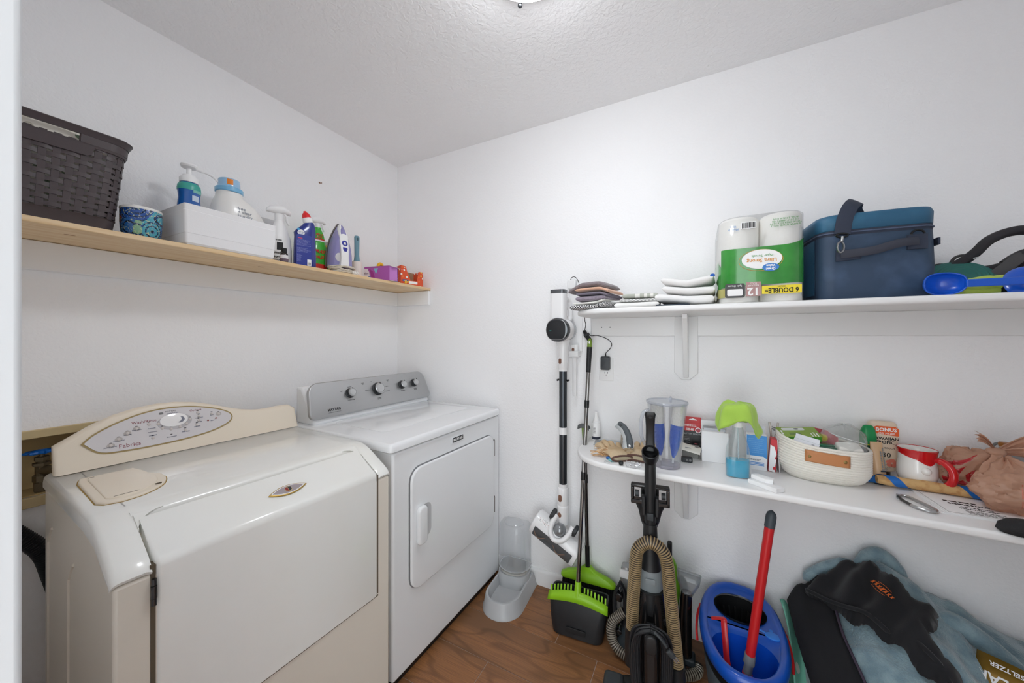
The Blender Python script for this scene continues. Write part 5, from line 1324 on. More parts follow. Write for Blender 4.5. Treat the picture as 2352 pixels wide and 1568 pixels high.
text('Made in\nUSA', 0.0095, mat('wrap_blue_text', '#5b93cf', 0.5), pt_, PT_(-0.078, 0.247, -0.0002))
text('6 PAPER TOWEL ROLLS\nTOTAL AREA 231.6 SQ FT\n110 2-PLY SHEETS PER\nROLL, 5.9 IN X 11 IN', 0.0072, MATS['wrap_green_text'], pt_, PT_(0.062, 0.250, 0.0004))

# ---- blue cooler bag
NB = mat('navy_cooler_fabric', '#34475f', 0.55, bump=(8, 0.5, 0.01), var=(9, '#4b6180', 0.5, 0.8))
TB = mat('teal_cooler_fabric', '#2e6080', 0.5, bump=(10, 0.4, 0.006), var=(8, '#3c7391', 0.45, 0.75))
WEB = mat('navy_webbing', '#333a4b', 0.75, bump=(300, 0.3, 0.001))
cl = thing('cooler_bag', 'large navy and teal soft cooler bag with shoulder strap', 'cooler bag', (2.237, -0.200, ZU), 5)
def cool_ring(z, w_, d_, r_, cx=0): return [(x + cx, y, z) for x, y in rrect(w_, d_, r_, 6)]
q = MB()
q.loft([cool_ring(0.0, 0.262, 0.215, 0.03), cool_ring(0.004, 0.270, 0.222, 0.035), cool_ring(0.09, 0.276, 0.228, 0.038), cool_ring(0.18, 0.272, 0.222, 0.038), cool_ring(0.200, 0.270, 0.220, 0.038)]); q.build('body', NB, cl, smooth=60)
q = MB()
q.loft([cool_ring(0.2135, 0.266, 0.216, 0.04), cool_ring(0.216, 0.274, 0.224, 0.042), cool_ring(0.250, 0.276, 0.226, 0.042), cool_ring(0.262, 0.268, 0.220, 0.042), cool_ring(0.266, 0.245, 0.200, 0.040)]); q.build('lid', TB, cl, smooth=60)
q = MB(); q.loft([cool_ring(0.198, 0.272, 0.222, 0.04), cool_ring(0.214, 0.272, 0.222, 0.04)]); q.build('zip_band', WEB, cl)
q = MB(); zp = [(x, y, 0.2065) for x, y in rrect(0.2745, 0.2245, 0.04, 6)]; q.tube(zp + zp[:1], 0.0022, 6); q.build('zip', mat('zip_teeth', '#55607a', 0.5), cl)
q = MB(); q.loft([[(-0.1385, y, z) for y, z in ((-0.075, 0.02), (0.10, 0.02), (0.10, 0.196), (-0.075, 0.196))], [(-0.1395, y, z) for y, z in ((-0.075, 0.02), (0.10, 0.02), (0.10, 0.196), (-0.075, 0.196))]]); q.build('side_panel', TB, cl)
q = MB()
q.loft([[(x, yb, z) for x, yb, z in r__] for r__ in [[(-0.10, -0.117, 0.118), (-0.10, -0.121, 0.118), (-0.10, -0.121, 0.152), (-0.10, -0.117, 0.152)], [(-0.04, -0.116, 0.122), (-0.04, -0.121, 0.122), (-0.04, -0.121, 0.152), (-0.04, -0.116, 0.152)]]])
q.build('handle_patch', WEB, cl)
q = MB(); q.bx(0.064, 0.106, -0.120, -0.112, 0.140, 0.182); q.build('handle_patch', WEB, cl)
q = MB(); hp2 = spline([(-0.09, -0.122, 0.138), (-0.02, -0.130, 0.142), (0.04, -0.130, 0.158), (0.085, -0.122, 0.163)], 8)
q.tube(hp2, 0.012, 8, True, 0.25, up=(0, -1, 0)); q.build('front_handle', mat('charcoal_handle', '#3a3d49', 0.7), cl)
q = MB(); st2 = spline([(-0.085, -0.120, 0.200), (-0.078, -0.118, 0.245), (-0.060, -0.105, 0.285), (-0.028, -0.06, 0.312), (-0.010, -0.01, 0.310), (0.012, 0.02, 0.292), (0.020, 0.03, 0.272)], 8)
q.tube(st2, 0.0205, 10, True, 0.10, up=(0, -1, 0.3)); q.build('shoulder_strap', WEB, cl)
q = MB(); q.tube([(-0.086+0.014*math.cos(R(a)), -0.122, 0.196+0.006*math.sin(R(a))) for a in range(0, 361, 30)], 0.0028, 6); q.build('strap_ring', BLACK_PLASTIC, cl)
q = MB(); q.tube([(-0.090+0.008*math.cos(R(a)), -0.124, 0.160+0.017*math.sin(R(a))) for a in range(0, 361, 30)], 0.0028, 6); q.cyl((-0.088, -0.124, 0.178), (-0.086, -0.124, 0.192), 0.004, seg=8); q.build('strap_clip', CHROME, cl)
q = MB(); q.tube([(0.085+0.014*math.cos(R(a)), -0.119, 0.182+0.012*math.sin(R(a))) for a in range(0, 181, 20)], 0.003, 6); q.build('d_ring', BLACK_PLASTIC, cl)
q = MB(); q.bx(0.1365, 0.142, -0.10, -0.075, 0.152, 0.172); q.build('side_tab', WEB, cl)

# ---- right end: harness, ball thrower, disc, bits
HB = mat('black_harness', '#2e2d31', 0.7, bump=(120, 0.3, 0.001)); STR = mat('grey_webbing', '#4c4b4c', 0.75, bump=(260, 0.3, 0.001))
hn = thing('pet_harness', 'black padded harness with white piping lying behind the ball thrower', 'harness', (2.52, -0.175, ZU))
q = MB(); q.tube(spline([(-0.095, 0.0, 0.090), (-0.055, -0.01, 0.105), (-0.02, -0.01, 0.135), (0.01, -0.005, 0.170), (0.05, 0.0, 0.190), (0.09, 0.0, 0.190), (0.115, 0.0, 0.165), (0.110, 0, 0.130)], 8), 0.0155, 12, True, 0.85, up=(0, 0, 1)); q.build('padded_strap', HB, hn, smooth=60)
q = MB(); q.tube(spline([(-0.105, 0.02, 0.088), (-0.085, 0.01, 0.098), (-0.05, 0.0, 0.088), (0.0, -0.005, 0.080), (0.04, 0.0, 0.088)], 8), 0.022, 12, True, 0.75, up=(0, 0, 1)); q.build('chest_strap', HB, hn, smooth=60)
q = MB(); q.tube(spline([(0.05, 0.0, 0.09), (0.08, -0.01, 0.115), (0.12, -0.02, 0.110), (0.16, 0, 0.10)], 8), 0.042, 12, True, 0.55, up=(0, 0, 1)); q.build('back_pad', HB, hn, smooth=60)
q = MB(); q.tube(spline([(-0.07, -0.005, 0.105), (-0.055, 0, 0.128), (-0.035, 0, 0.132), (-0.02, 0, 0.122)], 6), 0.004, 8); q.build('leash_loop', STR, hn)
q = MB(); q.tube(spline([(-0.02, -0.055, 0.045), (0.01, -0.058, 0.075), (0.045, -0.05, 0.108), (0.075, -0.03, 0.118)], 6), 0.014, 8, True, 0.12, up=(0, -1, 0.5)); q.build('webbing_strap', STR, hn)
q = MB(); q.bx(-0.055, -0.012, -0.072, -0.048, 0.022, 0.044); q.build('buckle', BLACK_PLASTIC, hn, bevel=0.005)
PIPE = mat('white_piping', '#dfe3e6', 0.5)
for pp in ([(-0.115, -0.020, 0.084), (-0.095, -0.022, 0.097), (-0.07, -0.023, 0.101), (-0.062, -0.023, 0.099)], [(-0.055, -0.022, 0.108), (-0.035, -0.023, 0.117), (-0.018, -0.022, 0.120)], [(-0.035, -0.049, 0.062), (-0.01, -0.049, 0.068), (0.010, -0.048, 0.078), (0.010, -0.048, 0.082)]):
    MB().tube(spline(pp, 6), 0.0018, 6).build('piping', PIPE, hn)
bgp = thing('dark_pouch', 'dark grey nylon pouch under the harness at the right end', 'pouch', (2.59, -0.220, ZU))
q = MB(); q.loft([[(x, y*(1-0.1*k), z) for x, y in rrect(0.17, 0.15, 0.03, 5)] for k, z in enumerate((0.001, 0.01, 0.040, 0.056))] ); q.build('pouch_body', mat('dark_nylon', '#3a3c42', 0.35, bump=(14, 0.8, 0.01)), bgp, smooth=60)
td = thing('flying_disc', 'teal ridged disc leaning behind the blue ball thrower', 'toy', (2.452, -0.225, ZU+0.058), 0, None, (50, -8, 0))
q = MB(); q.lathe([(0.002, 0.012), (0.02, 0.013)] + [(0.024+0.004*k, 0.013 + (0.0012 if k % 2 else 0) - 0.00008*k*k) for k in range(12)] + [(0.072, 0.0), (0.070, -0.004), (0.066, 0.0), (0.002, 0.009)], 40); q.build('disc_body', mat('teal_rubber', '#2d6f68', 0.6), td, smooth=25)
q = MB(); q.prism(rrect(0.05, 0.025, 0.004, 3, 0.045, -0.035), 0.002, z0=0.013); q.build('disc_sticker', mat('pale_teal', '#6fae9f', 0.6), td)
gc = thing('chew_toy', 'lime green rubber chew toy behind the blue ball thrower', 'toy', (2.445, -0.295, ZU))
LIME = mat('lime_rubber', '#b9cf5a', 0.5, var=(18, '#9fb74a', 0.5, 0.8))
q = MB(); q.tube(spline([(-0.062, 0, 0.028), (-0.045, 0, 0.032), (0.0, 0.002, 0.030), (0.035, 0, 0.036), (0.050, 0, 0.034)], 6), [0.017 + 0.004*abs(math.sin(k*0.33)) for k in range(25)], 14); q.build('bone', LIME, gc, smooth=60)
q = MB(); q.tube(spline([(-0.060, 0.002, 0.013), (-0.02, 0.0, 0.012), (0.046, 0.0, 0.013)], 6), 0.013, 12); q.build('lower_lobe', LIME, gc, smooth=60)
BLU = mat('blue_plastic', '#1458c8', 0.28, coat=0.3)
bt = thing('ball_thrower', 'bright blue plastic ball thrower with scoop and long handle', 'toy', (2.368, -0.355, ZU+0.032))
q = MB()
def scoop(u, v):
    a = R(-20 + 200*u); t = R(15 + 120*v)
    return (0.036*math.cos(t)*1.0 - 0.004, -0.036*math.sin(t)*math.sin(a)*0.9, 0.032*math.sin(t)*math.cos(a))
q.grid(lambda u, v: (-0.040*math.cos(math.pi*v)*1.0, 0.012 + 0.028*math.sin(math.pi*v)**0.8*math.sin(math.pi*u)*1.0 - 0.012*abs(math.cos(math.pi*v)), 0.030*math.sin(math.pi*v)**0.7*math.cos(math.pi*u)), 22, 20)
q.build('scoop', BLU, bt, smooth=80, solid=0.003)
q = MB(); q.bx(0.036, 0.26, -0.006, 0.004, -0.012, 0.008); q.build('handle', BLU, bt, bevel=0.003)
bt2 = thing('ring_toy', 'bright blue plastic ring toy at the right end of the upper shelf', 'toy', (2.545, -0.325, ZU+0.022), 0, None, (60, 0, 0))
q = MB(); q.lathe([(0.020, 0), (0.030, 0.012), (0.052, 0.010), (0.060, 0.0), (0.052, -0.010), (0.030, -0.012), (0.020, 0)], 36, caps=False); q.build('ring', BLU, bt2, smooth=60)
# ================================================================ ITEMS ON THE LOWER SHELF
def on_low(name, label, cat, x, y, rz=0, dz=0.0, group=None, rot=None):
    return thing(name, label, cat, (x, y, ZL + 0.0002 + dz), rz, group, rot)
# ---- small white squeeze bottle
o = on_low('nasal_spray_bottle', 'small white nozzle bottle with dark blue base band by the wall', 'bottle', 1.339, -0.042)
MB().lathe([(0.018, 0), (0.020, 0.002), (0.020, 0.075), (0.0185, 0.079), (0.0165, 0.080), (0.0165, 0.086), (0.014, 0.089)], 28).build('bottle', WHITE_PLASTIC, o)
MB().lathe([(0.0203, 0.004), (0.0203, 0.016)], 28, caps=False).build('navy_band', mat('navy_print', '#2a3040', 0.5), o)
MB().lathe([(0.0125, 0.086), (0.0115, 0.100), (0.0085, 0.112), (0.0075, 0.128), (0.006, 0.131)], 20).build('nozzle', WHITE_PLASTIC, o)
marks(o, GREY_PRINT, frame((-0.006, -0.0198, 0.050), (0, 0, 1), (-1, 0, 0), (0, -1, 0)), 0.036, 2, 0.005, 0.003, 24)
# ---- folded zip bag lying flat
o = on_low('zip_bag', 'empty clear zip bag lying flat by the wall behind the gloves', 'bag', 1.43, -0.085, 8)
q = MB(); q.grid(lambda u, v: ((u-0.5)*0.17, (v-0.5)*0.11, 0.003 + 0.004*abs(fabric_noise(u*4, v*4, 2.2))), 16, 10); q.build('film', FILM, o, smooth=60, solid=0.0006)
MB().bx(-0.08, 0.08, 0.040, 0.046, 0.004, 0.007).build('zip_strip', mat('zip_strip', '#cfd3d6', 0.4), o)

# ---- work gloves
TAN = mat('tan_leather', '#d3bd9c', 0.85, bump=(60, 0.5, 0.004), var=(14, '#b89a74', 0.45, 0.75))
TRIMB = mat('brown_glove_trim', '#5d4038', 0.7); LIN_ = mat('glove_lining', '#b9ad92', 0.95)
def glove(name, label, loc, rz, curl=0.0, flip=1, seed=0):
    g = on_low(name, label, 'glove', loc[0], loc[1], rz, loc[2])
    q = MB(); rings = []
    # local y = from cuff (0) to knuckles (0.11); flattened sections
    for y_, w_, h_, z_ in ((0.0, 0.044, 0.0100, 0.0115), (0.02, 0.042, 0.012, 0.014), (0.045, 0.040, 0.015, 0.017), (0.075, 0.047, 0.016, 0.018), (0.10, 0.048, 0.014, 0.017), (0.115, 0.044, 0.010, 0.015)):
        rings.append([(w_*math.cos(2*math.pi*k/20), y_, max(0.001, z_ + h_*math.sin(2*math.pi*k/20) + 0.003*fabric_noise(k*0.6, y_*30, seed))) for k in range(20)])
    q.loft(rings, True, True)
    for i, (fx, fl, bend) in enumerate(((-0.034, 0.060, 0.010), (-0.012, 0.072, 0.018), (0.011, 0.068, 0.014), (0.033, 0.052, 0.008))):
        dx = fx*0.5 + 0.006*math.sin(i*2.3+seed)
        q.tube(spline([(fx, 0.095, 0.016), (fx+dx*0.3, 0.095+fl*0.5, 0.018+bend), (fx+dx*0.7, 0.095+fl*0.85, 0.015+bend*0.8), (fx+dx, 0.095+fl, 0.012+bend*0.3)], 4), [0.0120, 0.0125, 0.012, 0.012, 0.012, 0.0115, 0.0115, 0.011, 0.011, 0.0105, 0.010, 0.008, 0.005], 10)
    q.tube(spline([(flip*0.036, 0.030, 0.016), (flip*0.058, 0.055, 0.020), (flip*0.066, 0.085, 0.020), (flip*0.064, 0.100, 0.018)], 4), [0.0135]*9+[0.012, 0.011, 0.009, 0.006], 10)
    q.build('glove_shell', TAN, g, smooth=80)
    q = MB(); q.tube([(0.0445*math.cos(2*math.pi*k/24), -0.002, 0.0125+0.0105*math.sin(2*math.pi*k/24)) for k in range(25)], 0.0038, 8); q.build('cuff_trim', TRIMB, g)
    q = MB(); q.prism(ell(0.040, 0.0078, 20), 0.001, T=frame((0, -0.0015, 0.0125), (1, 0, 0), (0, 0, 1), (0, -1, 0))); q.build('cuff_lining', LIN_, g)
    return g
glove('work_glove', 'tan leather work glove with brown cuff, fingers to the left', (1.508, -0.300, 0.0), 36, seed=1)
glove('work_glove', 'tan leather work glove with brown cuff beside the clear pitcher', (1.566, -0.280, 0.004), -8, seed=4, flip=-1)
# ---- raffia / wood shavings bundle
o = on_low('raffia_bundle', 'loose bundle of pale raffia strands left of the gloves', 'raffia', 1.425, -0.255)
rnd = random.Random(5)
RAF = mat('pale_raffia', '#dfc29d', 0.9); RAF2 = mat('tan_raffia', '#c39a6d', 0.9)
for k in range(16):
    a = rnd.uniform(-0.6, 0.5); L_ = rnd.uniform(0.045, 0.085); z = rnd.uniform(0.004, 0.022); ox, oy = rnd.uniform(-0.022, 0.012), rnd.uniform(-0.03, 0.03)
    q = MB(); q.tube(spline([(ox-L_/2*math.cos(a), oy+L_/2*math.sin(a)*1.2, z), (ox, oy, z+rnd.uniform(0.002, 0.014)), (ox+L_/2*math.cos(a), oy-L_/2*math.sin(a)*1.2, max(0.003, z-0.006))], 4), rnd.uniform(0.0022, 0.0042), 6, True, 0.45)
    q.build('strand', RAF if k % 3 else RAF2, o)
# ---- folding saw lying on the gloves
o = thing('folding_saw', 'grey handled folding pruning saw resting on the tan gloves', 'saw', (1.525, -0.262, ZL+0.047))
SG = mat('saw_handle_grey', '#50565a', 0.55)
pth = spline([(0.006, 0.0, 0.0), (0.004, 0.006, 0.020), (-0.004, 0.02, 0.045), (-0.022, 0.035, 0.070), (-0.048, 0.048, 0.084)], 6)
q = MB(); q.tube(pth, [0.014]*4 + [0.0135]*6 + [0.0125]*6 + [0.0115]*5 + [0.011]*3 + [0.008], 12, True, 0.55, up=(0, -1, 0.3)); q.build('handle', SG, o, smooth=60)
q = MB(); q.tube([tuple(Vector(p) + Vector((-0.011, -0.005, -0.006))) for p in pth[2:-1]], 0.0115, 8, True, 0.08, up=(0, -1, 0.3)); q.build('blade', mat('saw_blade', '#b9bdbd', 0.35, metal=0.7), o)
MB(frame((0.005, -0.009, 0.010), (1, 0, 0), (0, 0, 1), (0, -1, 0))).lathe([(0.006, 0), (0.006, 0.003), (0.003, 0.004)], 14).build('pivot_bolt', CHROME, o)
MB(frame((-0.034, 0.030, 0.080), (1, 0, 0), (0, 0.5, 1), (0, -1, 0.5))).prism(ell(0.006, 0.0025, 12), 0.001).build('hang_hole', BLACK_PRINT, o)
o = on_low('metal_rod', 'short grey metal rod standing behind the folding saw', 'rod', 1.478, -0.165)
MB().cyl((0, 0, 0.002), (0.006, 0.004, 0.105), 0.0045, seg=12).build('shaft', mat('rod_grey', '#a19a90', 0.5, metal=0.4), o)
MB().lathe([(0.009, 0), (0.009, 0.004), (0.005, 0.006)], 14).build('foot', mat('rod_foot', '#8f8a82', 0.5), o)
# ---- small bits
o = on_low('blue_bead', 'small bright blue glass bead in front of the raffia', 'bead', 1.455, -0.300); MB().sphere((0, 0, 0.006), 0.010, 14, 8, (1.2, 0.8, 0.6)).build('glass', mat('blue_glass', '#1f66ae', 0.1, coat=0.6), o); MB().lathe([(0.003, 0.0118), (0.0015, 0.0128)], 10).build('bead_hole', BLACK_PRINT, o)
o = on_low('teal_bead', 'small pale teal bead beside the blue bead', 'bead', 1.469, -0.322); MB().sphere((0, 0, 0.006), 0.010, 14, 8, (1.3, 0.7, 0.6)).build('glass', mat('teal_glass', '#7fc4c6', 0.1, coat=0.6), o); MB().lathe([(0.003, 0.0118), (0.0015, 0.0128)], 10).build('bead_hole', BLACK_PRINT, o)
o = on_low('clear_ring', 'tiny clear plastic ring near the shelf edge', 'ring', 1.458, -0.340); q = MB(); q.tube([(0.009*math.cos(R(a)), 0.009*math.sin(R(a)), 0.0035) for a in range(0, 361, 20)], 0.0032, 8); q.build('ring_body', mat('clear_grey', '#c4c8c8', 0.1, coat=0.6), o); MB().bx(0.009, 0.014, -0.0015, 0.0015, 0.0015, 0.0055).build('ring_tab', MATS['clear_grey'], o)
o = on_low('bottle_cap', 'small round black cap at the front of the gloves', 'cap', 1.511, -0.342); MB(Tm((0, 0, 0.0085), (70, 0, 20))).lathe([(0.008, -0.009), (0.0085, -0.006), (0.0085, 0.006), (0.007, 0.009), (0.005, 0.007), (0.0005, 0.007)], 18).build('cap_body', BLACK_PLASTIC, o); MB(Tm((0, 0, 0.0085), (70, 0, 20))).lathe([(0.0088, -0.002), (0.0088, 0.002)], 18).build('cap_ridge', DARK_PLASTIC, o)
o = on_low('crumpled_wrapper', 'crumpled clear plastic wrapper at the front of the gloves', 'wrapper', 1.556, -0.337)
q = MB(); q.grid(lambda u, v: ((u-0.5)*0.055*(1+0.3*fabric_noise(v*5, 1, 2)), (v-0.5)*0.045*(1+0.4*fabric_noise(u*5, 3, 1)), 0.009+0.012*fabric_noise(u*6, v*6, 0.3)+0.006*fabric_noise(u*15, v*15, 4)), 16, 16); q.build('film', clear('crumple_film', '#fafbfc', 0.25, '#ffffff', 0.06, 0.5), o, smooth=20, solid=0.0005)
MB().bx(-0.012, 0.012, -0.02, -0.017, 0.002, 0.010).build('film_seam', MATS['crumple_film'], o)

# ---- clear pitcher with two brushes in it
PITCH = clear('pitcher_clear', '#fafbfc', 0.018, '#ffffff', 0.05, 0.22)
pi_ = on_low('pitcher', 'tall clear plastic pitcher holding blue and white dusters', 'pitcher', 1.668, -0.268, 4)
q = MB(); RP = [(0.040, 0.003), (0.045, 0.0), (0.0475, 0.004), (0.052, 0.06), (0.062, 0.16), (0.070, 0.225), (0.0725, 0.243), (0.074, 0.247), (0.071, 0.247), (0.0665, 0.225), (0.0595, 0.16), (0.049, 0.06), (0.044, 0.010), (0.0005, 0.009)]
q.lathe(RP, 40); q.build('jug_wall', PITCH, pi_, smooth=50)
q = MB(); q.lathe([(0.0715, 0.238), (0.0745, 0.241), (0.0748, 0.247), (0.072, 0.249), (0.0705, 0.246)], 40); q.build('rim', clear('pitcher_rim', '#eef0f4', 0.25, '#e6eaf0', 0.05, 0.4), pi_, smooth=60)
q = MB(); q.tube(spline([(-0.064, -0.012, 0.212), (-0.083, -0.022, 0.200), (-0.092, -0.026, 0.16), (-0.090, -0.026, 0.11), (-0.075, -0.020, 0.075), (-0.053, -0.010, 0.062)], 6), 0.008, 10, True, 0.8); q.build('handle', MATS['pitcher_rim'], pi_)
q = MB(); q.lathe([(0.0452, 0.0005), (0.0475, 0.003), (0.0478, 0.010), (0.046, 0.012)], 36); q.build('base_ring', clear('pitcher_base', '#e6e2ea', 0.3, '#d8d4dc', 0.05, 0.4), pi_)
q = MB(); q.bx(0.010, 0.018, 0.045, 0.062, 0.235, 0.258); q.build('lid_tab', MATS['pitcher_rim'], pi_, bevel=0.003)
DBL = mat('blue_microfibre', '#1657bf', 0.95, bump=(130, 1.0, 0.006), sheen=0.4); DWH = mat('white_microfibre', '#e9e6de', 0.95, bump=(130, 1.0, 0.006), sheen=0.4)
def duster(name, label, x, y, lean, s):
    d = thing(name, label, 'duster', (x, y, ZL+0.0105), 0, 'dusters in the clear pitcher', (lean, 6*s, 0))
    q = MB(); q.lathe([(0.003, 0.020), (0.009, 0.035), (0.016, 0.062), (0.0215, 0.095), (0.0225, 0.125), (0.0225, 0.1505)], 24); q.build('blue_tip', DBL, d, smooth=60)
    q = MB(); pr = [(0.0225, 0.150)]
    for k in range(9): pr += [(0.0232, 0.153+k*0.0075), (0.0220, 0.157+k*0.0075)]
    q.lathe(pr + [(0.020, 0.222), (0.012, 0.227)], 24); q.build('white_sleeve', DWH, d, smooth=60)
    MB().cyl((0, 0, 0.002), (0, 0, 0.030), 0.004, seg=10).build('wire_core', mat('pale_core', '#cfd0d4', 0.5), d)
    return d
duster('blue_duster', 'fluffy duster with blue tip and white ribbed sleeve, right one in the pitcher', 1.688, -0.262, 0, 1.0)
duster('blue_duster', 'fluffy duster with blue tip and white ribbed sleeve, left one behind in the pitcher', 1.645, -0.250, 3, -0.6)

# ---- remote control box
rb_ = on_low('remote_box', 'red and black retail box of a garage remote against the wall', 'box', 1.752, -0.036, 2)
RBK = mat('box_black', '#2a2a2c', 0.4); RBR = mat('box_red', '#c42a2e', 0.4)
MB().bx(-0.034, 0.034, -0.018, 0.018, 0, 0.112).build('box_body', RBK, rb_, bevel=0.0008)
MB().bx(-0.0342, 0.0342, -0.0182, 0.018, 0.100, 0.128).build('box_top', RBR, rb_, bevel=0.0008)
MB(FR(0, -0.0165, 0.125)).loft([[(x, y, z) for x, y in rrect(0.068, 0.030, 0.002, 2, 0, 0.013)] for z in (0, 0.0012)]).build('hang_tab', RBR, rb_)
MB(FR(0.002, -0.0180, 0.141)).prism([(-0.016, -0.002), (0.016, -0.002), (0.012, 0.003), (0.004, 0.004), (0, 0.007), (-0.004, 0.004), (-0.012, 0.003)], 0.0004).build('hang_slot', WHITE_PRINT, rb_)
MB(FR(-0.010, -0.0184, 0.0995)).prism(rrect(0.044, 0.013, 0.006, 4), 0.0006).build('logo_pill', RBR, rb_)
text('GENIE', 0.011, WHITE_PRINT, rb_, FR(-0.010, -0.0192, 0.0995), bold=0.0004)
MB(FR(0.022, -0.0184, 0.098)).prism(ell(0.0115, 0.0115, 22), 0.0006).build('seal', WHITE_PRINT, rb_)
MB(FR(0.022, -0.0192, 0.098)).prism(ell(0.0085, 0.0085, 20), 0.0003).build('seal_ring', mat('seal_red', '#b0505a', 0.5), rb_)
text('BUTTON REMOTE', 0.0082, mat('silver_print', '#b9babb', 0.5), rb_, FR(0.0, -0.0184, 0.080))
marks(rb_, WHITE_PRINT, FR(-0.006, -0.0184, 0.119), 0.05, 2, 0.005, 0.0022, 25)
MB(FR(0.014, -0.0184, 0.045)).prism(rrect(0.030, 0.048, 0.008, 4), 0.0008).build('remote_picture', mat('remote_dark', '#141416', 0.3), rb_)
MB(FR(0.014, -0.0194, 0.040)).prism(rrect(0.012, 0.004, 0.001, 2), 0.0003).build('remote_mark', mat('remote_pink', '#c46068', 0.5), rb_)
fine_print(rb_, mat('silver_print', '#b9babb', 0.5), -0.030, -0.008, 0.066, 6, 0.006, -0.0182, 0.0012, 7)
# ---- booklet and key fob beneath
o = on_low('booklet', 'open white booklet sagging in front of the remote box', 'booklet', 1.745, -0.125, -10)
q = MB(); q.grid(lambda u, v: ((u-0.5)*0.085, (v-0.5)*0.07, 0.040 + 0.014*math.sin(v*2.6) - 0.012*u), 8, 8); q.build('page', mat('booklet_paper', '#e6e4da', 0.8), o, solid=0.0012, smooth=60)
MB(Tm((0.0, -0.030, 0.047))).bx(-0.012, 0.010, -0.002, 0.002, 0.0, 0.0012).build('page_print', GREY_PRINT, o)
q = MB(); q.bx(-0.03, 0.03, 0.0, 0.03, 0.0, 0.046); q.build('cover_spine', mat('booklet_grey', '#8b8b88', 0.8), o)
o = on_low('black_fob', 'small black plastic fob in front of the remote box', 'fob', 1.737, -0.186, 6)
MB().bx(-0.022, 0.018, -0.009, 0.009, 0, 0.020).build('fob_case', DARK_PLASTIC, o, bevel=0.003)
for xx in (-0.002, 0.009): MB(FR(xx, -0.0092, 0.010)).prism(ell(0.0045, 0.0045, 16), 0.0012).build('fob_button', GREY_PRINT, o)
# ---- plain white carton
o = on_low('white_carton', 'plain white carton with open flaps between pitcher and spray bottle', 'box', 1.832, -0.112, 2)
WC_ = mat('white_board', '#ececed', 0.6)
q = MB(); q.bx(-0.046, 0.046, -0.032, 0.030, 0, 0.118); q.build('carton', WC_, o, bevel=0.0012)
q = MB(Tm((0, -0.032, 0.118), (-78, 0, 0))); q.bx(-0.044, 0.030, -0.001, 0.0006, 0, 0.018); q.build('front_flap', WC_, o)
q = MB(Tm((0, 0.030, 0.118))); q.bx(-0.046, 0.046, -0.001, 0.0, 0, 0.032); q.build('back_flap', WC_, o)
q = MB(); q.bx(-0.038, 0.036, -0.02, 0.022, 0.119, 0.130); q.build('foil_packet', mat('grey_packet', '#9b9da2', 0.3, metal=0.3), o)

# ---- glass cleaner spray bottle
gb = on_low('glass_cleaner_bottle', 'clear trigger spray bottle half full of blue glass cleaner', 'spray bottle', 1.898, -0.268, 6)
GPf = [(0.0, 0.034, 0.018), (0.004, 0.037, 0.021), (0.045, 0.0375, 0.022), (0.080, 0.037, 0.022), (0.105, 0.034, 0.020), (0.130, 0.027, 0.018), (0.150, 0.0205, 0.016), (0.168, 0.0165, 0.0145), (0.178, 0.0155, 0.0145)]
MB().loft(rings_body(GPf, 32, 2.6)).build('bottle', clear('clear_bottle', '#f2f6f6', 0.05, '#ffffff', 0.04, 0.35), gb, smooth=60)
MB().loft(rings_body([(z, a-0.0018, b_-0.0018) for z, a, b_ in GPf[:2]] + [(0.003, 0.0345, 0.0188), (0.045, 0.0355, 0.020), (0.062, 0.0352, 0.020)], 32, 2.6)[2:]).build('liquid', mat('blue_liquid', '#19b4dc', 0.06, alpha=0.85, coat=0.5), gb, smooth=60)
MB().cyl((0.004, 0, 0.006), (0.0, 0, 0.175), 0.0022, seg=8).build('dip_tube', mat('dip_tube', '#d8e6ea', 0.2, alpha=0.7), gb)
MB().lathe([(0.0155, 0.176), (0.016, 0.178), (0.016, 0.195), (0.012, 0.198)], 22).build('collar', WHITE_PLASTIC, gb)
q = MB(); q.loft([[(x, 0.011*math.cos(2*math.pi*k/14), zc+hh*math.sin(2*math.pi*k/14)) for k in range(14)] for x, zc, hh in ((-0.034, 0.212, 0.008), (-0.015, 0.214, 0.013), (0.012, 0.216, 0.013), (0.032, 0.214, 0.009))]); q.build('trigger_head', WHITE_PLASTIC, gb, smooth=60)
# ---- green microfibre cloth draped on the trigger
CLG = mat('lime_microfibre', '#a9cf55', 0.95, bump=(240, 0.4, 0.001), sheen=0.4, var=(7, '#98c247', 0.4, 0.7))
q = MB(Tm((1.895, -0.270, ZL)))
NA, NR = 56, 14
lens_ = {}
vs = []; fs = []
for j in range(NR):
    f = j/(NR-1)
    for i in range(NA):
        a = 2*math.pi*i/NA
        # hem drop differs by direction: long tongue at the right front, folded tail at the left
        tongue = math.exp(-((a-R(350)) % (2*math.pi) - 0)**2*3.0) + math.exp(-((R(350)-a) % (2*math.pi))**2*3.0)
        left = math.exp(-(min((a-R(200)) % (2*math.pi), (R(200)-a) % (2*math.pi)))**2*1.3)
        back = math.exp(-(min((a-R(90)) % (2*math.pi), (R(90)-a) % (2*math.pi)))**2*1.2)
        drop = 0.045 + 0.065*tongue + 0.048*left + 0.02*back
        rr = 0.044*math.sin(min(1, f*2.2)*math.pi/2) + 0.012*f*(1+0.5*math.sin(a*5+0.6)) + 0.012*tongue*f + 0.004*left*f
        z = 0.262 - 0.010*(min(1, f*2.2))**2 - drop*max(0, f-0.28)/0.72 + 0.005*math.sin(a*5+1)*f
        rr *= 1 + 0.16*f*fabric_noise(math.cos(a)*2.2, math.sin(a)*2.2, f*2.0)
        z += 0.010*fabric_noise(math.cos(a)*1.8+3, math.sin(a)*1.8, f*2.5)
        vs.append((rr*math.cos(a)*1.05, rr*math.sin(a)*0.72, z))
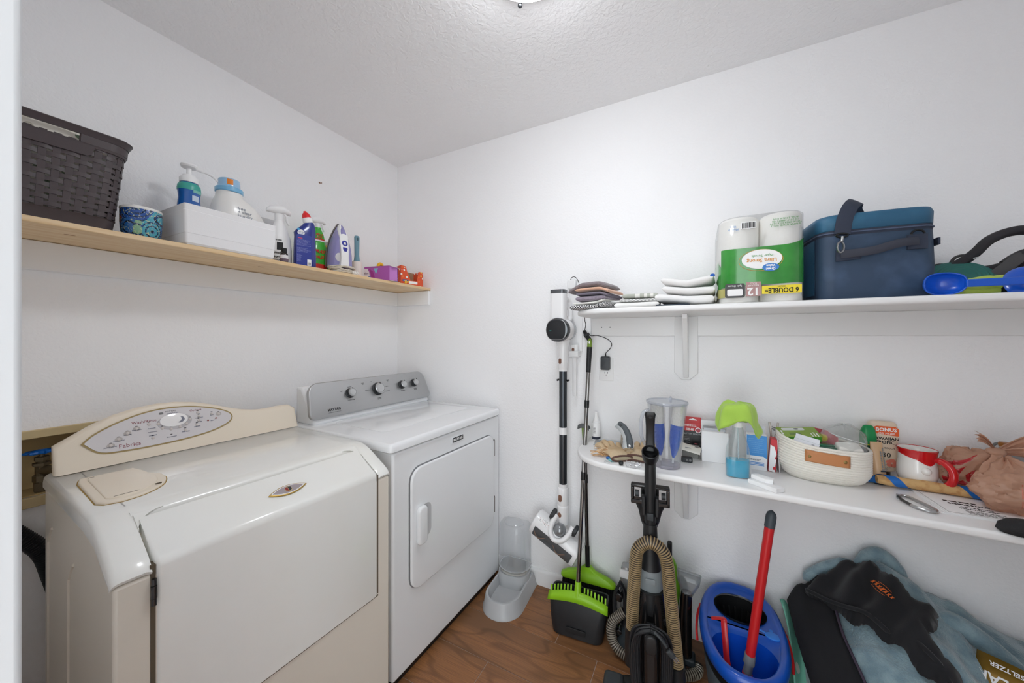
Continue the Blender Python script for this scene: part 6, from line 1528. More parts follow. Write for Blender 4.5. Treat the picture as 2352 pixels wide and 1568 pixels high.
for j in range(NR-1):
    for i in range(NA):
        k = (i+1) % NA; fs.append((j*NA+i, j*NA+k, (j+1)*NA+k, (j+1)*NA+i))
fs.append(tuple(range(NA)))
q.add(vs, fs)
tag(q.build('microfibre_cloth', CLG, None, smooth=180, solid=0.003), 'lime green microfibre cloth draped over the spray bottle trigger', 'cloth')

# ---- packets beside the basket
pk = on_low('blue_packet', 'blue and white carton with lines of print left of the rope basket', 'box', 1.968, -0.135, -2)
MB().bx(-0.031, 0.031, -0.026, 0.022, 0, 0.128).build('carton', mat('packet_white', '#eceef1', 0.5), pk, bevel=0.0008)
MB(FR(0.0, -0.0262, 0.0)).prism([(-0.031, 0.052), (0.020, 0.052), (0.031, 0.044), (0.031, 0.128), (-0.031, 0.128)], 0.0005).build('blue_panel', mat('packet_blue', '#3f8fd4', 0.4), pk)
fine_print(pk, mat('packet_pale', '#7fb6e4', 0.5), -0.026, 0.026, 0.115, 8, 0.0072, -0.0270, 0.0012, 8)
for k in range(3): MB(FR(-0.003, -0.0266, 0.028-k*0.0048)).bx(-0.026, 0.026, -0.0012, 0.0012, 0, 0.0003).build('blue_line', MATS['packet_blue'], pk)
fine_print(pk, BLACK_PRINT, -0.028, 0.020, 0.040, 2, 0.003, -0.0266, 0.0016, 9)
q = MB(Tm((0, 0.022, 0.128), (-10, 0, 0))); q.bx(-0.031, 0.031, -0.001, 0, 0, 0.026); q.build('open_flap', mat('packet_grey', '#c9ced6', 0.5), pk)
rk = on_low('red_packet', 'torn red and white blister card wedged beside the rope basket', 'box', 2.016, -0.132, -4, rot=(0, 4, -4))
MB().bx(-0.012, 0.010, -0.024, 0.022, 0, 0.118).build('card', mat('card_red', '#c8323c', 0.45), rk, bevel=0.0008)
MB(FR(-0.003, -0.0245, 0.0)).prism([(-0.008, 0.004), (0.010, 0.0), (0.011, 0.046), (0.007, 0.050), (0.011, 0.066), (0.004, 0.092), (-0.009, 0.098)], 0.004).build('torn_white_face', mat('card_white', '#eef0f3', 0.5), rk)
MB(FR(0.006, -0.026, 0.015)).prism(rrect(0.009, 0.010, 0.001, 2), 0.005).build('red_corner', MATS['card_red'], rk)
sc_ = on_low('grey_card', 'upright grey card against the left end of the rope basket', 'card', 2.037, -0.128, 0, rot=(0, -3, 0))
MB().bx(-0.0016, 0.0016, -0.03, 0.03, 0, 0.12).build('card_sheet', mat('grey_sheet', '#b9babd', 0.6), sc_)
MB().bx(-0.0022, -0.0016, -0.028, 0.028, 0.085, 0.10).build('card_stripe', GREY_PRINT, sc_)
cp2 = thing('metal_clothespin', 'silver metal clip peeking out above the red packet', 'clip', (2.030, -0.085, ZL+0.088), 0, None, (0, 0, 0))
for sx, an in ((-0.005, -6), (0.005, 6)): MB(Tm((sx, 0, 0), (0, an, 0))).bx(-0.0032, 0.0032, -0.004, 0.004, 0, 0.080).build('clip_leg', mat('clip_steel', '#b4aca4', 0.35, metal=0.6), cp2, bevel=0.0015)
q = MB(); q.tube([(0.006*math.sin(R(a)), 0.004*math.cos(R(a)), 0.048 + 0.000022*a) for a in range(0, 720, 30)], 0.0009, 6); q.build('clip_spring', DARK_METAL, cp2)
# ---- white foam chunk
fc = on_low('foam_sponge', 'broken white foam sponge block near the front of the shelf', 'sponge', 1.972, -0.330, -38)
SPW = mat('white_sponge', '#f0f1f2', 0.9, bump=(90, 0.4, 0.003))
MB().slab([(-0.046, -0.020), (0.044, -0.022), (0.047, 0.012), (0.030, 0.018), (0.010, 0.022), (-0.040, 0.024)], 0.015, 0.002).build('lower_block', SPW, fc)
MB().slab([(-0.044, -0.006), (0.002, -0.010), (0.020, 0.002), (0.012, 0.022), (-0.040, 0.022)], 0.014, 0.002, z0=0.0152).build('upper_block', SPW, fc)

# ---- woven rope basket
RP_ = mat('cotton_rope', '#ebe7dd', 0.95, bump=(190, 0.8, 0.003), sheen=0.3)
bs = on_low('rope_basket', 'oval white cotton rope basket with tan leather handle patch', 'basket', 2.160, -0.128, -3)
nrow = 15; BHh = 0.122
def rope_xy(f, ang):
    a_, b_ = 0.098 + 0.026*min(1, f*3)**0.6, 0.070 + 0.026*min(1, f*3)**0.6
    return a_*math.copysign(abs(math.cos(ang))**0.8, math.cos(ang)), b_*math.copysign(abs(math.sin(ang))**0.8, math.sin(ang))
for r_i in range(nrow):
    f = r_i/(nrow-1)
    q = MB(); pts = []
    for k in range(61):
        an = 2*math.pi*k/60; x, y = rope_xy(f, an)
        zz = 0.005 + f*(BHh-0.008) + f*0.020*(max(0, -x)/0.12)**2 - f*0.006*max(0, x)/0.12
        pts.append((x, y, zz))
    q.tube(pts, 0.0052, 7); q.build('rope_coil', RP_, bs, smooth=80)
q = MB(); q.loft([[(rope_xy(0, 2*math.pi*k/40)[0], rope_xy(0, 2*math.pi*k/40)[1], z) for k in range(40)] for z in (0.001, 0.006)]); q.build('rope_base', RP_, bs)
LEA = mat('tan_leather_patch', '#bd7f50', 0.5, bump=(80, 0.3, 0.001))
q = MB(); rws = []
for z_ in (0.074, 0.078, 0.104, 0.112):
    row = []
    for k in range(15):
        x = -0.060 + 0.115*k/14; ang = -math.acos(max(-1, min(1, math.copysign(abs(x/0.124)**(1/0.8), x)))); y = -(0.096*abs(math.sin(ang))**0.8)
        row.append((x, y - 0.0068, z_ - 0.006*(x+0.06)/0.115 - 0.0))
    rws.append(row)
q.loft(rws, False, False, False); lp = q.build('leather_patch', LEA, bs, solid=0.003, smooth=60)
for x in (-0.047, 0.042):
    MB(frame((x, -0.0985 - (0.0035 if x > 0 else 0.002), 0.092-0.006*(x+0.06)/0.115), (1, 0, 0), (0, 0, 1), (0, -1, 0))).lathe([(0.0058, -0.008), (0.0058, -0.001), (0.004, 0.001), (0.0005, 0.0016)], 16).build('rivet', mat('antique_brass', '#8f7a4a', 0.4, metal=0.8), lp)
# contents
gx = thing('green_box', 'green retail box lying in the rope basket', 'box', (2.098, -0.115, ZL+0.128), 0, None, (14, -6, 5))
GBX = mat('box_green_side', '#4f9a34', 0.4); GBT = mat('box_olive_top', '#8aa83c', 0.4)
MB().bx(-0.058, 0.058, -0.036, 0.036, 0, 0.020).build('carton', GBX, gx, bevel=0.0008)
MB().bx(-0.0585, 0.0585, -0.0365, 0.0365, 0.0198, 0.0206).build('top_print', GBT, gx)
MB().prism(rrect(0.068, 0.020, 0.005, 4, -0.010, 0.020), 0.0006, z0=0.0204).build('picture_panel', mat('panel_pale', '#dfe3e0', 0.5), gx)
MB().prism(ell(0.008, 0.0045, 16, 0.0, 0.020), 0.0004, z0=0.0210).build('panel_hole', BLACK_PRINT, gx)
MB().prism(rrect(0.034, 0.018, 0.001, 2, -0.012, -0.016), 0.0006, z0=0.0204).build('photo_panel', mat('photo_panel', '#6f8a4a', 0.5), gx)
marks(gx, WHITE_PRINT, Tm((0.034, -0.020, 0.0207), (0, 0, 90)), 0.03, 3, 0.008, 0.0035, 26)
marks(gx, WHITE_PRINT, Tm((-0.049, 0.0, 0.0207), (0, 0, 90)), 0.04, 1, 0.008, 0.005, 27)
px_ = thing('pushpin_box', 'small white pushpins box in the rope basket', 'box', (2.103, -0.185, ZL+0.108), 0, None, (38, 8, -28))
MB().bx(-0.036, 0.036, -0.022, 0.022, -0.008, 0.012).build('carton', mat('pin_white', '#e9ebf2', 0.5), px_, bevel=0.0008)
text('PUSHPINS', 0.0120, BLACK_PRINT, px_, Tm((0.006, 0.002, 0.0122), (0, 0, 180)))
text('100', 0.006, BLACK_PRINT, px_, Tm((0.020, 0.013, 0.0122), (0, 0, 180)))
MB().bx(0.006, 0.022, -0.0225, -0.0218, -0.004, 0.006).build('teal_mark', mat('pin_teal', '#3fa0b8', 0.5), px_)
q = MB(Tm((0.0, 0.022, 0.012), (50, 0, 0))); q.bx(-0.034, 0.034, 0, 0.016, -0.0008, 0); q.build('open_flap', MATS['pin_white'], px_)
rp_ = thing('red_seed_packet', 'red packet with yellow seal behind the green box', 'packet', (2.180, -0.095, ZL+0.105), 0, None, (72, 0, -8))
MB().slab([(-0.034, -0.01), (0.034, -0.02), (0.036, 0.030), (0.004, 0.052), (-0.034, 0.058)], 0.004, 0.001).build('packet', mat('packet_red', '#b8434c', 0.4), rp_)
MB().prism(ell(0.013, 0.013, 24, -0.006, 0.024), 0.0006, z0=0.004).build('yellow_seal', mat('seal_yellow', '#e3c832', 0.5), rp_)
fine_print(rp_, WHITE_PRINT, -0.03, 0.0, 0.05, 1, 0.01, -0.001, 0.001, 10)
dg = thing('green_pouch', 'dark green zip pouch inside the rope basket', 'pouch', (2.160, -0.155, ZL+0.088), 0, None, (10, 0, 6))
q = MB(); q.loft([[(x, y, z) for x, y in rrect(0.12*s_, 0.07*s_, 0.02, 4)] for z, s_ in ((0, 0.9), (0.012, 1.0), (0.024, 0.9), (0.030, 0.6))]); q.build('pouch', mat('dark_green_film', '#1f5a44', 0.25, coat=0.4, bump=(20, 0.8, 0.006)), dg, smooth=60)
MB().bx(-0.05, 0.05, -0.004, 0.004, 0.029, 0.032).build('zip', mat('pouch_zip', '#2e7a58', 0.4), dg)
wd = thing('wall_adapter', 'white rounded plastic adapter bagged inside the rope basket', 'adapter', (2.222, -0.160, ZL+0.098), 0, None, (24, 0, 8))
MB().slab(rrect(0.066, 0.046, 0.010, 5), 0.034, 0.008, seg=4).build('case', mat('adapter_white', '#efece6', 0.3), wd)
marks(wd, mat('adapter_navy', '#27408f', 0.5), frame((0.0, -0.0232, 0.016), (1, 0, 0), (0, 0, 1), (0, -1, 0)), 0.026, 1, 0.01, 0.008, 28)
pb_ = thing('clear_plastic_bag', 'crinkled clear plastic bag bulging from the right of the rope basket', 'bag', (2.220, -0.130, ZL+0.080), 0)
q = MB()
def bagf(u, v):
    a = 2*math.pi*u; ph = math.pi*(0.02+0.96*v)
    r_ = 1 + 0.16*fabric_noise(math.cos(a)*2, math.sin(a)*2, v*4) + 0.10*fabric_noise(math.cos(a)*5, math.sin(a)*5, v*9)
    return (0.060*r_*math.sin(ph)*math.cos(a), 0.062*r_*math.sin(ph)*math.sin(a), 0.052 - 0.060*r_*math.cos(ph))
q.grid(bagf, 34, 24, closed_u=True); q.build('film', clear('bag_film', '#f8fafa', 0.08, '#ffffff', 0.08, 0.45), pb_, smooth=35)
q = MB(); q.tube(spline([(-0.045, -0.045, 0.085), (-0.01, -0.060, 0.075), (0.04, -0.05, 0.062)], 6), 0.0016, 6); q.build('bag_zip', mat('bag_zip', '#dfe3e4', 0.3, alpha=0.6), pb_)
gl_ = thing('foil_wrap', 'grey foil crumple at the right end of the rope basket', 'foil', (2.258, -0.150, ZL+0.105))
q = MB(); q.grid(lambda u, v: (0.020*math.sin(math.pi*(0.05+0.9*v))*math.cos(2*math.pi*u)*(1+0.3*fabric_noise(u*9, v*9, 1)), 0.026*math.sin(math.pi*(0.05+0.9*v))*math.sin(2*math.pi*u), -0.022*math.cos(math.pi*(0.05+0.9*v))), 18, 14, closed_u=True); q.build('crumple', mat('grey_foil', '#8f9295', 0.25, metal=0.8), gl_, smooth=25)
MB().bx(-0.008, 0.008, -0.027, -0.022, -0.004, 0.004).build('foil_tail', MATS['grey_foil'], gl_)

# ---- sunscreen bottle, standing on its cap
CRM = mat('cream_plastic', '#e6d3bb', 0.35, coat=0.2)
sn = on_low('sunscreen_bottle', 'cream sunscreen bottle with orange bonus banner standing on brown cap', 'bottle', 2.350, -0.032, 2)
MB().lathe([(0.021, 0), (0.022, 0.002), (0.022, 0.022), (0.020, 0.024)], 24, sy=0.75).build('brown_cap', mat('dark_brown_cap', '#3d2a26', 0.35), sn)
SNP = [(0.023, 0.022, 0.015), (0.028, 0.033, 0.018), (0.040, 0.038, 0.020), (0.12, 0.0405, 0.021), (0.172, 0.0405, 0.020), (0.190, 0.036, 0.016), (0.196, 0.028, 0.010)]
MB().loft(rings_body(SNP, 36, 3.0)).build('bottle', CRM, sn, smooth=60)
MB(FR(0.003, -0.0212, 0.166)).prism([(-0.031, 0.012), (-0.024, 0.016), (0.024, 0.016), (0.033, 0.008), (0.033, -0.016), (-0.031, -0.010)], 0.0008).build('orange_banner', mat('banner_orange', '#e8622e', 0.45), sn)
text('BONUS', 0.0165, WHITE_PRINT, sn, FR(0.003, -0.0222, 0.170), bold=0.0005)
text('25% MORE', 0.0095, WHITE_PRINT, sn, FR(0.004, -0.0222, 0.157))
text('HAWAIIAN', 0.0145, BLACK_PRINT, sn, FR(0.0, -0.0214, 0.139), bold=0.0003)
text('TROPIC', 0.0145, BLACK_PRINT, sn, FR(0.0, -0.0214, 0.126), bold=0.0003)
text('SHEER TOUCH', 0.0078, BLACK_PRINT, sn, FR(0.0, -0.0214, 0.106))
text('30', 0.024, BLACK_PRINT, sn, FR(0.004, -0.0214, 0.082))
for k in range(5):
    a = R(72*k+10); MB(FR(0.018+0.009*math.cos(a), -0.0210, 0.056+0.009*math.sin(a))).prism(ell(0.0075, 0.006, 14), 0.0006).build('flower_petal', mat('coral_print', '#e2806c', 0.5), sn)
fine_print(sn, GREY_PRINT, -0.020, 0.022, 0.040, 3, 0.004, -0.0204, 0.001, 12)
gk = on_low('insect_repellent_bottle', 'dark green bottle with bright green cap behind the beige tube', 'bottle', 2.303, -0.066, 0)
MB().loft(rings_body([(0, 0.019, 0.016), (0.003, 0.022, 0.018), (0.10, 0.022, 0.018), (0.118, 0.021, 0.017)], 28, 2.4)).build('bottle', mat('dark_green_plastic', '#1f4a3c', 0.35), gk, smooth=60)
MB().loft(rings_body([(0.117, 0.0222, 0.018), (0.121, 0.0222, 0.018)], 28, 2.4)).build('yellow_ring', mat('yellow_ring', '#d6cf35', 0.4), gk, smooth=60)
q = MB(); q.loft([[(x, y, z) for x, y in ell(a, b_, 28, 0, 0, 2.4)] for z, a, b_ in ((0.120, 0.0225, 0.0185), (0.150, 0.0215, 0.0175), (0.170, 0.018, 0.013), (0.182, 0.012, 0.008), (0.184, 0.008, 0.005))]); q.build('green_cap', mat('bright_green_cap', '#128a4c', 0.35), gk, smooth=60)
tb_ = on_low('beige_tube', 'beige squeeze tube standing on its dark cap beside the rope basket', 'tube', 2.318, -0.112, 0, rot=(0, -4, 0))
MB().lathe([(0.018, 0), (0.0185, 0.001), (0.0185, 0.012), (0.017, 0.013)], 24).build('dark_cap', mat('ink_cap', '#22222a', 0.4), tb_)
q = MB(); q.loft([[(x, y, z) for x, y in ell(a, b_, 28)] for z, a, b_ in ((0.013, 0.0178, 0.0178), (0.03, 0.0178, 0.0170), (0.09, 0.0165, 0.010), (0.125, 0.0158, 0.003), (0.138, 0.0156, 0.0014))]); q.build('tube', mat('beige_tube', '#c9a680', 0.4, coat=0.2), tb_, smooth=60)
marks(tb_, GREY_PRINT, frame((0.006, -0.0128, 0.085), (0, 0.12, 1), (-1, 0, 0), (0, -1, 0.12)), 0.075, 2, 0.006, 0.0035, 29)
MB(frame((0.006, -0.0172, 0.045), (1, 0, 0), (0, 0.1, 1), (0, -1, 0.1))).bx(-0.006, 0.006, -0.0025, 0.0025, 0, 0.0006).build('navy_bar', mat('navy_print', '#2a3040', 0.5), tb_)

# ---- red and white mug
mg = on_low('ceramic_mug', 'white ceramic mug with red glazed rim and red handle', 'mug', 2.412, -0.098, 0)
GLW = mat('mug_white_glaze', '#f0eeea', 0.12, coat=0.6); GLR = mat('mug_red_glaze', '#c9161c', 0.12, coat=0.6)
MGP = [(0.020, 0.0), (0.030, 0.002), (0.042, 0.020), (0.0475, 0.045), (0.0465, 0.070), (0.043, 0.090), (0.0435, 0.110), (0.046, 0.124), (0.0455, 0.127), (0.043, 0.126), (0.040, 0.110), (0.040, 0.075), (0.035, 0.02), (0.0005, 0.012)]
MB().lathe(MGP, 40).build('mug_body', GLW, mg, smooth=60)
q = MB(); rows_ = []
for j, zf in enumerate((0.0, 0.35, 0.7, 1.0)):
    row = []
    for k in range(41):
        a = 2*math.pi*k/40
        zb = 0.106 - 0.026*max(0, math.cos(a - R(-70)))**6 - 0.004*math.cos(3*a)
        z = zb + (0.1262-zb)*zf
        r_ = (0.0433 + 0.0027*max(0, (z-0.108)/0.016) if z > 0.09 else 0.0433 + (0.09-z)*0.15) + 0.0010
        row.append((r_*math.cos(a), r_*math.sin(a), z))
    rows_.append(row)
q.loft(rows_, False, False, False); q.build('red_rim', GLR, mg, smooth=60)
q = MB(); q.tube([(0.0452*math.cos(R(a)), 0.0452*math.sin(R(a)), 0.1268) for a in range(0, 361, 12)], 0.0014, 6); q.build('rim_line', GLR, mg)
MB().sphere((0.004, -0.0455, 0.066), 0.0120, 16, 10).build('round_bump', GLW, mg)
q = MB(); q.tube(spline([(0.028, -0.030, 0.100), (0.044, -0.044, 0.099), (0.056, -0.056, 0.080), (0.058, -0.058, 0.055), (0.050, -0.052, 0.032), (0.034, -0.042, 0.020), (0.020, -0.040, 0.022)], 6), [0.0075]*3 + [0.0105]*30 + [0.009, 0.007, 0.005, 0.004], 12); q.build('handle', GLR, mg, smooth=60)

# ---- printed papers
pp = on_low('paper_stack', 'stack of printed voting papers lying under the plastic bag', 'papers', 2.442, -0.200, 0)
PAP = mat('white_paper', '#efeff0', 0.85)
for k in range(4):
    q = MB(Tm((0.002*k, 0.001*k, 0.0011*k), (0, 0, 1.2*k-2))); q.bx(-0.062, 0.11, -0.112, 0.148, 0, 0.0009); q.build('sheet', PAP, pp)
PT2 = Tm((0.006, 0.003, 0.0044), (0, 0, 1.6))
bo = MB(PT2)
for x0, x1, y0, y1 in ((-0.055, 0.10, -0.1045, -0.1035), (-0.055, -0.054, -0.1045, 0.14), (-0.055, 0.10, 0.139, 0.14)): bo.bx(x0, x1, y0, y1, 0, 0.0002)
bo.build('border_line', GREY_PRINT, pp)
text('SAMPLE BALLOT', 0.0125, BLACK_PRINT, pp, PT2 @ Tm((0.024, -0.030, 0.0002)), bold=0.0003)
marks(pp, BLACK_PRINT, PT2 @ Tm((0.010, -0.012, 0.0002)), 0.07, 1, 0.009, 0.008, 31)
text('General Election', 0.0095, BLACK_PRINT, pp, PT2 @ Tm((0.026, -0.050, 0.0002)))
text('Tuesday, November', 0.0095, BLACK_PRINT, pp, PT2 @ Tm((0.026, -0.062, 0.0002)))
marks(pp, GREY_PRINT, PT2 @ Tm((0.036, -0.078, 0.0002)), 0.09, 3, 0.009, 0.0042, 30)
# ---- taped cork stick
sk = thing('cork_stick', 'tan cork stick wrapped with blue tape in front of the mug', 'stick', (2.300, -0.142, ZL+0.022), -3.0)
CORK = mat('cork', '#cfa974', 0.9, bump=(110, 0.6, 0.003), var=(60, '#b3824f', 0.5, 0.75))
q = MB(); q.tube([(k*0.0115, 0, 0.0007*k*0.0) for k in range(22)], [0.0125, 0.0145] + [0.0155 + 0.0006*math.sin(k) for k in range(18)] + [0.0145, 0.012], 18); q.build('stick_core', CORK, sk, smooth=60)
def tape(x0, tw, m, name, pitch=0.075):
    q = MB(); rows_ = []
    for k in range(25):
        a = 2*math.pi*k/24
        rows_.append([(x0 + pitch*(k/24) + d_, 0.0166*math.cos(a-1.2), 0.0166*math.sin(a-1.2)) for d_ in (0, tw)])
    q.loft(rows_, False, False, False); q.build(name, m, sk, smooth=80)
TAPE = mat('blue_tape', '#1a67b8', 0.45)
tape(-0.020, 0.030, TAPE, 'blue_tape'); tape(0.145, 0.026, TAPE, 'blue_tape')
# ---- carabiner
cr = on_low('carabiner', 'silver carabiner clip lying on the shelf in front of the stick', 'carabiner', 2.335, -0.282, -60)
q = MB(); cpts = spline([(-0.048, 0.008, 0.006), (-0.050, 0.024, 0.006), (-0.038, 0.030, 0.006), (0.0, 0.025, 0.006), (0.040, 0.014, 0.006), (0.050, 0.002, 0.006), (0.048, -0.012, 0.006), (0.030, -0.022, 0.006), (0.012, -0.022, 0.006)], 6); q.tube(cpts, 0.0042, 10); q.build('frame', CHROME, cr)
q = MB(); q.tube([(-0.046, 0.006, 0.006), (-0.020, -0.012, 0.006), (0.012, -0.0215, 0.006)], 0.0040, 10); q.build('gate', DARK_METAL, cr)
MB(Tm((-0.046, 0.007, 0.001))).lathe([(0.0055, 0), (0.0055, 0.010), (0.003, 0.0105)], 14).build('hinge_pin', CHROME, cr)
# ---- tied plastic shopping bag
def film_mat(name, col, col2):
    m = bpy.data.materials.new(name); m.use_nodes = True; nt = m.node_tree; nt.nodes.clear()
    out = nt.nodes.new('ShaderNodeOutputMaterial')
    b = nt.nodes.new('ShaderNodeBsdfPrincipled'); b.inputs['Roughness'].default_value = 0.32; b.inputs['Base Color'].default_value = lin(col)
    tl = nt.nodes.new('ShaderNodeBsdfTranslucent'); tl.inputs['Color'].default_value = lin(col2)
    tr = nt.nodes.new('ShaderNodeBsdfTransparent'); tr.inputs['Color'].default_value = lin('#e9cdbb')
    tc = nt.nodes.new('ShaderNodeTexCoord')
    n = nt.nodes.new('ShaderNodeTexNoise'); n.inputs['Scale'].default_value = 30; n.inputs['Detail'].default_value = 4; n.inputs['Distortion'].default_value = 1.2
    nt.links.new(tc.outputs['Object'], n.inputs['Vector'])
    bp = nt.nodes.new('ShaderNodeBump'); bp.inputs['Strength'].default_value = 0.5; bp.inputs['Distance'].default_value = 0.006
    nt.links.new(n.outputs['Fac'], bp.inputs['Height']); nt.links.new(bp.outputs['Normal'], b.inputs['Normal'])
    m1 = nt.nodes.new('ShaderNodeMixShader'); m1.inputs[0].default_value = 0.30
    nt.links.new(b.outputs[0], m1.inputs[1]); nt.links.new(tl.outputs[0], m1.inputs[2])
    m2 = nt.nodes.new('ShaderNodeMixShader'); m2.inputs[0].default_value = 0.22
    nt.links.new(m1.outputs[0], m2.inputs[1]); nt.links.new(tr.outputs[0], m2.inputs[2])
    nt.links.new(m2.outputs[0], out.inputs['Surface'])
    return m
BAGM = film_mat('tan_bag_film', '#d6ad94', '#e6c4ae')
REDB = mat('bag_red_print', '#b02028', 0.3, coat=0.2); PINKB = mat('bag_pink_lines', '#cf7a68', 0.4)
sb = on_low('shopping_bag', 'knotted tan plastic shopping bag with red print', 'bag', 2.545, -0.190, 0, 0.0062)
KN = Vector((0.004, 0.020, 0.150))
def bag_lobe(name, centre, radii, seed, pull):
    """crumpled half-filled pouch whose creases run up to the knot"""
    C_ = Vector(centre)
    def fn(u, v):
        a = 2*math.pi*u; ph = math.pi*(0.02+0.96*v)
        d_ = Vector((math.sin(ph)*math.cos(a), math.sin(ph)*math.sin(a), -math.cos(ph)))
        n1 = fabric_noise(d_.x*1.5+seed, d_.y*1.5, d_.z*1.5); n2 = abs(fabric_noise(d_.x*4+seed, d_.y*4, d_.z*4)); n3 = abs(fabric_noise(d_.x*9+seed, d_.y*9, d_.z*9))
        r_ = 0.92 + 0.22*n1 - 0.20*n2 - 0.09*n3
        p = C_ + Vector((d_.x*radii[0], d_.y*radii[1], d_.z*radii[2]))*r_
        # draw the part that faces the knot up into it, gathering creases
        k = (KN - C_).normalized().dot(d_)
        if k > pull:
            f = ((k-pull)/(1-pull))**1.4
            cr_ = 0.006*math.sin(a*9+seed*3)*(1-f)*f*4
            p = p.lerp(KN, f*0.97) + Vector((0, 0, cr_))
        p.z = max(0.0008, p.z)
        return tuple(p)
    q = MB(); q.grid(fn, 72, 48, closed_u=True)
    q.build(name, BAGM, sb, smooth=48)
    return fn, C_
rear_fn, rear_c = bag_lobe('rear_bulge', (-0.030, 0.092, 0.070), (0.060, 0.050, 0.086), 2.0, 0.55)
front_fn, front_c = bag_lobe('front_bulge', (0.020, -0.030, 0.060), (0.098, 0.080, 0.078), 5.0, 0.55)
def bag_print(name, m, fn, C_, corners, off):
    """printed area following the film: corners are 4 (u, v) of the pouch"""
    q = MB()
    def g(a, b):
        u = (1-a)*((1-b)*corners[0][0]+b*corners[3][0]) + a*((1-b)*corners[1][0]+b*corners[2][0])
        v = (1-a)*((1-b)*corners[0][1]+b*corners[3][1]) + a*((1-b)*corners[1][1]+b*corners[2][1])
        p_ = Vector(fn(u, v)); return tuple(p_ + (p_-C_).normalized()*off)
    q.grid(g, 12, 12); q.build(name, m, sb, smooth=60)
for cs_4 in (((0.565, 0.55), (0.70, 0.60), (0.70, 0.68), (0.56, 0.62)), ((0.60, 0.38), (0.66, 0.42), (0.70, 0.56), (0.585, 0.50)), ((0.72, 0.36), (0.76, 0.40), (0.75, 0.52), (0.71, 0.47)), ((0.56, 0.34), (0.74, 0.28), (0.74, 0.33), (0.56, 0.41))):
    bag_print('red_print', REDB, rear_fn, rear_c, cs_4, 0.0016)
for k in range(5):
    bag_print('pink_line', PINKB, front_fn, front_c, ((0.70+k*0.022, 0.30), (0.7045+k*0.022, 0.30), (0.7045+k*0.022, 0.66), (0.70+k*0.022, 0.66)), 0.0014)
q = MB(); q.sphere(tuple(KN), 0.016, 16, 10, (1.3, 1, 0.8)); q.build('knot', BAGM, sb, smooth=80)
def bag_tail(dx, dy, dz, w0, w1, seed):
    q = MB(); rows_ = []
    for j in range(11):
        f = j/10; c = KN + Vector((dx*f, dy*f, dz*f + 0.010*math.sin(f*3.0)))
        w_ = w0 + (w1-w0)*f**0.8
        rows_.append([tuple(c + Vector((0.004*math.sin(k*2.4+seed)*f, 0.006*math.sin(k*1.9+seed), (k/8-0.5)*2*w_))) for k in range(9)])
    q.loft(rows_, False, False, False); q.build('bag_tail', BAGM, sb, smooth=50, solid=0.0008)
bag_tail(0.13, 0.020, 0.052, 0.006, 0.030, 1); bag_tail(0.12, -0.01, -0.006, 0.006, 0.022, 3); bag_tail(-0.036, 0.0, 0.040, 0.004, 0.014, 5)
# ---- black mesh strap bundle at the shelf edge
bm_ = on_low('black_mesh_pouch', 'black mesh fabric pouch hanging at the front edge under the bag', 'pouch', 2.515, -0.372, 4)
MSH = mat('black_mesh', '#232325', 0.8, bump=(300, 0.8, 0.002))
q = MB(); q.loft([[(x, y, z) for x, y in ell(a_, b_, 28, cx, 0.0, 2.3)] for z, a_, b_, cx in ((0.0, 0.058, 0.026, 0), (0.006, 0.066, 0.032, 0), (0.020, 0.064, 0.032, 0.002), (0.030, 0.055, 0.026, 0.006), (0.034, 0.03, 0.014, 0.01))]); q.build('pouch', MSH, bm_, smooth=60)
for k in range(3):
    q = MB(); q.tube(spline([(-0.02+0.025*k, -0.030, 0.014), (0.0+0.025*k, -0.010, 0.036), (0.02+0.02*k, 0.022, 0.034)], 6), 0.009, 8, True, 0.4); q.build('strap_fold', MSH, bm_, smooth=60)
# ---- hook with wooden knob behind the bag
kn_ = on_low('wooden_knob_hook', 'grey wire loop with amber wooden knob behind the shopping bag', 'hook', 2.635, -0.035)
q = MB(); q.tube(spline([(-0.022, 0, 0.130), (-0.026, 0, 0.146), (-0.012, 0, 0.156), (0.03, 0, 0.156), (0.06, 0, 0.150)], 6), 0.004, 8); q.build('wire_loop', GREY_PLASTIC, kn_)
MB(Tm((-0.006, -0.010, 0.140))).lathe([(0.006, -0.02), (0.006, 0.004), (0.012, 0.008), (0.014, 0.016), (0.012, 0.022), (0.0005, 0.023)], 20).build('knob', mat('amber_wood', '#a5661d', 0.3, coat=0.4), kn_)
MB().bx(-0.03, 0.06, -0.008, 0.012, 0.0, 0.132).build('hook_board', mat('hook_grey', '#9fa3a6', 0.5), kn_, bevel=0.003)
# ================================================================ ITEMS ON THE FLOOR
# ---- pet feeder
PF = mat('feeder_grey', '#b7b9bb', 0.35); PFI = mat('feeder_inside', '#c3c5c7', 0.35)
pf = thing('pet_feeder', 'pale grey gravity pet feeder with clear tank beside the dryer', 'pet feeder', (0.926, -0.165, 0), 4)
def feed_out(s=1.0, g=0.0):
    o = [(-0.090, 0.135), (-0.090, -0.060)] + [(0.0 + 0.090*math.cos(R(a)), -0.060 + 0.090*math.sin(R(a))) for a in range(190, 351, 10)] + [(0.090, -0.060), (0.090, 0.135)]
    return inset(o, g)
q = MB(); q.loft([[(x, y, z) for x, y in feed_out(1, g)] for g, z in ((-0.012, 0.0), (-0.012, 0.004), (-0.008, 0.010), (0.002, 0.064), (0.005, 0.069), (0.014, 0.069), (0.020, 0.050), (0.026, 0.030))]); q.build('bowl', PF, pf, smooth=45)
q = MB(); q.loft([[(x, y, z) for x, y in rrect(0.166*s_, 0.115*s_, 0.05, 6, 0.0, 0.075)] for z, s_ in ((0.03, 1.0), (0.085, 1.0), (0.098, 0.98))]); q.build('tank_base', PF, pf, smooth=45)
q = MB()
